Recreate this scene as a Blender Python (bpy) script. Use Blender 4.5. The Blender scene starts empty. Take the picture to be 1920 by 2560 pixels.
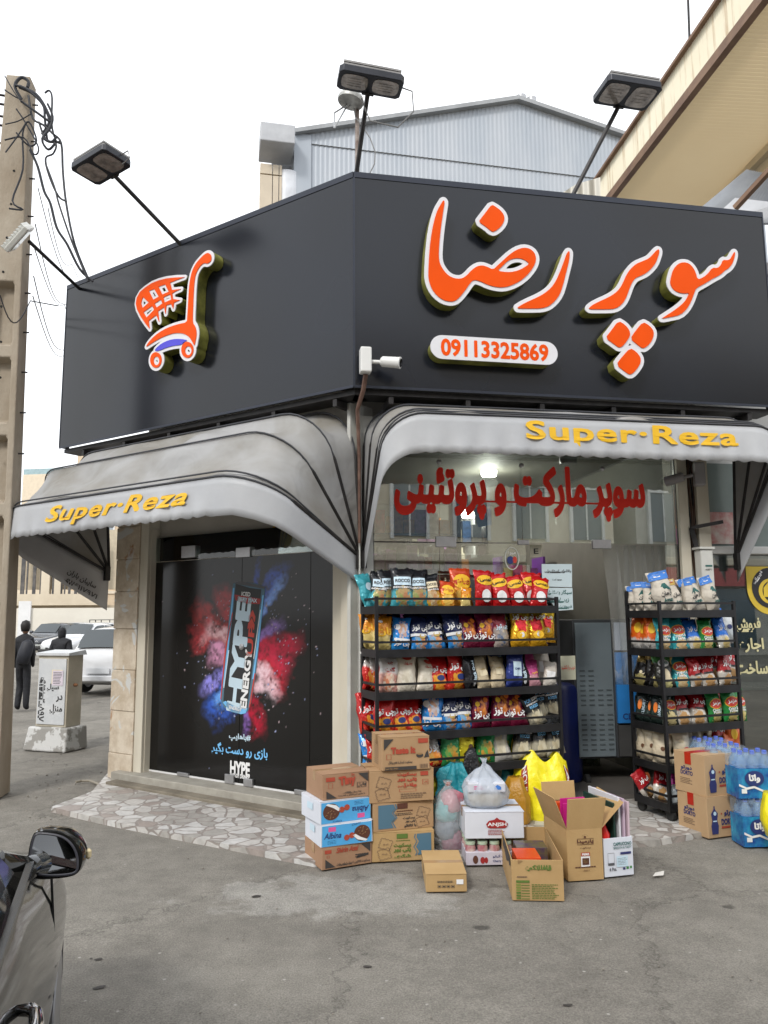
import bpy, bmesh, math, random
import numpy as np
from mathutils import Vector, Matrix, noise as mnoise
random.seed(7)
rad = math.radians
S = bpy.context.scene
COL = S.collection
# ---------------------------------------------------------------- camera
FPX, PITCH, ROLL, EYE = 1923.0, rad(7.76), .0069, 1.6
cd = bpy.data.cameras.new('camera')
cd.sensor_fit = 'VERTICAL'; cd.sensor_height = 24.0; cd.sensor_width = 18.0
cd.lens = 24.0*FPX/2560; cd.clip_start = .05; cd.clip_end = 900
cam = bpy.data.objects.new('camera', cd); COL.objects.link(cam)
cam.matrix_world = Matrix.Translation((0, 0, EYE)) @ Matrix.Rotation(rad(90)+PITCH, 4, 'X') @ Matrix.Rotation(-ROLL, 4, 'Z')
S.camera = cam
# ---------------------------------------------------------------- light
SUN_EL, SUN_AZ = rad(40), rad(205)       # azimuth clockwise from +Y
W = bpy.data.worlds.new('World'); S.world = W; W.use_nodes = True
nt = W.node_tree; nt.nodes.clear()
sky = nt.nodes.new('ShaderNodeTexSky'); sky.sky_type = 'NISHITA'; sky.sun_disc = False
sky.sun_elevation = SUN_EL; sky.sun_rotation = SUN_AZ; sky.air_density = 1.4; sky.dust_density = 2.5
tc = nt.nodes.new('ShaderNodeTexCoord'); nz = nt.nodes.new('ShaderNodeTexNoise')
nz.inputs['Scale'].default_value = 1.6; nz.inputs['Detail'].default_value = 4; nz.inputs['Roughness'].default_value = .45
nt.links.new(tc.outputs['Generated'], nz.inputs['Vector'])
rp = nt.nodes.new('ShaderNodeMapRange'); rp.inputs['From Min'].default_value = .36; rp.inputs['From Max'].default_value = .56
rp.inputs['To Min'].default_value = .80; rp.inputs['To Max'].default_value = .98
nt.links.new(nz.outputs[0], rp.inputs[0])
mx = nt.nodes.new('ShaderNodeMix'); mx.data_type = 'RGBA'
mx.inputs[7].default_value = (12.6, 12.9, 13.3, 1)
nt.links.new(rp.outputs[0], mx.inputs[0]); nt.links.new(sky.outputs[0], mx.inputs[6])
bg = nt.nodes.new('ShaderNodeBackground'); bg.inputs['Strength'].default_value = .1
nt.links.new(mx.outputs[2], bg.inputs['Color'])
wo = nt.nodes.new('ShaderNodeOutputWorld'); nt.links.new(bg.outputs[0], wo.inputs['Surface'])
sd = bpy.data.lights.new('sun', 'SUN'); sd.energy = 1.5; sd.angle = rad(10); sd.color = (1, .965, .91)
sun = bpy.data.objects.new('sun', sd); COL.objects.link(sun)
dv = Vector((math.sin(SUN_AZ)*math.cos(SUN_EL), math.cos(SUN_AZ)*math.cos(SUN_EL), math.sin(SUN_EL)))
sun.rotation_euler = dv.to_track_quat('Z', 'Y').to_euler()
S.view_settings.view_transform = 'Standard'; S.view_settings.look = 'None'
S.view_settings.exposure = .36; S.view_settings.gamma = 1
S.render.engine = 'CYCLES'
S.cycles.max_bounces = 8; S.cycles.transparent_max_bounces = 16; S.cycles.diffuse_bounces = 3; S.cycles.glossy_bounces = 4
S.cycles.sample_clamp_indirect = 4; S.cycles.caustics_reflective = False; S.cycles.caustics_refractive = False
# ---------------------------------------------------------------- geometry helpers
def ray(px, py):
    u = (px-960)/FPX; v = (1280-py)/FPX
    u, v = u+ROLL*v, v-ROLL*u
    return Vector((u, math.cos(PITCH)-v*math.sin(PITCH), math.sin(PITCH)+v*math.cos(PITCH)))
def gp(px, py, z=0.):                      # point of the level z seen there
    r = ray(px, py); return Vector((0, 0, EYE))+r*((z-EYE)/r.z)
def dp(px, py, Y):                         # point at distance Y ahead
    r = ray(px, py); return Vector((0, 0, EYE))+r*(Y/r.y)
class Fr:                                  # upright frame: x right, y into the wall, z up
    def __init__(s, o, ang):
        s.o = Vector((o[0], o[1], 0)); s.a = ang
        s.x = Vector((math.cos(ang), math.sin(ang), 0)); s.y = Vector((-math.sin(ang), math.cos(ang), 0))
    def w(s, x, y, z): return s.o+s.x*x+s.y*y+Vector((0, 0, z))
    def pl(s, px, py, y=0.):
        r = ray(px, py); t = (s.o.dot(s.y)+y)/r.dot(s.y); p = Vector((0, 0, EYE))+r*t
        return ((p-s.o).dot(s.x), p.z)
    def loc(s, p): return ((p-s.o).dot(s.x), (p-s.o).dot(s.y), p.z)
def tag(o, label=None, cat=None, group=None, kind=None):
    if label: o['label'] = label
    if cat: o['category'] = cat
    if group: o['group'] = group
    if kind: o['kind'] = kind
    return o
def thing(name, label, cat, loc=(0, 0, 0), rz=0., group=None):
    o = bpy.data.objects.new(name, None); COL.objects.link(o)
    o.location = loc; o.rotation_euler = (0, 0, rz); o.empty_display_size = .1
    return tag(o, label, cat, group)
def fthing(name, label, cat, F, x=0., y=0., z=0., group=None, rz=0.):
    return thing(name, label, cat, F.w(x, y, z), F.a+rz, group)
def copytree(o, parent=None):
    c = o.copy(); COL.objects.link(c)
    if parent: c.parent = parent
    for ch in list(o.children): copytree(ch, c)
    return c
class MB:
    def __init__(s): s.v = []; s.f = []; s.m = []
    def add(s, vs, fs, mi=0, T=None):
        n = len(s.v)
        s.v += [tuple(T @ Vector(p)) if T is not None else tuple(p) for p in vs]
        s.f += [tuple(i+n for i in f) for f in fs]; s.m += [mi]*len(fs); return s
    def box(s, x0, x1, y0, y1, z0, z1, mi=0, T=None):
        v = [(x, y, z) for z in (z0, z1) for y in (y0, y1) for x in (x0, x1)]
        return s.add(v, [(0, 2, 3, 1), (4, 5, 7, 6), (0, 1, 5, 4), (1, 3, 7, 5), (3, 2, 6, 7), (2, 0, 4, 6)], mi, T)
    def bar(s, a, b, w, h=None, mi=0, up=(0, 0, 1)):
        a, b = Vector(a), Vector(b); h = h or w; d = (b-a); L = d.length; d.normalize()
        u = Vector(up)
        if abs(d.dot(u)) > .98: u = Vector((0, 1, 0))
        sx = d.cross(u).normalized(); sy = sx.cross(d).normalized()
        v = [tuple(p+sx*i*w/2+sy*j*h/2) for p in (a, b) for i, j in ((-1, -1), (1, -1), (1, 1), (-1, 1))]
        return s.add(v, [(3, 2, 1, 0), (4, 5, 6, 7), (0, 1, 5, 4), (1, 2, 6, 5), (2, 3, 7, 6), (3, 0, 4, 7)], mi)
    def tube(s, pts, r, n=8, mi=0, cap=True):
        pts = [Vector(p) for p in pts]; R = r if isinstance(r, (list, tuple)) else [r]*len(pts)
        rings = []; base = len(s.v); pu = None
        for i, p in enumerate(pts):
            d = (pts[min(i+1, len(pts)-1)]-pts[max(i-1, 0)]).normalized()
            if pu is None:
                pu = Vector((0, 0, 1)) if abs(d.z) < .9 else Vector((0, 1, 0))
            sx = d.cross(pu).normalized(); pu = sx.cross(d).normalized()
            for k in range(n):
                t = 2*math.pi*k/n; s.v.append(tuple(p+(sx*math.cos(t)+pu*math.sin(t))*R[i]))
        for i in range(len(pts)-1):
            for k in range(n):
                a = base+i*n+k; b = base+i*n+(k+1) % n
                s.f.append((a, b, b+n, a+n)); s.m.append(mi)
        if cap:
            s.f.append(tuple(base+k for k in reversed(range(n)))); s.m.append(mi)
            e = base+(len(pts)-1)*n; s.f.append(tuple(e+k for k in range(n))); s.m.append(mi)
        return s
    def lathe(s, prof, n=20, mi=0, T=None):   # prof [(r,z)]
        vs = []; fs = []
        for r, z in prof:
            for k in range(n): vs.append((r*math.cos(2*math.pi*k/n), r*math.sin(2*math.pi*k/n), z))
        for i in range(len(prof)-1):
            for k in range(n):
                a = i*n+k; b = i*n+(k+1) % n; fs.append((a, b, b+n, a+n))
        fs.append(tuple(reversed(range(n)))); fs.append(tuple((len(prof)-1)*n+k for k in range(n)))
        return s.add(vs, fs, mi, T)
    def prism(s, poly, y0, y1, mi=0, T=None):   # polygon in xz, ccw seen from -y
        n = len(poly); v = [(x, y0, z) for x, z in poly]+[(x, y1, z) for x, z in poly]
        f = [tuple(range(n)), tuple(reversed(range(n, 2*n)))]+[(i, i+n, (i+1) % n+n, (i+1) % n) for i in range(n)]
        return s.add(v, f, mi, T)
    def grid(s, fn, nu, nv, mi=0):
        b = len(s.v)
        for j in range(nv+1):
            for i in range(nu+1): s.v.append(tuple(fn(i/nu, j/nv)))
        for j in range(nv):
            for i in range(nu):
                a = b+j*(nu+1)+i; s.f.append((a, a+1, a+nu+2, a+nu+1)); s.m.append(mi)
        return s
    def build(s, name, mat, parent=None, smooth=False, bevel=0., solid=0., label=None):
        me = bpy.data.meshes.new(name); me.from_pydata(s.v, [], s.f); me.update()
        mats = mat if isinstance(mat, (list, tuple)) else [mat]
        for m in mats: me.materials.append(m)
        if len(mats) > 1: me.polygons.foreach_set('material_index', s.m)
        o = bpy.data.objects.new(name, me); COL.objects.link(o)
        if parent: o.parent = parent
        if smooth:
            bm = bmesh.new(); bm.from_mesh(me); bmesh.ops.recalc_face_normals(bm, faces=bm.faces)
            for f in bm.faces: f.smooth = True
            if smooth != 2:
                for e in bm.edges:
                    if len(e.link_faces) == 2 and e.calc_face_angle(0) > rad(38): e.smooth = False
            bm.to_mesh(me); bm.free()
        if solid:
            m = o.modifiers.new('s', 'SOLIDIFY'); m.thickness = solid; m.offset = 0
        if bevel:
            m = o.modifiers.new('b', 'BEVEL'); m.width = bevel; m.segments = 2; m.limit_method = 'ANGLE'; m.angle_limit = rad(40)
        if label: o['label'] = label
        return o
def T3(loc=(0, 0, 0), rx=0., ry=0., rz=0., sc=1.):
    return Matrix.Translation(loc) @ Matrix.Rotation(rz, 4, 'Z') @ Matrix.Rotation(ry, 4, 'Y') @ Matrix.Rotation(rx, 4, 'X') @ Matrix.Scale(sc, 4)
# ---- 2D shapes: filling, text, outlines grown by a distance
_tmp = {}
def fill2d(contours, extrude=0.):
    c = bpy.data.curves.new('tmp', 'CURVE'); c.dimensions = '2D'; c.fill_mode = 'BOTH'; c.extrude = extrude
    for ct in contours:
        sp = c.splines.new('POLY'); sp.points.add(len(ct)-1); sp.use_cyclic_u = True
        for i, p in enumerate(ct): sp.points[i].co = (p[0], p[1], 0, 1)
    return _tomesh(c)
def _tomesh(c):
    o = bpy.data.objects.new('tmp', c); me = o.to_mesh()
    vs = [tuple(v.co) for v in me.vertices]; fs = [tuple(p.vertices) for p in me.polygons]
    o.to_mesh_clear(); bpy.data.objects.remove(o); bpy.data.curves.remove(c)
    return vs, fs
PF = {'ا': 'ﺍﺎ', 'آ': 'ﺁﺂ', 'ب': 'ﺏﺐﺑﺒ', 'پ': 'ﭖﭗﭘﭙ', 'ت': 'ﺕﺖﺗﺘ', 'ج': 'ﺝﺞﺟﺠ', 'چ': 'ﭺﭻﭼﭽ', 'خ': 'ﺥﺦﺧﺨ', 'ح': 'ﺡﺢﺣﺤ', 'د': 'ﺩﺪ', 'ر': 'ﺭﺮ', 'ز': 'ﺯﺰ',
      'س': 'ﺱﺲﺳﺴ', 'ش': 'ﺵﺶﺷﺸ', 'ض': 'ﺽﺾﺿﻀ', 'ط': 'ﻁﻂﻃﻄ', 'ع': 'ﻉﻊﻋﻌ', 'ف': 'ﻑﻒﻓﻔ', 'ق': 'ﻕﻖﻗﻘ', 'ک': 'ﮎﮏﮐﮑ', 'گ': 'ﮒﮓﮔﮕ', 'ل': 'ﻝﻞﻟﻠ', 'م': 'ﻡﻢﻣﻤ', 'ن': 'ﻥﻦﻧﻨ',
      'و': 'ﻭﻮ', 'ه': 'ﻩﻪﻫﻬ', 'ی': 'ﯼﯽﯾﯿ', 'ئ': 'ﺉﺊﺋﺌ', 'ذ': 'ﺫﺬ', 'غ': 'ﻍﻎﻏﻐ'}
def ar(s):
    out = []
    for w in s.split(' '):
        r = ''
        for i, ch in enumerate(w):
            if ch not in PF: r += ch; continue
            pj = i > 0 and w[i-1] in PF and len(PF[w[i-1]]) == 4
            nj = len(PF[ch]) == 4 and i+1 < len(w) and w[i+1] in PF
            r += PF[ch][(1 if pj else 0)+(2 if nj else 0)]
        # digits keep their order
        out.append(r if w and w[0] in '۰۱۲۳۴۵۶۷۸۹0123456789' else r[::-1])
    return ' '.join(reversed(out))
def text2d(s, w=None, h=None, bold=0., shear=0., space=1.):
    if any('\u0600' <= c <= '\u06ff' for c in s): s = ar(s)
    k = (s, bold, shear, space)
    if k not in _tmp:
        c = bpy.data.curves.new('tmp', 'FONT'); c.body = s; c.size = 1; c.shear = shear; c.space_character = space; c.resolution_u = 3
        vs, fs = _tomesh(c)
        if bold:
            vs, fs = grow_mesh(vs, fs, bold, .014)
        _tmp[k] = (vs, fs)
    vs, fs = _tmp[k]
    if not vs: return [], []
    xs = [v[0] for v in vs]; ys = [v[1] for v in vs]
    x0, x1, y0, y1 = min(xs), max(xs), min(ys), max(ys)
    sx = w/(x1-x0) if w else None; sy = h/(y1-y0) if h else None
    sx = sx or sy; sy = sy or sx
    return [((v[0]-(x0+x1)/2)*sx, (v[1]-(y0+y1)/2)*sy) for v in vs], fs
def segs_of(vs, fs):
    cnt = {}
    for f in fs:
        for i in range(len(f)):
            a, b = f[i], f[(i+1) % len(f)]; k = (min(a, b), max(a, b)); cnt[k] = cnt.get(k, 0)+1
    return np.array([[vs[a][0], vs[a][1], vs[b][0], vs[b][1]] for (a, b), n in cnt.items() if n == 1])
def grow(sg, r, h):                       # contours of the shape grown by r (grid step h)
    pad = abs(r)+3*h
    x0, y0 = sg[:, [0, 2]].min()-pad, sg[:, [1, 3]].min()-pad
    nx = int((sg[:, [0, 2]].max()+pad-x0)/h)+2; ny = int((sg[:, [1, 3]].max()+pad-y0)/h)+2
    X, Y = np.meshgrid(x0+np.arange(nx)*h, y0+np.arange(ny)*h)
    D = np.full(X.shape, 1e9); I = np.zeros(X.shape, bool)
    for a, b, c, d in sg:
        dx, dy = c-a, d-b; L2 = dx*dx+dy*dy
        if L2 < 1e-14: continue
        t = np.clip(((X-a)*dx+(Y-b)*dy)/L2, 0, 1)
        D = np.minimum(D, (X-a-t*dx)**2+(Y-b-t*dy)**2)
        if b != d:
            c1 = (b > Y) != (d > Y)
            I ^= c1 & (X < (c-a)*(Y-b)/(d-b)+a)
    G = np.where(I, -1, 1)*np.sqrt(D)-r+1e-9
    # marching squares
    nxt = {}
    def pt(e):
        i, j, k = e
        if k == 0: g0, g1 = G[j, i], G[j, i+1]; t = g0/(g0-g1); return (x0+(i+t)*h, y0+j*h)
        g0, g1 = G[j, i], G[j+1, i]; t = g0/(g0-g1); return (x0+i*h, y0+(j+t)*h)
    N = G < 0
    code = N[:-1, :-1]*1+N[:-1, 1:]*2+N[1:, 1:]*4+N[1:, :-1]*8
    tab = {1: [(3, 0)], 2: [(0, 1)], 3: [(3, 1)], 4: [(1, 2)], 5: [(3, 2), (1, 0)], 6: [(0, 2)], 7: [(3, 2)], 8: [(2, 3)], 9: [(2, 0)], 10: [(0, 3), (2, 1)], 11: [(2, 1)], 12: [(1, 3)], 13: [(1, 0)], 14: [(0, 3)]}
    for j, i in zip(*np.nonzero((code > 0) & (code < 15))):
        es = [(i, j, 0), (i+1, j, 1), (i, j+1, 0), (i, j, 1)]
        for a, b in tab[int(code[j, i])]: nxt[es[a]] = es[b]
    cs = []
    while nxt:
        s0 = next(iter(nxt)); c = []; e = s0
        while e in nxt:
            n = nxt.pop(e); c.append(pt(e)); e = n
        if len(c) > 5: cs.append(c)
    return cs
def grow_mesh(vs, fs, r, h, extrude=0.): return fill2d(grow(segs_of(vs, fs), r, h), extrude)
def poly_segs(polys): return np.array([[*p[i], *p[(i+1) % len(p)]] for p in polys for i in range(len(p))])
def smooth_poly(p, it=2):
    for _ in range(it):
        q = []
        for i in range(len(p)):
            a, b = p[i], p[(i+1) % len(p)]
            q += [(a[0]*.75+b[0]*.25, a[1]*.75+b[1]*.25), (a[0]*.25+b[0]*.75, a[1]*.25+b[1]*.75)]
        p = q
    return p
def ell(cx, cy, rx, ry, n=24, a0=0): return [(cx+rx*math.cos(a0+2*math.pi*i/n), cy+ry*math.sin(a0+2*math.pi*i/n)) for i in range(n)]
# ---------------------------------------------------------------- materials
def N(nt, t, **k):
    n = nt.nodes.new(t)
    for a, b in k.items():
        if a in n.inputs: n.inputs[a].default_value = b
        else: setattr(n, a, b)
    return n
def rgba(c): return (c[0], c[1], c[2], 1)
_mats = {}
def mat(name, col, rough=.6, metal=0., var=.1, scale=3., bump=0., bscale=60., spec=.5, coat=0., emis=0., col2=None, lo=.35, hi=.65, detail=5., stretch=None, alpha=1., trans=0., bdist=.02):
    if name in _mats: return _mats[name]
    m = bpy.data.materials.new(name); m.use_nodes = True; _mats[name] = m
    nt = m.node_tree; b = nt.nodes['Principled BSDF']
    b.inputs['Roughness'].default_value = rough; b.inputs['Metallic'].default_value = metal
    b.inputs['Specular IOR Level'].default_value = spec; b.inputs['Coat Weight'].default_value = coat
    b.inputs['Transmission Weight'].default_value = trans; b.inputs['Alpha'].default_value = alpha
    tc = N(nt, 'ShaderNodeTexCoord'); vec = tc.outputs['Object']
    if stretch:
        mp = N(nt, 'ShaderNodeMapping'); mp.inputs['Scale'].default_value = stretch; nt.links.new(vec, mp.inputs[0]); vec = mp.outputs[0]
    nz = N(nt, 'ShaderNodeTexNoise', Scale=scale, Detail=detail, Roughness=.6); nt.links.new(vec, nz.inputs['Vector'])
    mr = N(nt, 'ShaderNodeMapRange'); mr.inputs[1].default_value = lo; mr.inputs[2].default_value = hi; nt.links.new(nz.outputs[0], mr.inputs[0])
    mx = N(nt, 'ShaderNodeMix', data_type='RGBA')
    c2 = col2 or tuple(min(1, c*(1+var)) for c in col); c1 = col if col2 else tuple(c*(1-var) for c in col)
    mx.inputs[6].default_value = rgba(c1); mx.inputs[7].default_value = rgba(c2)
    nt.links.new(mr.outputs[0], mx.inputs[0]); nt.links.new(mx.outputs[2], b.inputs['Base Color'])
    if rough > .05 and rough < 1:
        m2 = N(nt, 'ShaderNodeMapRange'); m2.inputs[3].default_value = max(.02, rough-.07); m2.inputs[4].default_value = min(1, rough+.07)
        nt.links.new(nz.outputs[0], m2.inputs[0]); nt.links.new(m2.outputs[0], b.inputs['Roughness'])
    if bump:
        n2 = N(nt, 'ShaderNodeTexNoise', Scale=bscale, Detail=6., Roughness=.6); nt.links.new(vec, n2.inputs['Vector'])
        bp = N(nt, 'ShaderNodeBump', Strength=bump, Distance=bdist); nt.links.new(n2.outputs[0], bp.inputs['Height']); nt.links.new(bp.outputs[0], b.inputs['Normal'])
    if emis:
        b.inputs['Emission Strength'].default_value = emis; b.inputs['Emission Color'].default_value = rgba(col)
    return m
def flat(name, col, rough=.55, **k): return mat(name, col, rough, var=.03, **k)
def glassmat(name, tint=(.9, .95, .93), refl=.12, rough=0.):
    m = bpy.data.materials.new(name); m.use_nodes = True; nt = m.node_tree; nt.nodes.clear()
    tr = N(nt, 'ShaderNodeBsdfTransparent'); tr.inputs[0].default_value = rgba(tint)
    gl = N(nt, 'ShaderNodeBsdfGlossy', Roughness=rough); gl.inputs[0].default_value = (1, 1, 1, 1)
    fr = N(nt, 'ShaderNodeFresnel', IOR=1.5); mt = N(nt, 'ShaderNodeMath', operation='ADD'); mt.inputs[1].default_value = refl; mt.use_clamp = True
    nt.links.new(fr.outputs[0], mt.inputs[0]); ms = N(nt, 'ShaderNodeMixShader')
    nt.links.new(mt.outputs[0], ms.inputs[0]); nt.links.new(tr.outputs[0], ms.inputs[1]); nt.links.new(gl.outputs[0], ms.inputs[2])
    o = N(nt, 'ShaderNodeOutputMaterial'); nt.links.new(ms.outputs[0], o.inputs[0]); return m
def plasticfilm(name, tint=(.85, .88, .9), milk=.35, col=(.7, .74, .78)):
    m = bpy.data.materials.new(name); m.use_nodes = True; nt = m.node_tree; b = nt.nodes['Principled BSDF']
    b.inputs['Base Color'].default_value = rgba(col); b.inputs['Roughness'].default_value = .2
    tc = N(nt, 'ShaderNodeTexCoord'); nz = N(nt, 'ShaderNodeTexNoise', Scale=22., Detail=3.); nt.links.new(tc.outputs['Object'], nz.inputs['Vector'])
    bp = N(nt, 'ShaderNodeBump', Strength=.7, Distance=.02); nt.links.new(nz.outputs[0], bp.inputs['Height']); nt.links.new(bp.outputs[0], b.inputs['Normal'])
    tr = N(nt, 'ShaderNodeBsdfTransparent'); tr.inputs[0].default_value = rgba(tint); ms = N(nt, 'ShaderNodeMixShader'); ms.inputs[0].default_value = milk
    nt.links.new(tr.outputs[0], ms.inputs[1]); nt.links.new(b.outputs[0], ms.inputs[2]); nt.links.new(ms.outputs[0], nt.nodes['Material Output'].inputs[0]); return m
def vcolmat(name, rough=.3, metal=0., spec=.5):
    m = bpy.data.materials.new(name); m.use_nodes = True; nt = m.node_tree; b = nt.nodes['Principled BSDF']
    a = N(nt, 'ShaderNodeAttribute', attribute_name='Col'); nt.links.new(a.outputs['Color'], b.inputs['Base Color'])
    b.inputs['Roughness'].default_value = rough; b.inputs['Metallic'].default_value = metal; b.inputs['Specular IOR Level'].default_value = spec; return m
# flat prints: shapes laid on a face; F gives (u,v)->point
class Prints:
    def __init__(s, fn): s.fn = fn; s.g = {}
    def put(s, data, cu, cv, key, rot=0., name='printing'):
        vs, fs = data; mb = s.g.setdefault((key, name), MB()); c, sn = math.cos(rot), math.sin(rot)
        mb.add([s.fn(cu+x*c-y*sn, cv+x*sn+y*c) for x, y in [(v[0], v[1]) for v in vs]], fs)
    def text(s, t, cu, cv, key, w=None, h=None, rot=0., **k): s.put(text2d(t, w, h, **k), cu, cv, key, rot, 'lettering')
    def poly(s, pts, key, name='printing', cu=0, cv=0, rot=0): s.put(fill2d([pts]), cu, cv, key, rot, name)
    def polys(s, cts, key, name='printing', cu=0, cv=0, rot=0): s.put(fill2d(cts), cu, cv, key, rot, name)
    def rect(s, u0, u1, v0, v1, key, name='printing', rot=0):
        cu, cv, a, b = (u0+u1)/2, (v0+v1)/2, (u1-u0)/2, (v1-v0)/2
        s.put(([(-a, -b), (a, -b), (a, b), (-a, b)], [(0, 1, 2, 3)]), cu, cv, key, rot, name)
    def frame(s, u0, u1, v0, v1, t, key, name='printing'):
        s.rect(u0, u1, v0, v0+t, key, name); s.rect(u0, u1, v1-t, v1, key, name); s.rect(u0, u0+t, v0+t, v1-t, key, name); s.rect(u1-t, u1, v0+t, v1-t, key, name)
    def lines(s, u0, u1, v0, v1, n, key, rnd=random):      # rows of fine print too small to read
        for i in range(n):
            v = v1-(i+.5)*(v1-v0)/n; hh = (v1-v0)/n*.22; u = u0
            e = u1-rnd.random()*.25*(u1-u0)
            while u < e:
                l = (.05+.09*rnd.random())*(u1-u0); s.rect(u, min(u+l, e), v-hh, v+hh, key); u += l+.02*(u1-u0)
    def build(s, parent):
        for (key, name), mb in s.g.items(): mb.build(name, inks[key] if isinstance(key, str) else key, parent)
inks = {k: flat('ink '+k, c, .55) for k, c in dict(black=(.02, .02, .022), grey=(.09, .09, .1), red=(.55, .05, .03), dred=(.33, .02, .02), white=(.8, .8, .8), navy=(.02, .035, .16), blue=(.05, .2, .6), lblue=(.18, .5, .85),
        green=(.05, .22, .05), yellow=(.85, .5, .02), orange=(.8, .2, .02), brown=(.12, .05, .02), teal=(.02, .35, .4), steel=(.08, .17, .24), pink=(.7, .1, .3), cream=(.75, .65, .45), tan=(.3, .18, .08), gold=(.55, .38, .1), purple=(.2, .05, .35), olive=(.2, .25, .05), pale=(.55, .7, .8), dteal=(.02, .12, .11)).items()}
# ---------------------------------------------------------------- frames of the two shop fronts and the signboard
CX, CY = -.224, 6.403
FL = Fr((CX, CY), rad(-33.7)); FR = Fr((CX, CY), rad(10))
GL = Fr((-.24, 6.055), rad(-33.6)); GR = Fr((-.24, 6.055), rad(10.6))
black_metal = mat('black painted metal', (.018, .018, .02), .42, .3, var=.3, scale=8)
dark_tube = mat('dark tube', (.03, .028, .028), .5, .4, var=.4, scale=10)
white_paint = mat('white paint', (.62, .61, .57), .55, var=.1, scale=3, bump=.05)
cream_paint = mat('cream frame paint', (.55, .5, .4), .5, col2=(.66, .62, .52), scale=2.5, bump=.08, bscale=30, stretch=(1, 1, .25))
steel = mat('brushed steel', (.45, .45, .46), .35, .85, var=.15, scale=6)
rubber = mat('rubber', (.02, .02, .02), .8, var=.2)
wire_mat = mat('cable sheath', (.02, .022, .028), .6, var=.3)
alu = mat('aluminium', (.5, .51, .52), .4, .7, var=.12, scale=4)

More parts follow.
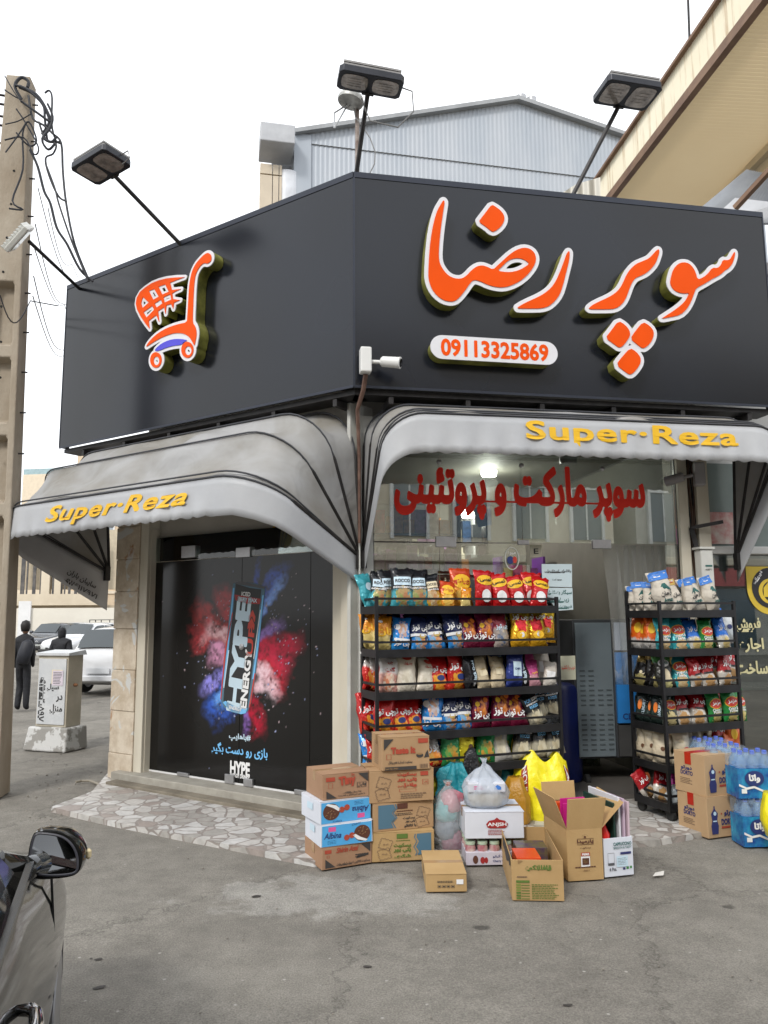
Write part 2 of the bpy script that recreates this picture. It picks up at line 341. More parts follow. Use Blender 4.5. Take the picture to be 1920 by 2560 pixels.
# ---------------------------------------------------------------- ground
def ground_material():
    m = bpy.data.materials.new('worn asphalt'); m.use_nodes = True; nt = m.node_tree; b = nt.nodes['Principled BSDF']; L = nt.links.new
    tc = N(nt, 'ShaderNodeTexCoord'); V = tc.outputs['Object']
    big = N(nt, 'ShaderNodeTexNoise', Scale=.55, Detail=7., Roughness=.62, Distortion=.4); L(V, big.inputs['Vector'])
    mid = N(nt, 'ShaderNodeTexNoise', Scale=6., Detail=8., Roughness=.7); L(V, mid.inputs['Vector'])
    fine = N(nt, 'ShaderNodeTexNoise', Scale=120., Detail=4., Roughness=.7); L(V, fine.inputs['Vector'])
    r1 = N(nt, 'ShaderNodeValToRGB'); e = r1.color_ramp.elements; e[0].position = .38; e[0].color = (.195, .181, .158, 1); e[1].position = .64; e[1].color = (.275, .257, .225, 1)
    L(big.outputs[0], r1.inputs[0])
    r2 = N(nt, 'ShaderNodeMapRange'); r2.inputs[1].default_value = .3; r2.inputs[2].default_value = .72; r2.inputs[3].default_value = .80; r2.inputs[4].default_value = 1.18; L(mid.outputs[0], r2.inputs[0])
    r3 = N(nt, 'ShaderNodeMapRange'); r3.inputs[1].default_value = .3; r3.inputs[2].default_value = .7; r3.inputs[3].default_value = .62; r3.inputs[4].default_value = 1.38; L(fine.outputs[0], r3.inputs[0])
    mu = N(nt, 'ShaderNodeMath', operation='MULTIPLY'); L(r2.outputs[0], mu.inputs[0]); L(r3.outputs[0], mu.inputs[1])
    # pebbles and specks
    vo = N(nt, 'ShaderNodeTexVoronoi', Scale=11.); L(V, vo.inputs['Vector'])
    sp = N(nt, 'ShaderNodeMapRange'); sp.inputs[1].default_value = .05; sp.inputs[2].default_value = .11; sp.inputs[3].default_value = 1; sp.inputs[4].default_value = 0; L(vo.outputs['Distance'], sp.inputs[0])
    sepc = N(nt, 'ShaderNodeSeparateColor'); L(vo.outputs['Color'], sepc.inputs[0])
    gt = N(nt, 'ShaderNodeMath', operation='GREATER_THAN'); gt.inputs[1].default_value = .68; L(sepc.outputs[0], gt.inputs[0])
    spm = N(nt, 'ShaderNodeMath', operation='MULTIPLY'); L(sp.outputs[0], spm.inputs[0]); L(gt.outputs[0], spm.inputs[1])
    # dark stains
    v2 = N(nt, 'ShaderNodeTexVoronoi', Scale=1.35); 
    dn = N(nt, 'ShaderNodeTexNoise', Scale=9., Detail=3.); L(V, dn.inputs['Vector'])
    va = N(nt, 'ShaderNodeVectorMath', operation='MULTIPLY_ADD'); va.inputs[1].default_value = (.12, .12, .12); L(dn.outputs['Color'], va.inputs[0]); L(V, va.inputs[2]); L(va.outputs[0], v2.inputs['Vector'])
    st = N(nt, 'ShaderNodeMapRange'); st.inputs[1].default_value = .045; st.inputs[2].default_value = .075; st.inputs[3].default_value = .45; st.inputs[4].default_value = 1; L(v2.outputs['Distance'], st.inputs[0])
    # cracks
    v3 = N(nt, 'ShaderNodeTexVoronoi', Scale=.55, feature='DISTANCE_TO_EDGE'); L(va.outputs[0], v3.inputs['Vector'])
    va2 = N(nt, 'ShaderNodeVectorMath', operation='MULTIPLY_ADD'); va2.inputs[1].default_value = (.5, .5, .5); L(mid.outputs['Color'], va2.inputs[0]); L(V, va2.inputs[2]); L(va2.outputs[0], v3.inputs['Vector'])
    cr = N(nt, 'ShaderNodeMapRange'); cr.inputs[1].default_value = .0; cr.inputs[2].default_value = .009; cr.inputs[3].default_value = .62; cr.inputs[4].default_value = 1; L(v3.outputs['Distance'], cr.inputs[0])
    m1 = N(nt, 'ShaderNodeMath', operation='MULTIPLY'); L(mu.outputs[0], m1.inputs[0]); L(st.outputs[0], m1.inputs[1])
    m2 = N(nt, 'ShaderNodeMath', operation='MULTIPLY'); L(m1.outputs[0], m2.inputs[0]); L(cr.outputs[0], m2.inputs[1])
    vm = N(nt, 'ShaderNodeVectorMath', operation='SCALE'); L(r1.outputs[0], vm.inputs[0]); L(m2.outputs[0], vm.inputs['Scale'])
    mx = N(nt, 'ShaderNodeMix', data_type='RGBA'); mx.inputs[7].default_value = (.42, .4, .37, 1); L(spm.outputs[0], mx.inputs[0]); L(vm.outputs[0], mx.inputs[6])
    cc = gp(860, 2235); df = N(nt, 'ShaderNodeVectorMath', operation='SUBTRACT'); df.inputs[1].default_value = (cc.x, cc.y, 0); L(V, df.inputs[0])
    d2 = N(nt, 'ShaderNodeVectorMath', operation='MULTIPLY'); d2.inputs[1].default_value = (.75, 1.9, 0); L(df.outputs[0], d2.inputs[0])
    ln = N(nt, 'ShaderNodeVectorMath', operation='LENGTH'); L(d2.outputs[0], ln.inputs[0])
    pn = N(nt, 'ShaderNodeTexNoise', Scale=3.4, Detail=8., Roughness=.68); L(V, pn.inputs['Vector'])
    sb = N(nt, 'ShaderNodeMath', operation='MULTIPLY_ADD'); sb.inputs[1].default_value = -1.0; L(ln.outputs['Value'], sb.inputs[0]); 
    pa = N(nt, 'ShaderNodeMath', operation='MULTIPLY'); pa.inputs[1].default_value = 2.2; L(pn.outputs[0], pa.inputs[0]); L(pa.outputs[0], sb.inputs[2])
    pr_ = N(nt, 'ShaderNodeMapRange'); pr_.inputs[1].default_value = .42; pr_.inputs[2].default_value = .62; pr_.inputs[4].default_value = .6; L(sb.outputs[0], pr_.inputs[0])
    gcol = N(nt, 'ShaderNodeVectorMath', operation='SCALE'); gcol.inputs[0].default_value = (.38, .365, .335); L(mu.outputs[0], gcol.inputs['Scale'])
    mp_ = N(nt, 'ShaderNodeMix', data_type='RGBA'); L(pr_.outputs[0], mp_.inputs[0]); L(mx.outputs[2], mp_.inputs[6]); L(gcol.outputs[0], mp_.inputs[7])
    L(mp_.outputs[2], b.inputs['Base Color']); b.inputs['Roughness'].default_value = .9; b.inputs['Specular IOR Level'].default_value = .3
    ad = N(nt, 'ShaderNodeMath', operation='ADD'); L(mid.outputs[0], ad.inputs[0]); L(fine.outputs[0], ad.inputs[1])
    bp = N(nt, 'ShaderNodeBump', Strength=.7, Distance=.016); L(ad.outputs[0], bp.inputs['Height']); L(bp.outputs[0], b.inputs['Normal'])
    return m
asphalt = ground_material()
g = MB()
def gz(x, y):
    n = mnoise.noise((x*.35, y*.35, 0))*.012+mnoise.noise((x*1.3, y*1.3, 4))*.005
    return n-.012
g.grid(lambda u, v: (-12+24*u, .2+15*v, gz(-12+24*u, .2+15*v) if 0 < u < 1 and 0 < v < 1 else -.012), 150, 100)
R_ = 400
g.add([(-R_, -R_, -.012), (R_, -R_, -.012), (R_, .2, -.012), (-R_, .2, -.012)], [(0, 1, 2, 3)])
g.add([(-R_, 15.2, -.012), (R_, 15.2, -.012), (R_, R_, -.012), (-R_, R_, -.012)], [(0, 1, 2, 3)])
g.add([(-R_, .2, -.012), (-12, .2, -.012), (-12, 15.2, -.012), (-R_, 15.2, -.012)], [(0, 1, 2, 3)])
g.add([(12, .2, -.012), (R_, .2, -.012), (R_, 15.2, -.012), (12, 15.2, -.012)], [(0, 1, 2, 3)])
tag(g.build('ground', asphalt, smooth=2), kind='structure')
# crazy paving: pale marble pieces in brown mortar
def paving_material():
    m = bpy.data.materials.new('broken marble paving'); m.use_nodes = True; nt = m.node_tree; b = nt.nodes['Principled BSDF']; L = nt.links.new
    tc = N(nt, 'ShaderNodeTexCoord'); V = tc.outputs['Object']
    dn = N(nt, 'ShaderNodeTexNoise', Scale=4., Detail=2.); L(V, dn.inputs['Vector'])
    va = N(nt, 'ShaderNodeVectorMath', operation='MULTIPLY_ADD'); va.inputs[1].default_value = (.16, .16, 0); L(dn.outputs['Color'], va.inputs[0]); L(V, va.inputs[2])
    e = N(nt, 'ShaderNodeTexVoronoi', Scale=7.4, feature='DISTANCE_TO_EDGE'); L(va.outputs[0], e.inputs['Vector'])
    c = N(nt, 'ShaderNodeTexVoronoi', Scale=7.4); L(va.outputs[0], c.inputs['Vector'])
    w = N(nt, 'ShaderNodeMapRange'); w.inputs[1].default_value = .045; w.inputs[2].default_value = .06; L(e.outputs['Distance'], w.inputs[0])
    sc = N(nt, 'ShaderNodeSeparateColor'); L(c.outputs['Color'], sc.inputs[0])
    rp = N(nt, 'ShaderNodeValToRGB'); el = rp.color_ramp.elements; el[0].position = 0; el[0].color = (.40, .38, .35, 1); el[1].position = 1; el[1].color = (.62, .6, .57, 1)
    for p, cc in ((.3, (.55, .53, .5, 1)), (.6, (.46, .42, .39, 1)), (.66, (.60, .59, .57, 1)), (.94, (.36, .31, .28, 1))):
        q = rp.color_ramp.elements.new(p); q.color = cc
    rp.color_ramp.interpolation = 'CONSTANT'; L(sc.outputs[0], rp.inputs[0])
    nz = N(nt, 'ShaderNodeTexNoise', Scale=14., Detail=8., Roughness=.7); L(V, nz.inputs['Vector'])
    mr = N(nt, 'ShaderNodeMapRange'); mr.inputs[1].default_value = .3; mr.inputs[2].default_value = .7; mr.inputs[3].default_value = .72; mr.inputs[4].default_value = 1.08; L(nz.outputs[0], mr.inputs[0])
    mx = N(nt, 'ShaderNodeMix', data_type='RGBA'); mx.inputs[6].default_value = (.31, .275, .25, 1); L(w.outputs[0], mx.inputs[0]); L(rp.outputs[0], mx.inputs[7])
    vm = N(nt, 'ShaderNodeVectorMath', operation='SCALE'); L(mx.outputs[2], vm.inputs[0]); L(mr.outputs[0], vm.inputs['Scale'])
    L(vm.outputs[0], b.inputs['Base Color']); b.inputs['Roughness'].default_value = .55
    bp = N(nt, 'ShaderNodeBump', Strength=.4, Distance=.01); L(w.outputs[0], bp.inputs['Height']); L(bp.outputs[0], b.inputs['Normal']); return m
pav = MB()
P = [gp(128, 2017, .03), gp(300, 2058, .03), gp(550, 2107, .03), gp(786, 2152, .03), Vector((.3, 5.45, .03)), gp(1640, 2100, .03), gp(1770, 2078, .03), gp(1960, 2050, .03), FR.w(4.5, .2, .03), FL.w(0, .2, .03), FL.w(-3.35, .2, .03), gp(230, 1978, .03)]
vs, fs = fill2d([[tuple(p.xy) for p in P]])
n = len(P)
pav.add([(v[0], v[1], .03) for v in vs], fs).add([(p.x, p.y, z) for p in P for z in (-.05, .03)], [(2*i, 2*((i+1) % n), 2*((i+1) % n)+1, 2*i+1) for i in range(n)])
tag(pav.build('pavement', paving_material()), kind='structure')
stone_step = mat('worn stone step', (.3, .28, .24), .8, col2=(.4, .38, .33), scale=6, bump=.3, bscale=40)
st = MB(); st.box(FL.pl(283, 1985, -.16)[0], .05, -.20, .30, .02, .115)
s = fthing('doorstep', 'long worn stone step under the dark poster doors', 'doorstep', FL); st.build('step_slab', stone_step, s, bevel=.008)
st = MB(); st.box(FL.pl(283, 1985, -.16)[0]+.1, .05, -.33, -.203, .02, .055); st.build('edge_strip', mat('dark kerb stone', (.14, .12, .09), .85, col2=(.25, .22, .17), bump=.3), s, bevel=.006)

# ---------------------------------------------------------------- shop building
shop = thing('shop_building', 'corner grocery shop building behind the signboard, with cream door frames', 'shop building')
def fbox(F, mb, x0, x1, y0, y1, z0, z1, mi=0):
    mb.add([tuple(F.w(x, y, z)) for z in (z0, z1) for y in (y0, y1) for x in (x0, x1)], [(0, 2, 3, 1), (4, 5, 7, 6), (0, 1, 5, 4), (1, 3, 7, 5), (3, 2, 6, 7), (2, 0, 4, 6)], mi)
plaster = mat('dirty plaster', (.42, .4, .36), .85, col2=(.52, .5, .46), scale=2, bump=.2, bscale=25)
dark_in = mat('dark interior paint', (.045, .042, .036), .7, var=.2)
xdl, xdr = FL.pl(376, 1700)[0], FL.pl(838, 1700)[0]
xpl, xpr = -3.12, FL.pl(352, 1700)[0]
w_ = MB()
fbox(FL, w_, xpl+.02, -.05, .06, .3, 2.42, 3.44)         # above left doors
fbox(FR, w_, .05, 3.1, .30, .5, 3.3, 3.5)         # above right glass
fbox(FR, w_, .1, 6.9, 4.6, 4.8, 0, 5.1)                  # back
fbox(FL, w_, xpl+.05, xpl+.25, .3, 4.0, 0, 5.1)           # left side wall
w_.build('wall', plaster, shop)
w_ = MB(); c = [FL.w(xpl+.05, .05, 0), FL.w(0, .05, 0), FR.w(6.8, .05, 0), FR.w(6.8, 4.7, 0), FL.w(xpl+.05, 4.7, 0)]
w_.add([(p.x, p.y, z) for z in (4.9, 5.02) for p in c], [(4, 3, 2, 1, 0), (5, 6, 7, 8, 9)]+[(i, (i+1) % 5, (i+1) % 5+5, i+5) for i in range(5)]); w_.build('roof', mat('grey roofing', (.2, .2, .2), .8), shop)
# stone clad pillar
def stone_material():
    m = bpy.data.materials.new('travertine slabs'); m.use_nodes = True; nt = m.node_tree; b = nt.nodes['Principled BSDF']; L = nt.links.new
    tc = N(nt, 'ShaderNodeTexCoord'); V = tc.outputs['Object']
    nz = N(nt, 'ShaderNodeTexNoise', Scale=5., Detail=8., Roughness=.7); L(V, nz.inputs['Vector'])
    r = N(nt, 'ShaderNodeValToRGB'); e = r.color_ramp.elements; e[0].position = .3; e[0].color = (.42, .33, .23, 1); e[1].position = .62; e[1].color = (.66, .58, .47, 1); L(nz.outputs[0], r.inputs[0])
    n2 = N(nt, 'ShaderNodeTexNoise', Scale=2.6, Detail=3., Distortion=1.5); L(V, n2.inputs['Vector'])
    pm = N(nt, 'ShaderNodeMapRange'); pm.inputs[1].default_value = .585; pm.inputs[2].default_value = .6; L(n2.outputs[0], pm.inputs[0])
    mx = N(nt, 'ShaderNodeMix', data_type='RGBA'); mx.inputs[7].default_value = (.6, .6, .58, 1); L(pm.outputs[0], mx.inputs[0]); L(r.outputs[0], mx.inputs[6])
    n3 = N(nt, 'ShaderNodeTexNoise', Scale=3.3, Detail=6., Distortion=.6); mp = N(nt, 'ShaderNodeMapping'); mp.inputs['Location'].default_value = (3, 1, 7); L(V, mp.inputs[0]); L(mp.outputs[0], n3.inputs['Vector'])
    rm = N(nt, 'ShaderNodeMapRange'); rm.inputs[1].default_value = .63; rm.inputs[2].default_value = .7; L(n3.outputs[0], rm.inputs[0])
    m3 = N(nt, 'ShaderNodeMix', data_type='RGBA'); m3.inputs[7].default_value = (.35, .16, .06, 1); L(rm.outputs[0], m3.inputs[0]); L(mx.outputs[2], m3.inputs[6])
    L(m3.outputs[2], b.inputs['Base Color']); b.inputs['Roughness'].default_value = .75
    bp = N(nt, 'ShaderNodeBump', Strength=.25, Distance=.01); L(nz.outputs[0], bp.inputs['Height']); L(bp.outputs[0], b.inputs['Normal']); return m
travertine = stone_material()
pm_ = MB(); zs = [0.02]
for py in (1885, 1778, 1675, 1573, 1480, 1400, 1320): zs.append(FL.pl(300, py, -.1)[1])
zs += [3.2]
x0, x1 = FL.pl(270, 1900, -.1)[0], FL.pl(336, 1700, -.1)[0]
for i in range(len(zs)-1):
    fbox(FL, pm_, x0, x1, -.1+(.006 if i % 2 else 0), .5, zs[i]+.006, zs[i+1])
    if i: fbox(FL, pm_, x0+.01, x1-.01, -.085, .49, zs[i]-.001, zs[i]+.007)
pm_.build('pillar', travertine, shop, bevel=.005, label='stone clad pillar with peeling paint and torn paper')
# frames of the left doors
for a_ in ((x1+.003, x1+.12, -.085, .1, .1, 2.9), (x1+.125, xdl, -.05, .12, .1, 2.5), (xdr, xdr+.10, -.04, .1, .1, 2.6), (xdr+.105, xdr+.19, -.07, .1, .05, 2.9)):
    fr_ = MB(); fbox(FL, fr_, *a_); fr_.build('door_frame', cream_paint, shop, bevel=.006)
wp = MB(); fbox(FL, wp, xdr+.195, .0, -.1, .1, .03, 3.4); fbox(FR, wp, -.0, FR.pl(902, 1600, -.1)[0], -.1, .12, .03, 3.4); fbox(FR, wp, FR.pl(902, 1600, -.1)[0]+.002, FR.pl(935, 1600, -.03)[0], -.03, .1, .03, 3.3)
wp.build('corner_pillar', mat('painted corner pillar', (.5, .5, .47), .6, col2=(.62, .62, .58), scale=4, bump=.1), shop, bevel=.008)
# right front posts
xr0, xr1 = FR.pl(1692, 1300)[0], FR.pl(1716, 1300)[0]; xb0, xb1 = FR.pl(1738, 1300)[0], FR.pl(1768, 1300)[0]
for a_ in ((xr0, xr1, -.05, .2, .03, 3.3), (xb0, xb1, -.05, .3, .03, 3.4), (xr1+.002, xb0-.002, .03, .2, .03, 3.3)):
    po = MB(); fbox(FR, po, *a_); po.build('door_post', cream_paint, shop, bevel=.006)
# interior shell
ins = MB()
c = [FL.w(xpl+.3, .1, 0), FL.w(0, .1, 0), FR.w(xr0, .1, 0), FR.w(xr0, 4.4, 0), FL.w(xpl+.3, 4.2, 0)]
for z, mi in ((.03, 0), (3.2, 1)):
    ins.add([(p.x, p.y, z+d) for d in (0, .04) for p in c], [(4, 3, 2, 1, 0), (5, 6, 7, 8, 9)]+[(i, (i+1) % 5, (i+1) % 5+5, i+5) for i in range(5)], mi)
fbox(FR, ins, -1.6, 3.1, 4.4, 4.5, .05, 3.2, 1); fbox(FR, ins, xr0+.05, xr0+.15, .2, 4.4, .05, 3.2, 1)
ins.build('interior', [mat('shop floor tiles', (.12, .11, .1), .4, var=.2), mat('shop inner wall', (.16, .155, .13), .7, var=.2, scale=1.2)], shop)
# ---------------------------------------------------------------- left doors with the printed film
def fdoor(name, x0, x1, z0, z1, y=0.02): pass
lz0, lz1 = .125, FL.pl(600, 1392)[1]
def lin(a, b, t): return a+(b-a)*t
doors = fthing('glass_doors', 'black film covered double glass doors with energy drink advert', 'doors', FL, 0, 0, 0)
px_l, px_m, px_r, px_e = xdl, FL.pl(597, 1700)[0], FL.pl(772, 1700)[0], xdr
def fbm(X, Y, seed, octs=5, f=1.):
    rs = np.random.RandomState(seed); out = np.zeros_like(X); a = .5
    for o in range(octs):
        G = rs.rand(64, 64); xx = X*f+rs.rand()*10; yy = Y*f+rs.rand()*10
        xi = np.floor(xx).astype(int); yi = np.floor(yy).astype(int); tx = xx-xi; ty = yy-yi
        tx = tx*tx*(3-2*tx); ty = ty*ty*(3-2*ty)
        g = lambda i, j: G[i % 64, j % 64]
        out += a*((g(xi, yi)*(1-tx)+g(xi+1, yi)*tx)*(1-ty)+(g(xi, yi+1)*(1-tx)+g(xi+1, yi+1)*tx)*ty); a *= .5; f *= 2
    return out
def poster_colors(X, Z):
    X = X/.74; Z = Z/.80
    C = np.zeros(X.shape+(3,)); C[:] = (.010, .0095, .009)
    C += (.012*np.exp(-((X+10)**2+(Z-0)**2)/220**2))[..., None]
    n1 = fbm(X/60, Z/60, 1); n2 = fbm(X/22, Z/22, 2); n3 = fbm(X/7, Z/7, 3)
    def lobe(cx, cz, ang, ln, wd, col, k=1., seed=0):
        nonlocal C
        c, s = math.cos(ang), math.sin(ang); dx = X-cx; dz = Z-cz
        u = dx*c+dz*s; v = -dx*s+dz*c
        v = v+(n1-.5)*wd*2.2+(n2-.5)*wd*.9; u = u+(n2-.5)*wd*1.2
        m = np.clip(1.25-np.abs(v)/(wd*(.55+.6*np.clip(u/ln, 0, 1))), 0, 1)*np.clip((ln-u)/(ln*.3), 0, 1)*np.clip(u/20+1, 0, 1)
        m = np.clip(m*1.3-.05, 0, 1)*np.clip(.42+1.5*(n2-.3)+1.5*(n3-.45), 0, 1)*k; m = np.clip(m, 0, 1)[..., None]
        C = C*(1-m)+np.minimum(np.array(col)*1.35, .85)*m
    # red upper left, pink left, blue lower left, blue upper right, red right, pink lower right
    lobe(-15, 20, rad(118), 190, 26, (.30, .02, .025)); lobe(-20, 25, rad(147), 205, 34, (.30, .02, .02)); lobe(-20, 20, rad(168), 190, 52, (.42, .04, .05))
    lobe(-10, 15, rad(160), 150, 34, (.75, .42, .45)); lobe(-15, -10, rad(185), 120, 30, (.55, .25, .4))
    lobe(-15, -30, rad(212), 175, 26, (.22, .2, .6)); lobe(-12, -50, rad(236), 190, 40, (.03, .09, .42)); lobe(-12, -60, rad(228), 130, 20, (.12, .3, .75))
    lobe(25, 60, rad(58), 215, 26, (.03, .08, .42)); lobe(25, 60, rad(52), 185, 14, (.15, .28, .7)); lobe(20, 80, rad(80), 180, 9, (.02, .06, .35))
    lobe(25, 20, rad(28), 130, 20, (.2, .12, .35)); lobe(30, 5, rad(5), 170, 34, (.35, .015, .04)); lobe(20, -10, rad(-12), 150, 30, (.40, .02, .05))
    lobe(20, -20, rad(-38), 150, 44, (.42, .02, .04)); lobe(15, -15, rad(-52), 150, 30, (.78, .45, .5)); lobe(8, -70, rad(-75), 165, 30, (.34, .01, .03)); lobe(0, -100, rad(-85), 130, 12, (.2, .1, .35))
    # flying grains
    rs = np.random.RandomState(5)
    for _ in range(190):
        a = rs.choice([2.1, 2.6, 3.4, 3.9, 4.3, 5.4, 5.6, 5.2, .9, .7, .3, 0])+rs.randn()*.28; d = 110+abs(rs.randn())*75
        x, z = 5+math.cos(a)*d, math.sin(a)*d; r = .7+rs.rand()*1.1
        col = (.45, .5, .8) if rs.rand() < .55 else (.7, .55, .6)
        iz = np.hypot(X-x, Z-z) < r*1.3
        C[iz] = np.array(col)*(.2+.65*rs.rand())
    return C
cxp, czp = FL.pl(607, 1628); sc_p = (FL.pl(657, 1628)[0]-FL.pl(557, 1628)[0])/100
film = vcolmat('printed door film', .12, spec=.32)
def leaf(x0, x1, nm):
    nx, nz_ = max(8, int((x1-x0)/.009)), int((lz1-lz0)/.009)
    mb = MB(); mb.grid(lambda u, v: (lin(x0, x1, u), .018, lin(lz0, lz1, v)), nx, nz_)
    A = np.array(mb.v); sz = sc_p*.86
    C = poster_colors((A[:, 0]-cxp)/sc_p, (A[:, 2]-czp)/sz)
    mb.box(x0+.001, x1-.001, .019, .03, lz0, lz1)
    o = mb.build(nm, film, doors)
    ca = o.data.color_attributes.new('Col', 'FLOAT_COLOR', 'POINT')
    full = np.ones((len(mb.v), 4)); full[:, :3] = (.01, .01, .01); full[:len(C), :3] = C
    ca.data.foreach_set('color', full.ravel()); return o
lf = [leaf(px_l+.003, px_m-.003, 'door_leaf'), leaf(px_m+.003, px_r-.003, 'door_leaf'), leaf(px_r+.003, px_e-.002, 'side_panel')]
g_ = glassmat('shop glass', (.7, .76, .75), .02)
tr = MB(); tr.box(px_l+.002, px_e-.002, .012, .022, lz1+.006, 2.41); tr.build('transom_glass', g_, doors)
# yellow and black round sticker inside the transom
q = FL.pl(700, 1345, .03); sk = Prints(lambda u, v: (u, .032, v)); sk.poly(ell(q[0], q[1], .14, .14, 30), 'yellow', 'round_sticker'); sk.build(doors); sk = Prints(lambda u, v: (u, .030, v))
for k_ in range(5): sk.poly([(q[0]-.11+k_*.05, q[1]+.13-.02*abs(k_-2)), (q[0]-.095+k_*.05, q[1]+.13-.02*abs(k_-2)), (q[0]-.02+k_*.012, q[1]-.12), (q[0]-.03+k_*.012, q[1]-.12)], 'black', 'round_sticker')
sk.build(doors)
# papers stuck inside the transom
pp = MB()
for a, b, c_, d_ in ((455, 500, 1345, 1371), (505, 540, 1342, 1368), (586, 625, 1335, 1368)):
    q0, q1 = FL.pl(a, c_), FL.pl(b, d_); pp.box(q0[0], q1[0], .03, .032, q1[1], q0[1])
pp.build('paper', mat('inner papers', (.35, .42, .5), .7), doors)
ft = MB()
for a, b, y0_, y1_ in ((454, 488, 1371, 1393), (443, 470, 1935, 1952), (562, 584, 1940, 1967), (609, 631, 1951, 1979), (736, 770, 1979, 1997), (590, 625, 1375, 1392)):
    q0 = FL.pl(a, y0_); q1 = FL.pl(b, y1_); ft.box(q0[0], q1[0], -.004, .045, max(q1[1], .12), q0[1]+.02)
ft.build('patch_fitting', steel, doors, bevel=.003)
q = FL.pl(602, 1617)
lk = MB(); lk.lathe([(.028, 0), (.028, .012), (.014, .016), (.014, .022)], 20, 0, T3((q[0], .018, q[1]), rx=rad(90))); lk.build('lock', steel, doors, smooth=True)
bl = MB(); bl.box(px_l, px_e, .013, .0175, .117, .133); bl.build('edge_trim', flat('white edge', (.7, .7, .7)), doors)
sl_ = Prints(lambda u, v: (u, .0155, v))
def LP(px, py): return FL.pl(px, py, .016)
def lpoly(pts): return [LP(x, y) for x, y in pts]
def C2(x, y): return (300+x/2.765, 1300+y/2.765)
# the can
can = [C2(x, y) for x, y in ((782, 440), (770, 520), (745, 760), (715, 1040), (695, 1240), (720, 1295), (790, 1330), (850, 1342), (885, 1320), (905, 1270), (940, 1060), (965, 840), (985, 640), (1003, 480), (1000, 462), (940, 440), (870, 428), (810, 428))]
sl_.poly(lpoly(can), 'steel')
s2 = Prints(lambda u, v: (u, .0142, v)); s3 = Prints(lambda u, v: (u, .013, v))
s2.poly(lpoly([C2(x, y) for x, y in ((800, 440), (790, 560), (757, 860), (722, 1160), (715, 1250), (780, 1285), (880, 1300), (905, 1100), (935, 860), (960, 640), (978, 480), (900, 470))]), 'black')
s2.poly(lpoly([C2(x, y) for x, y in ((793, 440), (1000, 476), (1003, 462), (870, 428), (810, 428))]), 'grey')
s3.poly(lpoly([C2(x, y) for x, y in ((792, 515), (975, 545), (968, 582), (880, 578), (800, 555))]), 'dred')
s3.poly(lpoly([C2(x, y) for x, y in ((712, 1262), (730, 1250), (800, 1290), (882, 1300), (870, 1335), (840, 1342), (770, 1325))]), 'lblue')
s2.poly(lpoly([C2(x, y) for x, y in ((782, 470), (792, 470), (755, 850), (722, 1150), (712, 1150), (745, 850))]), 'lblue')
s2.poly(lpoly([C2(x, y) for x, y in ((985, 520), (995, 520), (960, 860), (925, 1100), (915, 1100), (948, 850))]), 'lblue')
s2.poly(lpoly([C2(x, y) for x, y in ((775, 640), (782, 640), (735, 900), (700, 1240), (694, 1240), (725, 900))]), 'red')
s2.poly(lpoly([C2(x, y) for x, y in ((930, 1060), (938, 1060), (900, 1290), (890, 1300))]), 'red')
s3.poly(lpoly([C2(x, y) for x, y in ((750, 900), (757, 900), (722, 1160), (716, 1160))]), 'pale')
s3.poly(lpoly([C2(x, y) for x, y in ((970, 620), (975, 620), (928, 960), (923, 960))]), 'white')
ang = math.atan2(LP(*C2(840, 610))[1]-LP(*C2(775, 1250))[1], LP(*C2(840, 610))[0]-LP(*C2(775, 1250))[0])
def vt(t, x, y, L_, H_, key, bold=.04, sp=1.):
    cu, cv = LP(*C2(x, y)); u1, v1 = LP(*C2(x+30, y)); sk = (u1-cu)/30
    s3.text(t, cu, cv, key, w=L_*sk, h=H_*sk, rot=ang, bold=bold, space=sp)
vt('HYPE', 823, 925, 580, 100, 'pale', .05); vt('ENERGY', 872, 1100, 300, 48, 'white', .045); vt('UP', 905, 830, 165, 42, 'red', .03); vt('»', 912, 690, 100, 46, 'red', .03)
for t, x, y, w0, k in (('ICED', 873, 512, 62, 'white'), ('BERY MAX', 885, 552, 130, 'pale'), ('ENERGY', 800, 1302, 90, 'white')):
    u, v = LP(*C2(x, y)); u1 = LP(*C2(x+w0, y))[0]; s4 = Prints(lambda a, b: (a, .0115, b)); s4.text(t, u, v, k, w=u1-u, rot=rad(-5), bold=.03); s4.build(doors)
for t, x, y, w0, h0, k in (('#باهایپ', 828, 1505, 155, 40, 'pale'), ('بازی رو دست بگیر', 823, 1595, 410, 62, 'lblue'), ('HYPE', 830, 1720, 140, 70, 'white'), ('ENERGY DRINKS', 826, 1770, 134, 20, 'white')):
    u, v = LP(*C2(x, y)); u1 = LP(*C2(x+w0, y))[0]; s3.text(t, u, v, k, w=u1-u, h=h0/2.765*sc_p*1.0, bold=.045 if k == 'white' else .03)
sl_.build(doors); s2.build(doors); s3.build(doors)
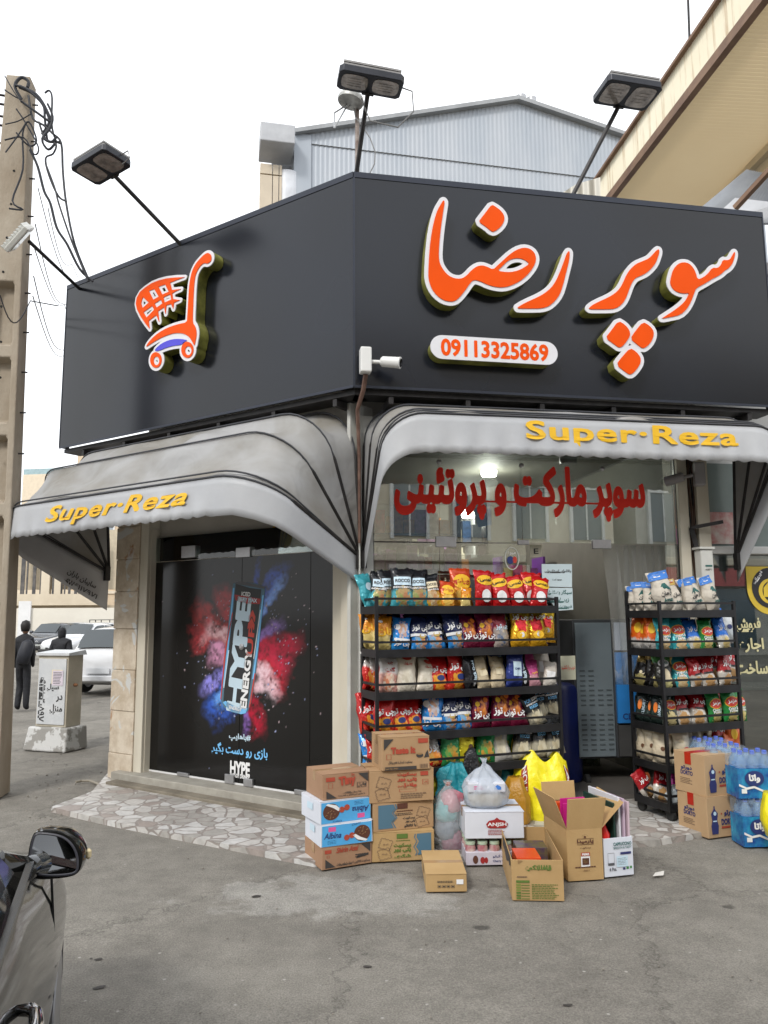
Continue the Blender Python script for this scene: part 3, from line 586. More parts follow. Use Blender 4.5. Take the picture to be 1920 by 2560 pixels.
# ---------------------------------------------------------------- signboard
panel_l = mat('dark composite panel', (.006, .006, .0075), .20, col2=(.011, .014, .022), scale=.35, detail=2., spec=.45)  # bluish variation in the colour stands in for reflected sky
sign = thing('signboard', 'big dark corner signboard with orange raised lettering and cart emblem', 'signboard')
Z0, Z1 = 3.46, 5.28
LL, LR = 3.975, 3.86
def gbox(G, mb, *a): fbox(G, mb, *a)
mb = MB(); gbox(GL, mb, -LL, 0, .0, .04, Z0, Z1); mb.build('side_panel', panel_l, sign)
mb = MB(); gbox(GR, mb, 0, LR, .0, .04, Z0, Z1); mb.build('front_panel', panel_l, sign)
mb = MB(); gbox(GL, mb, -LL-.01, 0, -.006, .14, Z1, Z1+.05); gbox(GR, mb, 0.002, LR+.01, -.006, .14, Z1, Z1+.05)
gbox(GL, mb, -LL-.003, .0, -.004, .0, Z0-.012, Z0+.01); gbox(GR, mb, .004, LR, -.004, .0, Z0-.012, Z0+.01); gbox(GL, mb, -LL-.012, -LL, -.004, .12, Z0, Z1); gbox(GR, mb, LR, LR+.012, -.004, .14, Z0, Z1)
gbox(GR, mb, -.004, .014, -.005, .0, Z0, Z1)
mb.build('edge_trim', mat('dark trim', (.03, .035, .05), .35, .4), sign)
mb = MB(); gbox(GL, mb, -LL+.02, -.02, .045, .25, Z0-.055, Z0-.014); gbox(GR, mb, .02, LR-.02, .045, .25, Z0-.055, Z0-.014)
mb.build('lower_rail', dark_tube, sign)
for k in range(6):
    mb = MB(); gbox(GL, mb, -.25-k*.68, -.21-k*.68, .05, .32, Z0-.12, Z0-.06); mb.build('bracket', dark_tube, sign)
    mb = MB(); gbox(GR, mb, .3+k*.66, .34+k*.66, .05, .3, Z0-.12, Z0-.06); mb.build('bracket', dark_tube, sign)
# raised letters, outlines traced on their face plane
def A(p): return [(1040+x/3.95, 470+y/3.95) for x, y in p]
def B(p): return [(1430+x/3.77, 590+y/3.77) for x, y in p]
def Cc(p): return [(320+x/5.53, 600+y/5.53) for x, y in p]
DEP = .13
orange = mat('orange acrylic', (.84, .085, .001), .35, var=.06, scale=1.5, spec=.12); whiteac = mat('white acrylic', (.72, .72, .75), .25, var=.03)
olive_m = mat('olive metal return', (.26, .26, .06), .4, .3, var=.5, scale=5); blue_ac = mat('blue acrylic', (.05, .04, .6), .15)
def letter(G, name, polys, r, parent, extra=(), sm=1):
    U = [[G.pl(x, y, -DEP) for x, y in smooth_poly(p, sm)] for p in polys]
    Ex = [(k, [[G.pl(x, y, -DEP) for x, y in smooth_poly(p, 1)] for p in ps]) for k, ps in extra]
    allp = poly_segs(U)
    # grow the union: grow every shape and join by a second tiny pass over its own mesh
    cs = grow_union([poly_segs(U)]+[poly_segs(ps) for k, ps in Ex], r, .006)
    vs, fs = fill2d(cs, .005)
    base = MB(); base.add([tuple(G.w(v[0], -DEP+.006+v[2], v[1])) for v in vs], fs)
    o = base.build(name, whiteac, parent)
    # the metal return behind the white face
    ret = MB(); off = r-.004
    cs2 = grow_union([poly_segs(U)]+[poly_segs(ps) for k, ps in Ex], off, .006)
    for c in cs2:
        c = c[::2]; n = len(c)
        ret.add([tuple(G.w(x, y, z)) for x, z in c for y in (-DEP+.009, -.004)], [(2*i, 2*i+1, 2*((i+1) % n)+1, 2*((i+1) % n)) for i in range(n)])
    ret.build('letter_return', olive_m, o, smooth=True)
    f = MB(); vs, fs = fill2d(U, .003); f.add([tuple(G.w(v[0], -DEP-.003+v[2], v[1])) for v in vs], fs); f.build('letter_face', orange, o)
    for k, ps in Ex:
        f = MB(); vs, fs = fill2d(ps, .003); f.add([tuple(G.w(v[0], -DEP-.003+v[2], v[1])) for v in vs], fs); f.build('letter_face', k, o)
    return o
def grow_union(sgl, r, h):
    # one distance field per shape, joined by minimum
    al = np.concatenate(sgl); pad = r+3*h
    x0, y0 = al[:, [0, 2]].min()-pad, al[:, [1, 3]].min()-pad
    nx = int((al[:, [0, 2]].max()+pad-x0)/h)+2; ny = int((al[:, [1, 3]].max()+pad-y0)/h)+2
    cs = None
    X, Y = np.meshgrid(x0+np.arange(nx)*h, y0+np.arange(ny)*h); M_ = np.full(X.shape, 1e9)
    for sg in sgl:
        D = np.full(X.shape, 1e9); I = np.zeros(X.shape, bool)
        for a, b, c, d in sg:
            dx, dy = c-a, d-b; L2 = dx*dx+dy*dy
            if L2 < 1e-14: continue
            t = np.clip(((X-a)*dx+(Y-b)*dy)/L2, 0, 1); D = np.minimum(D, (X-a-t*dx)**2+(Y-b-t*dy)**2)
            if b != d: I ^= ((b > Y) != (d > Y)) & (X < (c-a)*(Y-b)/(d-b)+a)
        M_ = np.minimum(M_, np.where(I, -1, 1)*np.sqrt(D))
    return march(M_-r+1e-9, x0, y0, h)
def march(G, x0, y0, h):
    nxt = {}
    def pt(e):
        i, j, k = e
        if k == 0: g0, g1 = G[j, i], G[j, i+1]; t = g0/(g0-g1); return (x0+(i+t)*h, y0+j*h)
        g0, g1 = G[j, i], G[j+1, i]; t = g0/(g0-g1); return (x0+i*h, y0+(j+t)*h)
    N_ = G < 0; code = N_[:-1, :-1]*1+N_[:-1, 1:]*2+N_[1:, 1:]*4+N_[1:, :-1]*8
    tab = {1: [(3, 0)], 2: [(0, 1)], 3: [(3, 1)], 4: [(1, 2)], 5: [(3, 2), (1, 0)], 6: [(0, 2)], 7: [(3, 2)], 8: [(2, 3)], 9: [(2, 0)], 10: [(0, 3), (2, 1)], 11: [(2, 1)], 12: [(1, 3)], 13: [(1, 0)], 14: [(0, 3)]}
    for j, i in zip(*np.nonzero((code > 0) & (code < 15))):
        es = [(i, j, 0), (i+1, j, 1), (i, j+1, 0), (i, j, 1)]
        for a, b in tab[int(code[j, i])]: nxt[es[a]] = es[b]
    cs = []
    while nxt:
        e = next(iter(nxt)); c = []
        while e in nxt: n = nxt.pop(e); c.append(pt(e)); e = n
        if len(c) > 5: cs.append(c)
    return cs
RZ = .034
letter(GR, 'raised_letter', [A([(270,120),(283,140),(270,220),(255,320),(240,430),(228,560),(222,680),(235,750),(262,800),(300,850),(350,885),(410,900),(460,893),(500,865),(550,810),(600,775),(650,765),(700,780),(760,808),(800,770),(860,715),(920,660),(990,612),(1060,590),(1120,600),(1165,635),(1185,690),(1175,750),(1140,810),(1090,870),(1020,925),(940,965),(860,985),(780,978),(700,955),(640,925),(570,905),(530,945),(480,1020),(430,1080),(390,1115),(340,1125),(270,1110),(200,1060),(150,990),(122,900),(122,800),(130,650),(145,500),(165,380),(190,280),(215,210),(245,160)]),
    A([(800,822),(850,775),(900,725),(950,700),(1010,693),(1060,706),(1095,728),(1116,750),(1080,778),(1030,807),(970,828),(900,834)])], RZ, sign)
letter(GR, 'raised_dot', [A([(745,166),(790,190),(835,225),(865,265),(874,310),(855,360),(815,405),(765,436),(735,425),(690,385),(616,335),(650,290),(700,225)])], RZ, sign)
letter(GR, 'raised_letter', [A([(1507,622),(1517,640),(1510,720),(1490,800),(1470,880),(1450,960),(1420,1050),(1370,1120),(1310,1170),(1240,1190),(1150,1192),(1050,1192),(990,1188),(1040,1155),(1110,1120),(1200,1080),(1270,1040),(1330,990),(1380,920),(1420,830),(1455,740),(1485,650)])], RZ, sign)
letter(GR, 'raised_letter', [B([(815,124),(822,150),(808,200),(785,260),(745,310),(700,350),(650,375),(600,395),(570,430),(545,480),(525,540),(500,600),(465,650),(410,685),(340,692),(250,692),(170,692),(155,682),(185,655),(240,625),(320,590),(400,545),(450,495),(480,440),(510,370),(550,310),(600,265),(660,240),(720,215),(760,175),(790,140)])], RZ, sign)
letter(GR, 'raised_letter', [B([(1530,148),(1535,170),(1525,220),(1505,270),(1470,310),(1440,325),(1400,365),(1330,400),(1250,450),(1165,495),(1150,540),(1120,620),(1080,690),(1020,745),(930,765),(838,782),(870,760),(950,710),(1030,650),(1075,600),(1105,536),(1060,545),(1000,535),(950,505),(922,450),(930,390),(955,310),(1000,262),(1050,248),(1100,260),(1140,300),(1165,350),(1180,412),(1230,395),(1280,355),(1320,300),(1370,305),(1405,270),(1420,226),(1455,232),(1490,220),(1510,180)])], RZ, sign)
d1, d2, d3 = [(435,800),(500,840),(540,890),(547,940),(510,1000),(470,1045),(440,1054),(400,1025),(312,962),(370,890)], [(665,812),(720,840),(762,885),(770,930),(750,990),(710,1040),(665,1064),(620,1030),(546,970),(600,890)], [(545,1057),(600,1090),(642,1140),(647,1190),(620,1240),(580,1290),(545,1310),(510,1290),(414,1215),(470,1140)]
letter(GR, 'raised_dots', [B(d1)], RZ, sign, [(orange, [B(d2)]), (orange, [B(d3)])])
# phone number capsule
q0, q1 = GR.pl(1106, 866, -DEP), GR.pl(1366, 884, -DEP); zc = (q0[1]+q1[1])/2; rc = .101
cap = [(q1[0]+rc*math.sin(t), zc+rc*math.cos(t)) for t in [math.pi*i/16 for i in range(17)]]+[(q0[0]-rc*math.sin(t), zc-rc*math.cos(t)) for t in [math.pi*i/16 for i in range(17)]]
mb = MB(); mb.prism([p for p in reversed(cap)], -DEP, -DEP+.012); o = MB().add([tuple(GR.w(*v)) for v in mb.v], mb.f).build('number_plate', whiteac, sign)
mb = MB(); mb.prism([((x-(q0[0]+q1[0])/2)*.985+(q0[0]+q1[0])/2, (z-zc)*.96+zc) for x, z in reversed(cap)], -DEP+.013, -.003); MB().add([tuple(GR.w(*v)) for v in mb.v], mb.f).build('plate_return', olive_m, o)
x0t, x1t = GR.pl(1102, 868, -DEP)[0], GR.pl(1371, 885, -DEP)[0]
pr = Prints(lambda u, v: tuple(GR.w(u, -DEP-.002, v))); pr.text('09113325869', (x0t+x1t)/2, zc, orange, w=x1t-x0t, h=.148, bold=.035); pr.build(o)
# trolley emblem
basket = Cc([(785,516),(690,550),(585,592),(600,650),(608,692),(735,680),(660,712),(615,740),(625,818),(722,832),(640,868),(628,952),(600,885),(535,905),(522,1022),(505,930),(420,985),(435,1134),(395,1040),(290,1120),(303,1230),(240,1150),(180,1060),(130,960),(113,880),(125,800),(170,720),(240,660),(330,600),(430,560),(540,533),(660,520)])
holes = [Cc(h) for h in ([(212,790),(292,866),(203,945),(186,880),(196,830)], [(292,705),(367,680),(430,785),(353,828)], [(424,648),(518,616),(568,716),(478,757)], [(494,795),(588,750),(603,825),(508,867)], [(372,880),(458,826),(480,880),(398,938)], [(216,1000),(338,914),(366,965),(260,1076)])]
body = Cc([(1110,178),(1147,200),(1160,250),(1147,300),(1100,332),(1060,318),(1015,347),(970,410),(935,490),(920,600),(910,750),(905,900),(898,1050),(898,1150),(930,1190),(950,1260),(950,1330),(935,1400),(924,1470),(890,1400),(850,1340),(790,1300),(700,1283),(600,1298),(480,1343),(380,1398),(300,1450),(255,1480),(265,1450),(310,1390),(380,1320),(480,1250),(600,1195),(720,1160),(820,1140),(825,1060),(835,900),(845,700),(860,560),(890,430),(940,330),(1000,260),(1060,200)])
bluep = Cc([(365,1530),(430,1460),(520,1405),(620,1373),(720,1368),(832,1385),(780,1410),(740,1452),(640,1462),(540,1487),(420,1538)])
wh = [(orange, [Cc(ell(825, 1520, 84, 112, 20)), Cc(ell(838, 1532, 46, 62, 16))]), (orange, [Cc(ell(390, 1660, 79, 108, 20)), Cc(ell(398, 1672, 41, 60, 16))])]
letter(GL, 'cart_basket', [basket]+holes, .026, sign, sm=0)
letter(GL, 'cart_body', [body], .030, sign, [(blue_ac, [bluep])]+wh)

# ---------------------------------------------------------------- awnings
def fabric_mat():
    m = bpy.data.materials.new('grey awning fabric'); m.use_nodes = True; nt = m.node_tree; b = nt.nodes['Principled BSDF']; L = nt.links.new
    tc = N(nt, 'ShaderNodeTexCoord'); V = tc.outputs['Object']
    nz = N(nt, 'ShaderNodeTexNoise', Scale=1.3, Detail=5., Roughness=.5, Distortion=.5); L(V, nz.inputs['Vector'])
    r = N(nt, 'ShaderNodeValToRGB'); e = r.color_ramp.elements; e[0].position = .36; e[0].color = (.25, .233, .20, 1); e[1].position = .6; e[1].color = (.39, .39, .39, 1); L(nz.outputs[0], r.inputs[0])
    L(r.outputs[0], b.inputs['Base Color']); b.inputs['Roughness'].default_value = .5
    n2 = N(nt, 'ShaderNodeTexNoise', Scale=2.4, Detail=2., Distortion=1.6); L(V, n2.inputs['Vector'])
    bp = N(nt, 'ShaderNodeBump', Strength=.4, Distance=.045); L(n2.outputs[0], bp.inputs['Height']); L(bp.outputs[0], b.inputs['Normal'])
    tl = N(nt, 'ShaderNodeBsdfTranslucent'); L(r.outputs[0], tl.inputs[0]); ms = N(nt, 'ShaderNodeMixShader'); ms.inputs[0].default_value = .12
    L(b.outputs[0], ms.inputs[1]); L(tl.outputs[0], ms.inputs[2]); L(ms.outputs[0], nt.nodes['Material Output'].inputs[0]); return m
fabric = fabric_mat(); piping = mat('dark piping', (.05, .052, .06), .6)
valance_m = mat('clean grey awning fabric', (.40, .41, .43), .5, col2=(.48, .49, .505), scale=1.2, bump=.12, bscale=5, bdist=.03)
def Upath(x0, x1, r, c, n=120):
    pts = []; 
    for i in range(9): pts.append((x0, (r-c)*i/8))
    for i in range(1, 9): t = math.pi/2*i/8; pts.append((x0+c*(1-math.cos(t)), r-c+c*math.sin(t)))
    for i in range(1, n): pts.append((lin(x0+c, x1-c, i/n), r))
    for i in range(9): t = math.pi/2*(1-i/8); pts.append((x1-c*(1-math.cos(t)), r-c+c*math.sin(t)))
    for i in range(1, 9): pts.append((x1, (r-c)*(1-i/8)))
    return pts
def awning(F, label, x0, x1, zp, r, thetas, hem, text, tx, tz, th, name='awning', folds=0., seed=0, cr=.3, skew=(0, 0), he=(.2, .2)):
    t = fthing(name, label, 'awning', F, 0, 0, 0); rs = random.Random(seed)
    U = Upath(x0, x1, r, cr); nU = len(U)
    def P(a, b, th_, k=1.): return (a+lin(skew[0], skew[1], (a-x0)/(x1-x0))*b/r*math.cos(th_), -b*math.cos(th_)*k, zp+b*math.sin(th_)*k)
    cols = []
    fab = MB(); nseg = 8; rows = []
    for i in range(len(thetas)-1):
        for j in range(nseg+(1 if i == len(thetas)-2 else 0)):
            f = j/nseg; th_ = lin(thetas[i], thetas[i+1], f); sag = math.sin(math.pi*f)*(thetas[i+1]-thetas[i])*.15
            row = []
            for q, (a, b) in enumerate(U):
                wr = mnoise.noise((a*2.2+seed, b*3, th_*5))*.034+mnoise.noise((a*5+seed, b*5, th_*9))*.010+folds*.03*math.sin(math.pi*f)*mnoise.noise((a*1.1, b*1.5, i*3.3+seed))
                k = 1-sag+wr*(b/r)*math.sin(math.pi*f)**.5*1.5
                row.append(P(a, b, th_, k))
            rows.append(row)
    n = nU
    for row in rows: fab.v += row
    for j in range(len(rows)-1):
        for i in range(n-1): fab.f.append((j*n+i, j*n+i+1, (j+1)*n+i+1, (j+1)*n+i)); fab.m.append(0)
    fab.build('canopy_fabric', fabric, t, smooth=2, solid=.003)
    # valance
    va = MB(); nv = 5; th0 = thetas[0]; rows = []
    for j in range(nv+1):
        row = []
        for q, (a, b) in enumerate(U):
            p = P(a, b, th0, 1.004); kb = b/r; h0 = lin(he[0], he[1], (a-x0)/(x1-x0)); drop = (h0+(hem-h0)*kb)*j/nv
            oc = math.sin(a*math.pi/.115+.4*math.sin(a*5))
            onbar = 1. if b > r*.97 else .35
            dz = -drop-(j/nv)**2*onbar*(.016*abs(oc)); dy = (j/nv)**2*onbar*.014*math.sin(a*2*math.pi/.23)+(j/nv)*.012*math.sin(a*3.1+1)
            dy += -.02*(j/nv)*kb
            row.append((p[0], p[1]+dy, p[2]+dz))
        rows.append(row)
    for row in rows: va.v += row
    for j in range(nv):
        for i in range(n-1): va.f.append((j*n+i, j*n+i+1, (j+1)*n+i+1, (j+1)*n+i)); va.m.append(0)
    vo = va.build('valance', valance_m, t, smooth=2, solid=.003)
    for i, th_ in enumerate(thetas):
        MB().tube([P(a, b, th_, .965) for a, b in U[::2]+[U[-1]]], .016, 8).build('hoop', dark_tube, t, smooth=True)
        pts = [P(a, b, th_, 1.006) for a, b in U]
        MB().tube([(p[0], p[1]-.004, p[2]+.002) for p in pts], .0075, 6).build('seam_piping', piping, t, smooth=True)
    MB().tube([P(a, b, th0+.035, 1.010) for a, b in U], .0075, 6).build('seam_piping', piping, t, smooth=True)
    for px_ in (x0, x1): MB().box(px_-.025, px_+.025, -.06, .0, zp-.09, zp+.06).build('hinge_plate', dark_tube, t)
    yb = -r*math.cos(th0)*1.004-.028
    gold = flat('gold lettering', (.80, .47, .01), .5)
    zt0 = zp+r*math.sin(th0)*1.004
    def vy(u, v):
        f = min(1, max(0, (zt0-v)/hem)); return -r*math.cos(th0)*1.004+f*f*.014*math.sin(u*2*math.pi/.23)+f*.012*math.sin(u*3.1+1)-.02*f-.013
    pr = Prints(lambda u, v: (u, vy(u, v), v))
    pr.text(text, tx, tz, gold, w=th[0], h=th[1], bold=th[2], shear=th[3], space=1.08); pr.build(vo)
    return t, P, U
ZP = 2.09
q0 = FL.pl(120, 1310, -1.14); q1 = FL.pl(474, 1255, -1.14)
awL, PL_, UL = awning(FL, 'left grey dome awning hanging lower over the poster doors', -3.26, 0.03, ZP, 1.27, [rad(26.5), rad(49), rad(68), rad(86)], .29, 'Super·Reza', (q0[0]+q1[0])/2, 2.515, (q1[0]-q0[0], .19, .028, .35), folds=2.2, seed=3, cr=.4, skew=(-.27, -.12), he=(.40, .22))
q0 = FR.pl(1305, 1088, -.63); q1 = FR.pl(1829, 1108, -.63)
awR, PR_, UR = awning(FR, 'right grey awning rolled up higher over the shop window', .045, 3.48, ZP, 1.27, [rad(57), rad(62), rad(74), rad(86)], .30, 'Super·Reza', (q0[0]+q1[0])/2, 3.03, (q1[0]-q0[0], .205, .028, .0), seed=9, cr=.3, skew=(.16, .16))
# maker's writing on the far side flap of the left awning
FS = Fr(FL.w(-3.27, 0, 0).xy, FL.a+rad(78)); q = FS.pl(207, 1462, -.012)
pr = Prints(lambda u, v: tuple(FS.w(u, -.035, v))); ink_ = flat('faded ink', (.07, .07, .075), .6)
pr.text('سایبان باران', q[0]-.02, q[1]+.055, ink_, w=.34, h=.07, rot=rad(-27), bold=.03); pr.text('۰۹۱۱۶۱۱۷۹۷۱', q[0]-.03, q[1]-.035, ink_, w=.40, h=.05, rot=rad(-27), bold=.02)
for (k_, n_), mb_ in pr.g.items():
    mb_.v = [FL.loc(Vector(v)) for v in mb_.v]; mb_.build(n_, ink_, awL)
# ---------------------------------------------------------------- floodlights on the sign
lens_m = mat('floodlight lens', (.42, .38, .35), .15, .3, var=.35, scale=12, spec=.8)
fin_m = mat('floodlight housing', (.035, .037, .045), .4, .5, var=.2)
finl_m = mat('floodlight light fins', (.28, .27, .26), .45, .5, var=.2)
def floodlight(label, base, head, wd, dp_, rx, rz, ry=0., bend=None, cable=True):
    t = thing('floodlight', label, 'floodlight', base, 0, 'dark twin floodlights on poles over the signboard')
    hd = Vector(head)-Vector(base)
    T = Matrix.Translation(hd) @ Matrix.Rotation(rz, 4, 'Z') @ Matrix.Rotation(ry, 4, 'Y') @ Matrix.Rotation(rx, 4, 'X')
    h = MB(); c = .03; a, b = wd/2, dp_/2
    pe = T @ Vector((0, b*.92, .01)); MB().tube([(0, 0, 0), tuple(pe*.5), tuple(pe)], .020, 8).build('pole', dark_tube, t, smooth=True)
    pl = [(-a+c, -b), (a-c, -b), (a, -b+c), (a, b-c), (a-c, b), (-a+c, b), (-a, b-c), (-a, -b+c)]
    h.add([(x, y, z) for z in (0, .06) for x, y in pl], [tuple(reversed(range(8))), tuple(range(8, 16))]+[(i, (i+1) % 8, (i+1) % 8+8, i+8) for i in range(8)], 0, T)
    ho = h.build('lamp_housing', fin_m, t, bevel=.006)
    f = MB()
    for k in range(2): f.add([(T @ Vector((x, y, z))) for z in (.064+k*.024, .08+k*.024) for x, y in ((-a+.03, -b+.015), (a-.03, -b+.015), (a-.03, b-.015), (-a+.03, b-.015))], [(3, 2, 1, 0), (4, 5, 6, 7), (0, 1, 5, 4), (1, 2, 6, 5), (2, 3, 7, 6), (3, 0, 4, 7)])
    f.build('cooling_fin', finl_m, ho)
    for s_ in (-1, 1):
        l = MB(); x0, x1 = sorted((s_*.02, s_*(a-.03))); pp = smooth_poly([(x0+.04, -b+.03), (x1-.04, -b+.03), (x1, -b+.06), (x1, b-.07), (x1-.04, b-.04), (x0+.04, b-.04), (x0, b-.07), (x0, -b+.06)], 1)
        n = len(pp); l.add([(x, y, -.004) for x, y in pp]+[(x, y, .004) for x, y in pp], [tuple(reversed(range(n)))]+[(i, (i+1) % n, (i+1) % n+n, i+n) for i in range(n)], 0, T)
        for q in range(4): l.add([(lin(x0, x1, .2), lin(-b, b, .3+q*.12), -.007), (lin(x0, x1, .8), lin(-b, b, .3+q*.12), -.007), (lin(x0, x1, .75), lin(-b, b, .34+q*.12), -.007), (lin(x0, x1, .25), lin(-b, b, .34+q*.12), -.007)], [(3, 2, 1, 0)], 0, T)
        l.build('lamp_lens', lens_m, ho)
    MB().bar(T @ Vector((-.05, b*.95, .03)), T @ Vector((.05, b*.95, .03)), .03, .07).build('tilt_bracket', dark_tube, t)
    if cable:
        p0 = T @ Vector((a*.95, b*.2, .05)); d = T.to_3x3() @ Vector((1, 0, 0))
        MB().tube([p0, p0+Vector((.10, 0, -.04)), p0+Vector((.11, 0, -.22)), p0+Vector((-.02, 0, -.36)), p0+Vector((-.25, 0, -.30)), p0+Vector((-.32, 0, -.10))] if cable == 1 else [p0, p0+d*.10, p0+d*.13+Vector((0, 0, -.08)), p0+d*.03+Vector((0, 0, -.1))], .006, 6).build('lamp_cable', mat('grey cable', (.2, .2, .2), .6), t, smooth=True)
    return t
def topx(G, px, py, y=.1): x, z = G.pl(px, py, y); return x
# centre one
b0 = GR.w(.03, .12, Z1); hc = dp(925, 213, 5.75)
floodlight('dark twin floodlight on the pole above the signboard corner', b0, hc, .53, .25, rad(3), GR.a, ry=rad(4), cable=1)
b1 = GR.w(GR.pl(1410, 480, .12)[0], .12, Z1-.05); hc = dp(1568, 240, 6.4)
floodlight('dark twin floodlight tilted against the cream canopy, above the word lettering', b1, hc, .53, .34, rad(1), GR.a, ry=rad(2), cable=0)
b2 = GL.w(GL.pl(477, 590, .12)[0], .12, Z1-.05); hc = dp(252, 420, 6.55)
floodlight('dark twin floodlight on a long leaning pole over the cart emblem', b2, hc, .50, .31, rad(-3), GL.a, ry=rad(-3), cable=2)
# small white floodlight far left
b3 = GL.w(GL.pl(212, 700, .12)[0], .12, Z1-.03); hc = dp(70, 601, 6.8)
t = thing('small_floodlight', 'small white finned floodlight at the left end of the signboard', 'floodlight', b3)
hd = hc-b3; MB().tube([(0, 0, 0), hd*.98], .018, 8).build('pole', dark_tube, t, smooth=True)
T = Matrix.Translation(hd+Vector((-.06, 0, 0))) @ Matrix.Rotation(rad(-20), 4, 'Z') @ Matrix.Rotation(rad(-38), 4, 'Y') @ Matrix.Rotation(rad(42), 4, 'X')
m = MB().box(-.15, .15, -.11, .11, 0, .05, 0, T)
ho = m.build('lamp_housing', mat('white lamp housing', (.6, .6, .56), .4), t, bevel=.01)
m = MB()
for k in range(9): m.box(-.15+k*.035, -.14+k*.035, -.10, .10, .05, .085, 0, T)
m.build('cooling_fin', mat('white lamp housing', (.6, .6, .56)), ho)
MB().box(-.12, .12, -.085, .085, -.004, .0, 0, T).build('lamp_lens', mat('yellowed lens', (.3, .32, .24), .15), ho)
# wifi antenna behind the corner lamp
bx, bz = dp(893, 420, 7.2), 0
t = thing('antenna_mast', 'rusty mast with a small round antenna behind the corner floodlight', 'antenna', (bx.x, bx.y, 4.9))
top = dp(893, 235, 7.2); L0 = Vector((bx.x, bx.y, 4.9))
MB().tube([(0, 0, 0), top-L0], .022, 8).build('mast', mat('rusty pipe', (.16, .11, .09), .7, col2=(.35, .3, .27), scale=12), t, smooth=True)
c = dp(876, 256, 7.1)-L0
MB().lathe([(.13, 0), (.135, .03), (.12, .06), (.05, .1)], 20, 0, Matrix.Translation(c) @ Matrix.Rotation(rad(12), 4, 'Y')).build('dish', mat('weathered aluminium', (.4, .4, .38), .5, .5, var=.3, scale=10), t, smooth=True)
m = MB()
for a_, b_ in (((836, 320), (836, 282)), ((836, 282), (868, 262)), ((836, 320), (866, 268)), ((868, 272), (893, 246)), ((893, 246), (905, 241))): m.tube([dp(*a_, 7.15)-L0, dp(*b_, 7.15)-L0], .009, 5)
m.build('antenna_arm', alu, t)
m = MB().tube([dp(*p, 7.15)-L0 for p in ((885, 270), (888, 292), (903, 312), (925, 345), (938, 380), (936, 410), (925, 432))], .006, 5); m.build('antenna_cable', mat('grey cable', (.2, .2, .2)), t, smooth=True)

# ---------------------------------------------------------------- building behind: corrugated gable
def corr_mat(name, c1, c2, wl, axis='x', rough=.5, metal=.1, rust=None, bump=.6, seam=None):
    m = bpy.data.materials.new(name); m.use_nodes = True; nt = m.node_tree; b = nt.nodes['Principled BSDF']; L = nt.links.new
    tc = N(nt, 'ShaderNodeTexCoord'); V = tc.outputs['Object']; sx = N(nt, 'ShaderNodeSeparateXYZ'); L(V, sx.inputs[0])
    nz = N(nt, 'ShaderNodeTexNoise', Scale=.6, Detail=6.); L(V, nz.inputs['Vector'])
    w = N(nt, 'ShaderNodeMath', operation='MULTIPLY'); w.inputs[1].default_value = 2*math.pi/wl; L(sx.outputs[{'x': 0, 'y': 1, 'z': 2}[axis]], w.inputs[0])
    sn = N(nt, 'ShaderNodeMath', operation='SINE'); L(w.outputs[0], sn.inputs[0])
    mr = N(nt, 'ShaderNodeMapRange'); mr.inputs[1].default_value = .3; mr.inputs[2].default_value = .7; L(nz.outputs[0], mr.inputs[0])
    mx = N(nt, 'ShaderNodeMix', data_type='RGBA'); mx.inputs[6].default_value = rgba(c1); mx.inputs[7].default_value = rgba(c2); L(mr.outputs[0], mx.inputs[0]); out = mx.outputs[2]
    if rust:
        n2 = N(nt, 'ShaderNodeTexNoise', Scale=1., Detail=6., Roughness=.7); mp = N(nt, 'ShaderNodeMapping'); mp.inputs['Scale'].default_value = rust; L(V, mp.inputs[0]); L(mp.outputs[0], n2.inputs['Vector'])
        r2 = N(nt, 'ShaderNodeMapRange'); r2.inputs[1].default_value = .52; r2.inputs[2].default_value = .7; r2.inputs[4].default_value = .9; L(n2.outputs[0], r2.inputs[0])
        m2 = N(nt, 'ShaderNodeMix', data_type='RGBA'); m2.inputs[7].default_value = (.38, .22, .08, 1); L(r2.outputs[0], m2.inputs[0]); L(out, m2.inputs[6]); out = m2.outputs[2]
    L(out, b.inputs['Base Color']); b.inputs['Roughness'].default_value = rough; b.inputs['Metallic'].default_value = metal
    bp = N(nt, 'ShaderNodeBump', Strength=bump, Distance=wl*.3); L(sn.outputs[0], bp.inputs['Height']); L(bp.outputs[0], b.inputs['Normal']); return m
GW = Fr(dp(735, 500, 15).xy, rad(12))
t = fthing('warehouse', 'grey blue corrugated metal gable building behind the shop', 'warehouse', GW)
def gwp(px, py): return GW.pl(px, py)
pl = [gwp(735, 338), gwp(1290, 255), gwp(1620, 366)]
xr = pl[2][0]+3
pl2 = [(pl[0][0], 0), (xr, 0), (xr, pl[2][1]-1.0), pl[2], pl[1], pl[0]]
m = MB(); 
# ribbed sheet as real folded geometry
def ribbed(mb, top, x0, x1, zb, wl, d, y=0.):
    k = int((x1-x0)/wl*4); pts = []
    for i in range(k+1):
        x = lin(x0, x1, i/k); ph = i % 4; pts.append((x, y-(d if ph in (1, 2) else 0)))
    xs = [p[0] for p in top]; zs = [p[1] for p in top]
    v = []
    for x, yy in pts: z = float(np.interp(x, xs, zs)); v += [(x, yy, zb), (x, yy, z)]
    mb.add(v, [(2*i, 2*i+2, 2*i+3, 2*i+1) for i in range(k)])
zsplit = gwp(1100, 400)[1]
ribbed(m, pl+[(xr, pl[2][1]-1.)], pl[0][0]+.35, xr, zsplit, .10, .007, -.03)
ribbed(m, [(pl[0][0], zsplit-.0), (xr, zsplit-.0)], pl[0][0]+.35, xr, 0, .10, .007, .0)
whm = mat('galvanised blue grey sheet', (.32, .36, .41), .45, .1, col2=(.41, .44, .48), scale=.8, stretch=(1, 1, .3))
m.build('metal_wall', whm, t)
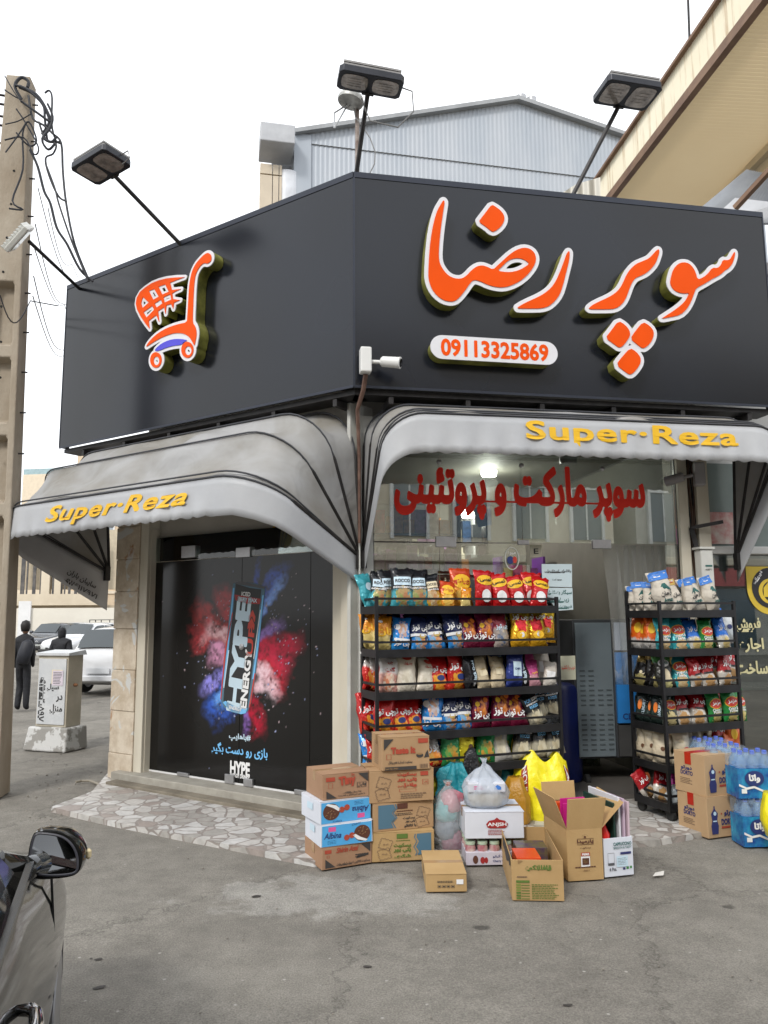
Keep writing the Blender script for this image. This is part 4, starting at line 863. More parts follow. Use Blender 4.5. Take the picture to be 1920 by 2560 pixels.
m = MB(); m.prism([(pl[0][0], 0), (pl[0][0]+.36, 0), (pl[0][0]+.36, pl[0][1]+.02), (pl[0][0], pl[0][1])], -.06, .3); m.build('corner_trim', whm, t)
m = MB()
for i in range(2): a_, b_ = Vector((pl[i][0], -.08, pl[i][1])), Vector((pl[i+1][0], -.08, pl[i+1][1])); m.bar(a_, b_, .2, .09)
m.bar(Vector((pl[2][0], -.08, pl[2][1])), Vector((xr, -.08, pl[2][1]-1)), .2, .09); m.build('roof_edge', mat('grey roof trim', (.30, .31, .32), .5, .2), t)
m = MB(); m.add([(pl[i][0], y, pl[i][1]) for i in range(3) for y in (0, 14)], [(0, 1, 3, 2), (2, 3, 5, 4)]); m.build('roof', mat('grey roof trim', (.2, .21, .22)), t, solid=.05)
m = MB(); m.box(pl[0][0]+1., pl[0][0]+5.4, -.09, -.06, gwp(820, 395)[1]-.0, gwp(820, 395)[1]+.05)
# left wing: cream clad strip, pale beam and round column
ow = fthing('corner_tower', 'cream clad corner of a building with a pale beam and round white column', 'building', GW)
a0 = gwp(648, 345); a1 = gwp(735, 338)
m = MB(); m.box(a0[0], a1[0]-.02, -.5, .3, gwp(648, 385)[1], a0[1]+.05); m.build('beam', mat('pale grey cladding', (.42, .43, .45), .5), ow, bevel=.02)
cm = mat('cream cladding', (.55, .47, .36), .45, var=.06)
m = MB(); x_ = [a0[0]+.02, gwp(681, 420)[0], gwp(697, 420)[0], gwp(705, 420)[0]]
for i in range(3):
    z = 0
    while z < a0[1]-.7: m.box(x_[i]+.008, x_[i+1]-.008, -.1, .2, z+.01, min(z+.95, a0[1]-.62)); z += .97
m.build('cladding_panel', cm, ow)
m = MB().lathe([(.27, 0), (.27, a0[1]-.7)], 24, 0, Matrix.Translation(((gwp(720, 450)[0]), .15, 0))); m.build('column', mat('white column', (.62, .64, .68), .4), ow, smooth=True)
m = MB().box(a0[0]+.3, a1[0], .45, 3, 0, a0[1]-.02); m.build('wall', mat('pale grey cladding', (.42, .43, .45)), ow)
# two roof vents
for i, (px, py) in enumerate(((1303, 252), (1329, 258))):
    p = dp(px, py, 16.4); v = thing('roof_vent', ['left', 'right'][i]+' round metal vent of the two on the warehouse ridge', 'roof vent', (p.x, p.y, p.z-.15), 0, 'metal vents on the warehouse ridge')
    MB().lathe([(.07, -.25), (.07, .12), (.11, .14), (.12, .26), (.05, .3)], 14).build('vent_body', steel, v, smooth=True)

# ---------------------------------------------------------------- cream canopy overhead on the right
cz = 9.0
def cp(px, py, z=cz): return gp(px, py, z)
E0 = cp(1520, 502); E1 = cp(1905, 0); ed = (E1-E0).normalized(); E0 -= ed*.6; E1 += ed*2.0
GC = Fr(E0.xy, math.atan2(ed.y, ed.x))      # x runs toward the viewer, y away from the shop side
ct = thing('canopy_roof', 'high cream corrugated canopy with a streaked pale fascia and brown edge beam', 'canopy', (GC.o.x, GC.o.y, 0), GC.a)
ln_ = (E1-E0).length
zt = GC.pl(1800, 0)[1]; zt2 = GC.pl(1465, 495)[1]; 
m = MB(); k = int(ln_/.05)
ztop = lambda x: lin(zt2, zt, x/ln_)
v = []
for i in range(k*2+1):
    x = ln_*i/(k*2); y = .0 if i % 2 else .028; v += [(x, y-.01, cz), (x, y-.01, ztop(x)+.02)]
m.add(v, [(2*i, 2*i+1, 2*i+3, 2*i+2) for i in range(k*2)]); m.build('fascia_sheet', corr_mat('cream fascia sheet', (.72, .66, .50), (.78, .74, .60), .3, rust=(9, 1, .35), rough=.5, metal=0, bump=0), ct, solid=.004)
m = MB(); m.bar((0, -.04, ztop(0)+.03), (ln_, -.04, ztop(ln_)+.03), .07, .05); m.build('top_rail', mat('brown steel', (.16, .085, .05), .6, col2=(.25, .15, .09), scale=4), ct)
m = MB(); m.bar((0, -.03, cz-.04), (ln_, -.03, cz-.04), .10, .14); m.build('edge_beam', mat('brown steel', (.16, .085, .05)), ct)
# soffit: ribbed sheet, ribs run across
sg_ = -1 if GC.loc(cp(1800, 300))[1] < 0 else 1
wd_ = 7.5; m = MB(); v = []; k = int(ln_/.075)
for i in range(2*k+1):
    x = ln_*i/(2*k); z = cz+(0 if i % 2 else .025); v += [(x, 0, z), (x, sg_*wd_, z+.25)]
m.add(v, [(2*i, 2*i+1, 2*i+3, 2*i+2) for i in range(2*k)]); sm_ = mat('cream soffit sheet', (.70, .58, .39), .55, col2=(.74, .63, .44), scale=.7); nt = sm_.node_tree
tl = N(nt, 'ShaderNodeBsdfTranslucent'); tl.inputs[0].default_value = (.74, .60, .38, 1); ms = N(nt, 'ShaderNodeMixShader'); ms.inputs[0].default_value = .32
nt.links.new(nt.nodes['Principled BSDF'].outputs[0], ms.inputs[1]); nt.links.new(tl.outputs[0], ms.inputs[2]); nt.links.new(ms.outputs[0], nt.nodes['Material Output'].inputs[0])
m.build('soffit_sheet', sm_, ct)
# inner building side wall and grey roof at the right
J0, J1 = cp(1780, 520), cp(1922, 372)
t = thing('side_building', 'cream block with grey corrugated lean-to roof beside the canopy', 'building', (J0.x, J0.y, 0))
jd = (J1-J0); ja = math.atan2(jd.y, jd.x); J = Fr(J0.xy, ja); t.rotation_euler = (0, 0, ja)
m = MB(); m.box(-.3, 6, -.12 if sg_ < 0 else 0, 0 if sg_ < 0 else .12, cz-.85, cz+.2)
m.build('upper_wall', mat('cream sheet wall', (.62, .52, .36), .6), t)
m = MB(); m.bar((-.3, .0, cz-.05), (6, .0, cz-.05), .2, .12); m.build('edge_angle', mat('cream sheet wall', (.62, .52, .36)), t)
lm = MB(); A0 = dp(1745, 535, 9.4); A1 = dp(1868, 432, 9.4); A2 = dp(1960, 440, 8.2); A3 = dp(1960, 540, 8.2); A4 = dp(1790, 560, 8.6)
lt = thing('lean_to_roof', 'grey corrugated lean-to roof under the canopy edge', 'roof', (A0.x, A0.y, A0.z))
v = []; k = 26
for i in range(2*k+1):
    f = i/(2*k); a_ = A0.lerp(A1, 1).lerp(A2, f) if 0 else A1.lerp(dp(1990, 455, 8.9), f); b_ = A0.lerp(dp(1990, 555, 7.6), f)
    off = Vector((0, 0, 0 if i % 2 else .05)); v += [a_+off-A0, b_+off-A0]
lm.add([tuple(q) for q in v], [(2*i, 2*i+1, 2*i+3, 2*i+2) for i in range(2*k)]); lm.build('roof_sheet', mat('grey roof sheet', (.25, .27, .30), .5, .2), lt, solid=.01)
sb = MB(); sb.bar(dp(1838, 520, 8)-A0, dp(1925, 425, 7.6)-A0, .06, .05); sb.build('rusty_strut', mat('brown steel', (.16, .085, .05)), lt)
p0, p1 = dp(1800, 540, 8.3), dp(1830, 497, 8.3)
m = MB(); m.add([tuple(q-A0) for q in (dp(1795, 535, 8.3), dp(1838, 497, 8.3), dp(1950, 510, 8.0), dp(1950, 560, 8.0), dp(1795, 560, 8.2))], [(0, 1, 2, 3, 4)]); m.build('end_panel', mat('pale grey cladding', (.42, .43, .45)), lt, solid=.03)
# thin mast above the canopy
p = dp(1724, 105, 11); tag(MB().tube([p, dp(1718, -60, 11)], .02, 6).build('thin_mast', dark_tube), 'thin dark mast sticking up behind the canopy edge', 'mast')
# small pale corrugated parapet left of the canopy end
p = [dp(1395, 490, 12), dp(1440, 462, 12), dp(1500, 445, 12), dp(1500, 505, 12), dp(1395, 500, 12)]
m = MB().add([tuple(q) for q in p], [(0, 1, 2, 3, 4)]); tag(m.build('parapet', corr_mat('pale parapet sheet', (.55, .53, .46), (.6, .58, .52), .2), solid=.05), 'pale corrugated parapet between warehouse and canopy', 'parapet')

# ---------------------------------------------------------------- utility pole
conc = mat('weathered concrete', (.30, .245, .18), .9, col2=(.43, .375, .30), scale=2.2, bump=.5, bscale=22, stretch=(1, 1, .5))
PB = Vector((-3.74, 7.32, 0)); PH = 7.14
t = thing('utility_pole', 'tall tapered concrete utility pole with recessed panels and tangled black cables', 'utility pole', PB, rad(8))
m = MB(); nl = 14
def hw(z): return lin(.235, .118, z/PH)
def hd_(z): return lin(.16, .10, z/PH)
def sec(z, rec):
    a, b = hw(z), hd_(z); c = .02
    r = b*.85 if rec else 0
    return [(-a, -b), (-a+.06, -b), (-a+.085, -b+r), (a-.085, -b+r), (a-.06, -b), (a, -b), (a, b), (-a, b)]
zz = []; z = 0.
lv = [(0, 0), (.3, 0)]
z = .35
while z < 4.6: lv += [(z, 0), (z+.04, 1), (z+.62, 1), (z+.66, 0)]; z += .78
lv += [(PH-.05, 0), (PH, 0)]
for z, r in lv: m.v += [(x, y, z) for x, y in sec(z, r)]
for i in range(len(lv)-1):
    for k in range(8): m.f.append((i*8+k, i*8+(k+1) % 8, (i+1)*8+(k+1) % 8, (i+1)*8+k)); m.m.append(0)
m.f.append(tuple(range((len(lv)-1)*8, len(lv)*8))); m.m.append(0)
m.build('concrete_shaft', conc, t, bevel=.012)
for i in range(10):
    z = 3.2+i*.41; MB().tube([(hw(z)-.02, 0, z), (hw(z)+.055, 0, z)], .008, 6).build('step_bolt', dark_tube, t)
m = MB()
for i in range(10):
    z = 3.2+i*.36; m.lathe([(.012, -.004), (.012, .004)], 8, 0, Matrix.Translation((.02*math.sin(i), -hd_(z)-.001, z)) @ Matrix.Rotation(rad(90), 4, 'X'))
m.build('bolt_hole', mat('dark hole', (.01, .01, .01), .9), t)
for py in (248, 300, 366, 436, 502):
    z = dp(20, py, 7.3).z
    ins_ = MB(); ins_.tube([(-hw(z)+.02, -.05, z), (-hw(z)-.16, -.08, z)], .012, 6).tube([(-hw(z)+.02, -.05, z-.1), (-hw(z)-.16, -.08, z-.1)], .012, 6)
    o = ins_.build('insulator_bracket', dark_tube, t)
    MB().lathe([(.02, -.1), (.05, -.09), (.03, -.06), (.055, -.04), (.03, -.02), (.05, 0), (.02, .01)], 12, 0, Matrix.Translation((-hw(z)-.11, -.07, z))).build('insulator', mat('dark glazed insulator', (.02, .02, .035), .2), o, smooth=True)
rs = random.Random(4)
def pline(pts, Y0=7.1): return [dp(x, y, Y0+(q[0] if q else 0))-PB for x, y, *q in pts]
tang = [
 ([(45, 245), (30, 215), (45, 192), (62, 200), (60, 215)], .016), ([(40, 215), (80, 232), (105, 270), (112, 300), (95, 330)], .02),
 ([(30, 212), (60, 222), (95, 255), (100, 290), (104, 330), (110, 345), (136, 345)], .012), ([(100, 225), (110, 218), (117, 235), (116, 300), (125, 340), (137, 348)], .01),
 ([(60, 235), (70, 290), (95, 305), (118, 325), (138, 347), (142, 420), (150, 500), (170, 600), (205, 690)], .011), ([(84, 298), (100, 340), (125, 350), (118, 375), (100, 388), (108, 430), (130, 480), (150, 492)], .01),
 ([(30, 330), (60, 360), (78, 345), (60, 300), (45, 330), (45, 420), (20, 500), (45, 520), (12, 520)], .009), ([(62, 370), (80, 410), (95, 470), (110, 500), (125, 560), (150, 600), (180, 660), (212, 690)], .014),
 ([(98, 400), (120, 460), (130, 500), (160, 590), (200, 690)], .009), ([(40, 250), (100, 290), (112, 300), (90, 340), (104, 365), (120, 350)], .012), ([(28, 270), (48, 300), (80, 360), (70, 380), (45, 340), (0, 350)], .008),
 ([(0, 225), (25, 240), (42, 245)], .007), ([(0, 190), (20, 225), (38, 250)], .006), ([(0, 310), (30, 300), (60, 280)], .006), ([(0, 380), (30, 335), (50, 300)], .007), ([(100, 250), (112, 280), (106, 310), (90, 335), (108, 345), (122, 330)], .012)]
for i, (pt, r) in enumerate(tang):
    P_ = pline(pt, 7.12-.012*i); Q = []
    for k in range(len(P_)-1):
        p0, p1, p2, p3 = P_[max(k-1, 0)], P_[k], P_[k+1], P_[min(k+2, len(P_)-1)]
        for f in (0, .25, .5, .75):
            Q.append(.5*((2*p1)+(-p0+p2)*f+(2*p0-5*p1+4*p2-p3)*f*f+(-p0+3*p1-3*p2+p3)*f**3))
    Q.append(P_[-1]); MB().tube(Q, r, 6).build('pole_cable', wire_mat, t, smooth=True)
# wires that run down from the pole towards the street behind
for i, (a_, b_, Y0, Y1, r) in enumerate((((88, 560), (160, 760), 7.3, 13, .006), ((86, 620), (164, 760), 7.3, 16, .006), ((84, 690), (160, 875), 7.3, 12, .006), ((82, 740), (162, 888), 7.3, 15, .006), ((0, 738), (76, 752), 6.9, 7.2, .006), ((95, 470), (195, 720), 7.3, 11, .005), ((120, 520), (180, 660), 7.6, 12, .005))):
    p0, p1 = dp(*a_, Y0), dp(*b_, Y1); q = [p0.lerp(p1, f)-Vector((0, 0, .25*math.sin(math.pi*f))) for f in [k/10 for k in range(11)]]
    p2 = p1+(p1-p0)*1.0
    tag(MB().tube(q+[p2], r, 5).build('overhead_wire', wire_mat), ['thin overhead wire crossing the sky beside the pole', 'thin overhead wire crossing the sky beside the pole'][0], 'wire', 'thin wires between pole and street')
# ---------------------------------------------------------------- street on the left
def bthing(name, label, cat, F, **k): return fthing(name, label, cat, F, **k)
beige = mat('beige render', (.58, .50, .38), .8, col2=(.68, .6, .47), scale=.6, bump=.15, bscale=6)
# long white boundary wall
BW = Fr(dp(50, 1500, 40).xy, rad(6))
t = fthing('boundary_wall', 'long white plastered wall behind the parked cars', 'wall', BW)
m = MB(); x0, x1 = -10, 15.; z0 = BW.pl(150, 1520)[1]
m.box(x0, x1, 0, .3, 0, z0); m.build('wall_panel', mat('white plaster wall', (.66, .62, .54), .8, col2=(.75, .71, .62), scale=.5, bump=.1, bscale=8), t)
m = MB(); m.box(BW.pl(50, 1500)[0], BW.pl(80, 1500)[0], -.15, -.02, 0, BW.pl(60, 1503)[1]); m.build('white_gate', mat('white ribbed gate', (.74, .74, .74), .5, var=.04), t)
# unfinished building with beam, posts and rods
UB = Fr(dp(50, 1480, 45).xy, rad(6))
t = fthing('unfinished_building', 'unfinished beige concrete building with dark railings above the white wall', 'building', UB)
zb0, zb1 = UB.pl(150, 1513)[1], UB.pl(150, 1485)[1]
m = MB(); m.box(-13, UB.pl(255, 1500)[0], 0, .5, zb0, zb1); m.build('beam', beige, t)
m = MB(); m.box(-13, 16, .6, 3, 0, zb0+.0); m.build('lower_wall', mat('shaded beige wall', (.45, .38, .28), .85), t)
for a_, b_ in ((103, 124), (136, 152), (200, 206)):
    m = MB(); m.box(UB.pl(a_, 1450)[0], UB.pl(b_, 1450)[0], 0, .4, zb1+.002, UB.pl(150, 1330)[1]); m.build('concrete_post', beige, t)
m = MB(); xs_ = UB.pl(50, 1450)[0]; rs = random.Random(2)
while xs_ < UB.pl(252, 1450)[0]:
    w0 = .07+rs.random()*.16; m.box(xs_, xs_+w0, .1, .16, zb1, zb1+2.6+rs.random()*.8); xs_ += w0+.08+rs.random()*.26
m.build('railing', mat('dark weathered planks', (.05, .05, .055), .7, col2=(.14, .13, .12), scale=3), t)
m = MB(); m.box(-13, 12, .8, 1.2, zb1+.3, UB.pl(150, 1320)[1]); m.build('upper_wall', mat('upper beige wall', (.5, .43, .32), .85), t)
# beige apartment block further right and roof edge behind the pole
AB = Fr(dp(250, 1450, 56).xy, rad(4))
t = fthing('apartment_block', 'beige apartment block with a small window seen past the stone pillar', 'building', AB)
m = MB(); m.box(-2., 13, 0, 6, 0, 14); m.build('wall', mat('warm beige wall', (.62, .5, .36), .8, var=.06), t)
for z in (3.4, 6.6, 9.8): m = MB(); m.box(-2.05, 13, -.08, -.01, z, z+.2); m.build('string_course', mat('pale stone band', (.68, .6, .48), .7), t)
for z in (4.4, 7.6): 
    m = MB(); m.box(-.4, .9, -.06, -.01, z, z+1.6); w_ = m.build('window_frame', mat('white window', (.7, .7, .7)), t); MB().box(-.3, .8, -.07, -.062, z+.1, z+1.5).build('pane', mat('dull pane', (.3, .35, .4), .1), w_)
FB = Fr(dp(120, 1300, 70).xy, rad(-8))
t = fthing('far_building', 'far cream building with a glass parapet left of the awning', 'building', FB)
z_ = FB.pl(80, 1186)[1]; xl_ = FB.pl(58, 1186)[0]
m = MB(); m.box(xl_, xl_+15, 0, 5, 0, z_); m.build('wall', mat('cream wall', (.66, .57, .44), .8, var=.06), t)
m = MB(); m.box(xl_, xl_+15, .05, .09, z_, FB.pl(80, 1172)[1]); m.build('parapet_glass', mat('greenish parapet', (.3, .42, .45), .2), t)
# ---------------------------------------------------------------- cars
tyre_m = mat('tyre rubber', (.015, .015, .016), .85, var=.2); rim_m = mat('wheel rim', (.35, .35, .36), .35, .8)
carglass = mat('car glass', (.03, .04, .045), .06, spec=.9, var=.05)
def make_car(label, loc, rz, paint, prof, group=None, L0=-2.1, L1=2.15, name='parked_car', W_=.84, hatch=False, n=22):
    t = thing(name, label, 'car', loc, rz, group)
    # prof: arrays y (forward), belt/hood height, roof height ; local x right, y forward
    ys = [lin(L0, L1, i/n) for i in range(n+1)]
    hood = lambda y: float(np.interp(y, prof['y'], prof['h'])); roof = lambda y: float(np.interp(y, prof['y'], prof['r']))
    def wid(y): 
        e = max(0, (abs(y-(L0+L1)/2)/((L1-L0)/2)-.72)/.28); return W_*(1-.16*e*e)
    m = MB(); ns = None
    for y in ys:
        w = wid(y); zb = .19 if abs(y-(L0+L1)/2) < (L1-L0)/2-.25 else .27; zh = hood(y); zr = max(roof(y), zh+.012); g_ = min(1, (zr-zh)/.35)
        wr = lin(w*.80, w*.70, g_)
        half = [(0, zb), (w*.8, zb), (w*.96, zb+.08), (w, .5), (w*1.0, .62), (w*.975, zh-.10), (w*.93, zh), (lin(w*.8, w*.86, g_), zh+(zr-zh)*.25), (wr, zr-(.05*g_)), (wr*.75, zr), (0, zr+.012)]
        ring = [(x, y, z) for x, z in half]+[(-x, y, z) for x, z in reversed(half[1:-1])]
        ns = len(ring); m.v += ring
    for i in range(n):
        for k in range(ns): m.f.append((i*ns+k, i*ns+(k+1) % ns, (i+1)*ns+(k+1) % ns, (i+1)*ns+k)); m.m.append(0)
    m.f += [tuple(range(ns)), tuple(reversed(range(n*ns, (n+1)*ns)))]; m.m += [0, 0]
    b = m.build('body', paint, t, smooth=True)
    b.modifiers.new('s', 'SUBSURF').levels = 1; b.modifiers['s'].render_levels = 1
    # glass: strips on the greenhouse
    gy = [y for y in ys if roof(y)-hood(y) > .22]
    def side(y, f, off=.012, s=1):
        w = wid(y); zh = hood(y); zr = roof(y); wr = w*.70; x = lin(w*.86+.03, wr+.01, f)+off; return (s*x, y, lin(zh+.06, zr-.09, f))
    a_, b_ = gy[0]+.12, gy[-1]-.10; mid = (a_+b_)/2
    for s in (1, -1):
        for q0, q1 in ((a_, mid-.03), (mid+.03, b_)):
            g = MB(); g.grid(lambda u, v: side(lin(q0, q1, u), v, .014, s), 6, 3); g.build('side_window', carglass, t, solid=.006)
    f0 = max(y for y in prof['y'] if roof(y)-hood(y) > .3); i0 = list(prof['y']).index(f0); yw0, yw1 = prof['y'][i0], prof['y'][i0+1]
    def scr(ya, yb, u, v, o):
        y = lin(ya, yb, lin(.08, .9, v)); w = wid(y)*lin(.68, .76, v)*.93; return (lin(-w, w, u), y+o[0], max(roof(y), hood(y))+.012+o[1]-.02*(2*u-1)**2)
    g = MB(); g.grid(lambda u, v: scr(yw0, yw1, u, v, (.02, .02)), 6, 4); g.build('windscreen', carglass, t, solid=.006)
    r0 = min(y for y in prof['y'] if roof(y)-hood(y) > .3); j0 = list(prof['y']).index(r0); yr0, yr1 = prof['y'][j0], prof['y'][j0-1]
    g = MB(); g.grid(lambda u, v: scr(yr0, yr1, u, v, (-.02, .02)), 6, 4); g.build('rear_window', carglass, t, solid=.006)
    for s in (1, -1):
        for wy in (L0+.78, L1-.82):
            WC = W_-.11
            w = MB(); w.lathe([(.20, -.1), (.30, -.1), (.315, -.06), (.315, .06), (.30, .1), (.20, .1)], 22, 0, Matrix.Translation((s*WC, wy, .315)) @ Matrix.Rotation(rad(90), 4, 'Y'))
            wo_ = w.build('wheel', tyre_m, t, smooth=True)
            r_ = MB(); r_.lathe([(.195, -.105), (.2, .105)], 22, 0, Matrix.Translation((s*WC, wy, .315)) @ Matrix.Rotation(rad(90), 4, 'Y')); r_.build('rim', rim_m, wo_, smooth=True)
            a__ = MB(); a__.prism([(math.cos(q)*.37+wy, .30+math.sin(q)*.37) for q in [math.pi*k/14 for k in range(15)]], s*(W_-.2), s*(W_-.012)); a__.v = [(y, x, z) for x, y, z in a__.v]; a__.build('wheel_arch', mat('arch black', (.008, .008, .008), .9), t)
    zf = hood(L1)
    for s in (1, -1):
        h = MB(); h.add([(s*.80*W_, L1-.10, zf-.10), (s*.45*W_, L1+.01, zf-.12), (s*.45*W_, L1+.012, zf-.25), (s*.84*W_, L1-.12, zf-.24)], [(0, 1, 2, 3)]); h.build('headlight', mat('headlight glass', (.5, .52, .5), .1, spec=.9), t, solid=.03)
        zr_ = hood(L0); h = MB(); h.add([(s*.84*W_, L0+.06, zr_-.02), (s*.62*W_, L0-.012, zr_-.02), (s*.62*W_, L0-.012, zr_-.30), (s*.84*W_, L0+.06, zr_-.30)], [(0, 1, 2, 3)]); h.build('taillight', mat('taillight red', (.35, .02, .02), .15), t, solid=.03)
    for y_, s in ((L1, 1), (L0, -1)):
        p = MB(); p.box(-.26, .26, y_+s*.015-.01, y_+s*.015+.01, .46, .57); p.build('number_plate', mat('plate white', (.6, .62, .65), .5), t)
        p = MB(); p.box(-.72*W_/.84, .72*W_/.84, y_+s*.02-.03, y_+s*.02+.03, .30, .42); p.build('bumper', mat('bumper dark', (.03, .03, .03), .6) if s > 0 else paint, t, bevel=.02)
    p = MB(); p.box(-.38, .38, L1-.01, L1+.022, zf-.26, zf-.12); p.build('grille', mat('grille', (.02, .02, .02), .5), t)
    for s in (1, -1):
        p = MB(); p.lathe([(.01, -.1), (.07, -.07), (.08, .03), (.05, .09)], 10, 0, Matrix.Translation((s*(W_+.07), f0+.22, hood(f0)+.08)) @ Matrix.Rotation(rad(90), 4, 'Y')); 
        if name == 'parked_car': p.build('door_mirror', paint, t, smooth=True)
    return t
SED = dict(y=[-2.1, -1.75, -1.2, -.55, .2, .95, 1.6, 2.0, 2.15], h=[.74, .86, .88, .90, .90, .90, .80, .72, .60], r=[.74, .87, 1.30, 1.40, 1.42, .92, .80, .72, .60])
SED2 = dict(y=[-2.1, -1.95, -1.35, -.8, -.1, .35, .95, 1.6, 2.0, 2.15], h=[.80, .92, .92, .92, .92, .92, .90, .80, .72, .60], r=[.80, .93, .95, 1.38, 1.43, 1.40, .92, .80, .72, .60])
HAT = dict(y=[-1.75, -1.7, -1.25, -.6, 0, .35, 1.0, 1.6, 1.95], h=[.80, .90, .92, .93, .93, .92, .88, .80, .62], r=[.80, .93, 1.38, 1.43, 1.45, 1.42, .90, .80, .62])
whitecar = mat('white car paint', (.68, .69, .71), .18, var=.03, coat=.4); greycar = mat('dark grey car paint', (.06, .065, .075), .2, .3, coat=.5); silver = mat('silver car paint', (.45, .47, .5), .25, .3, coat=.4)
c = gp(262, 1742); make_car('white hatchback seen from behind, its rear half beside the metal cabinet', (c.x+.02, c.y+1.9, 0), rad(-8), whitecar, HAT, 'cars parked along the white wall', L0=-1.75, L1=1.95)
c = dp(140, 1600, 37); make_car('dark grey car facing forward behind the hooded person', (c.x, c.y, 0), rad(168), greycar, SED2, 'cars parked along the white wall')
c = dp(222, 1600, 33); make_car('white sedan facing forward between the grey car and the hatchback', (c.x, c.y, 0), rad(164), whitecar, SED2, 'cars parked along the white wall')
c = dp(190, 1600, 39); make_car('pale silver car mostly hidden behind the white sedan', (c.x, c.y, 0), rad(172), silver, SED2, 'cars parked along the white wall')
c = dp(256, 1600, 36); rk = make_car('white car with a roof rack at the far right of the row', (c.x, c.y, 0), rad(170), whitecar, SED2, 'cars parked along the white wall')
m = MB()
for s in (-1, 1): m.bar((s*.5, -.7, 1.55), (s*.5, .3, 1.55), .03)
for y in (-.7, -.2, .3): m.bar((-.5, y, 1.55), (.5, y, 1.55), .03).bar((-.5, y, 1.43), (-.5, y, 1.55), .03).bar((.5, y, 1.43), (.5, y, 1.55), .03)
m.build('roof_rack', dark_tube, rk)
# near black car at the left edge
blackcar = mat('black car paint', (.010, .010, .009), .06, .0, var=.05, coat=.2, spec=.4)
CAr = Fr((-1.5135, 1.2225), rad(18.9))
NEAR = dict(y=[-2.1, -1.9, -1.3, -.7, .0, .35, .98, 1.4, 1.8, 2.05], h=[.80, .90, .94, .95, .95, .95, .88, .80, .70, .56], r=[.80, .95, 1.40, 1.47, 1.46, 1.38, .90, .81, .70, .56])
nc = make_car('glossy black car at the left edge with its side mirror towards the shop', (CAr.o.x, CAr.o.y, 0), CAr.a, blackcar, NEAR, L0=-2.1, L1=2.05, name='near_car', W_=.90, n=34)
# door trim and handle (right side)
ch = mat('chrome', (.7, .7, .72), .06, 1., var=.02)
m = MB(); m.bar((.845, -1.1, .945), (.835, .72, .945), .018, .02); m.build('window_trim', mat('black trim', (.01, .01, .01), .25), nc, smooth=True)
for y_ in (.98, .02): m = MB(); m.tube([(.860, y_, .25), (.893, y_, .5), (.892, y_, .62), (.873, y_, .84), (.835, y_, .935)], .004, 5); m.build('door_gap', mat('gap black', (.003, .003, .003), .9), nc)
m = MB(); m.tube([(x_, y_-.13, z_) for x_, y_, z_ in ((.872, .04, .83), (.90, .05, .832), (.912, .08, .834), (.916, .13, .836), (.916, .19, .836), (.912, .24, .834), (.90, .27, .832), (.872, .28, .83))], [.010, .013, .014, .015, .015, .014, .013, .010], 12); m.build('door_handle', ch, nc, smooth=2)
m = MB(); m.tube([(.898, -.9, .36), (.902, .1, .37), (.898, 1.0, .40)], .013, 6); m.build('side_moulding', ch, nc, smooth=True)
# mirror
MF = Fr(dp(137, 2137, 2.27).xy, rad(8))
def D7(p): return [(x/3.95, 2000+y/3.95) for x, y in p]
mo = [MF.pl(x, y) for x, y in smooth_poly(D7([(335, 318), (520, 322), (650, 350), (740, 415), (800, 500), (822, 560), (812, 640), (780, 715), (700, 748), (560, 765), (380, 775), (300, 740), (278, 650), (275, 520), (300, 380)]), 2)]
mg = [MF.pl(x, y) for x, y in smooth_poly(D7([(345, 335), (500, 345), (620, 372), (710, 440), (765, 540), (778, 640), (765, 700), (700, 722), (500, 735), (350, 715), (305, 650), (300, 520), (318, 400)]), 2)]
def mfx(mb): return MB().add([tuple((lambda p: (CAr.loc(p)[0], CAr.loc(p)[1], p.z))(MF.w(*v))) for v in mb.v], mb.f)
cxm = sum(p[0] for p in mo)/len(mo); czm = sum(p[1] for p in mo)/len(mo); n = len(mo)
hm = MB()
for sc_, y in ((1, 0), (1.03, .02), (1.0, .06), (.85, .10), (.45, .125)): hm.v += [(cxm+(x-cxm)*sc_, y+(z-czm)*.2, czm+(z-czm)*sc_) for x, z in mo]
for k in range(4):
    for i in range(n): hm.f.append((k*n+i, k*n+(i+1) % n, (k+1)*n+(i+1) % n, (k+1)*n+i))
hm.f.append(tuple(range(4*n, 5*n))); hm.f.append(tuple(reversed(range(n))))
ho = mfx(hm).build('side_mirror', blackcar, nc, smooth=True)
gm = MB(); gm.prism(mg, -.004, .001); gm.v = [(x, y+(z-czm)*.2, z) for x, y, z in gm.v]; mfx(gm).build('mirror_glass', mat('mirror glass', (.8, .82, .85), .02, 1., var=.01), ho)
r_ = MB().tube([(x, -.003+(z-czm)*.2, z) for x, z in mg+mg[:1]], .0035, 6); mfx(r_).build('mirror_rim', mat('dark rim', (.04, .04, .05), .3), ho, smooth=True)
a_ = MB().tube([(.76, .72, .94), (.82, .74, .93), tuple((lambda p: (CAr.loc(p)[0]-.02, CAr.loc(p)[1]+.05, p.z-.02))(MF.w(min(p[0] for p in mo)+.03, .05, czm-.02)))], [.05, .035, .03], 10); a_.build('mirror_arm', blackcar, nc, smooth=True)
p_ = MF.w(max(p[0] for p in mo)+.004, .05, czm-.01); q = CAr.loc(p_); MB().lathe([(.003, -.014), (.008, -.008), (.008, .008), (.003, .014)], 10, 0, Matrix.Translation(q)).build('indicator_lamp', mat('amber white lens', (.6, .5, .3), .2), ho, smooth=True)

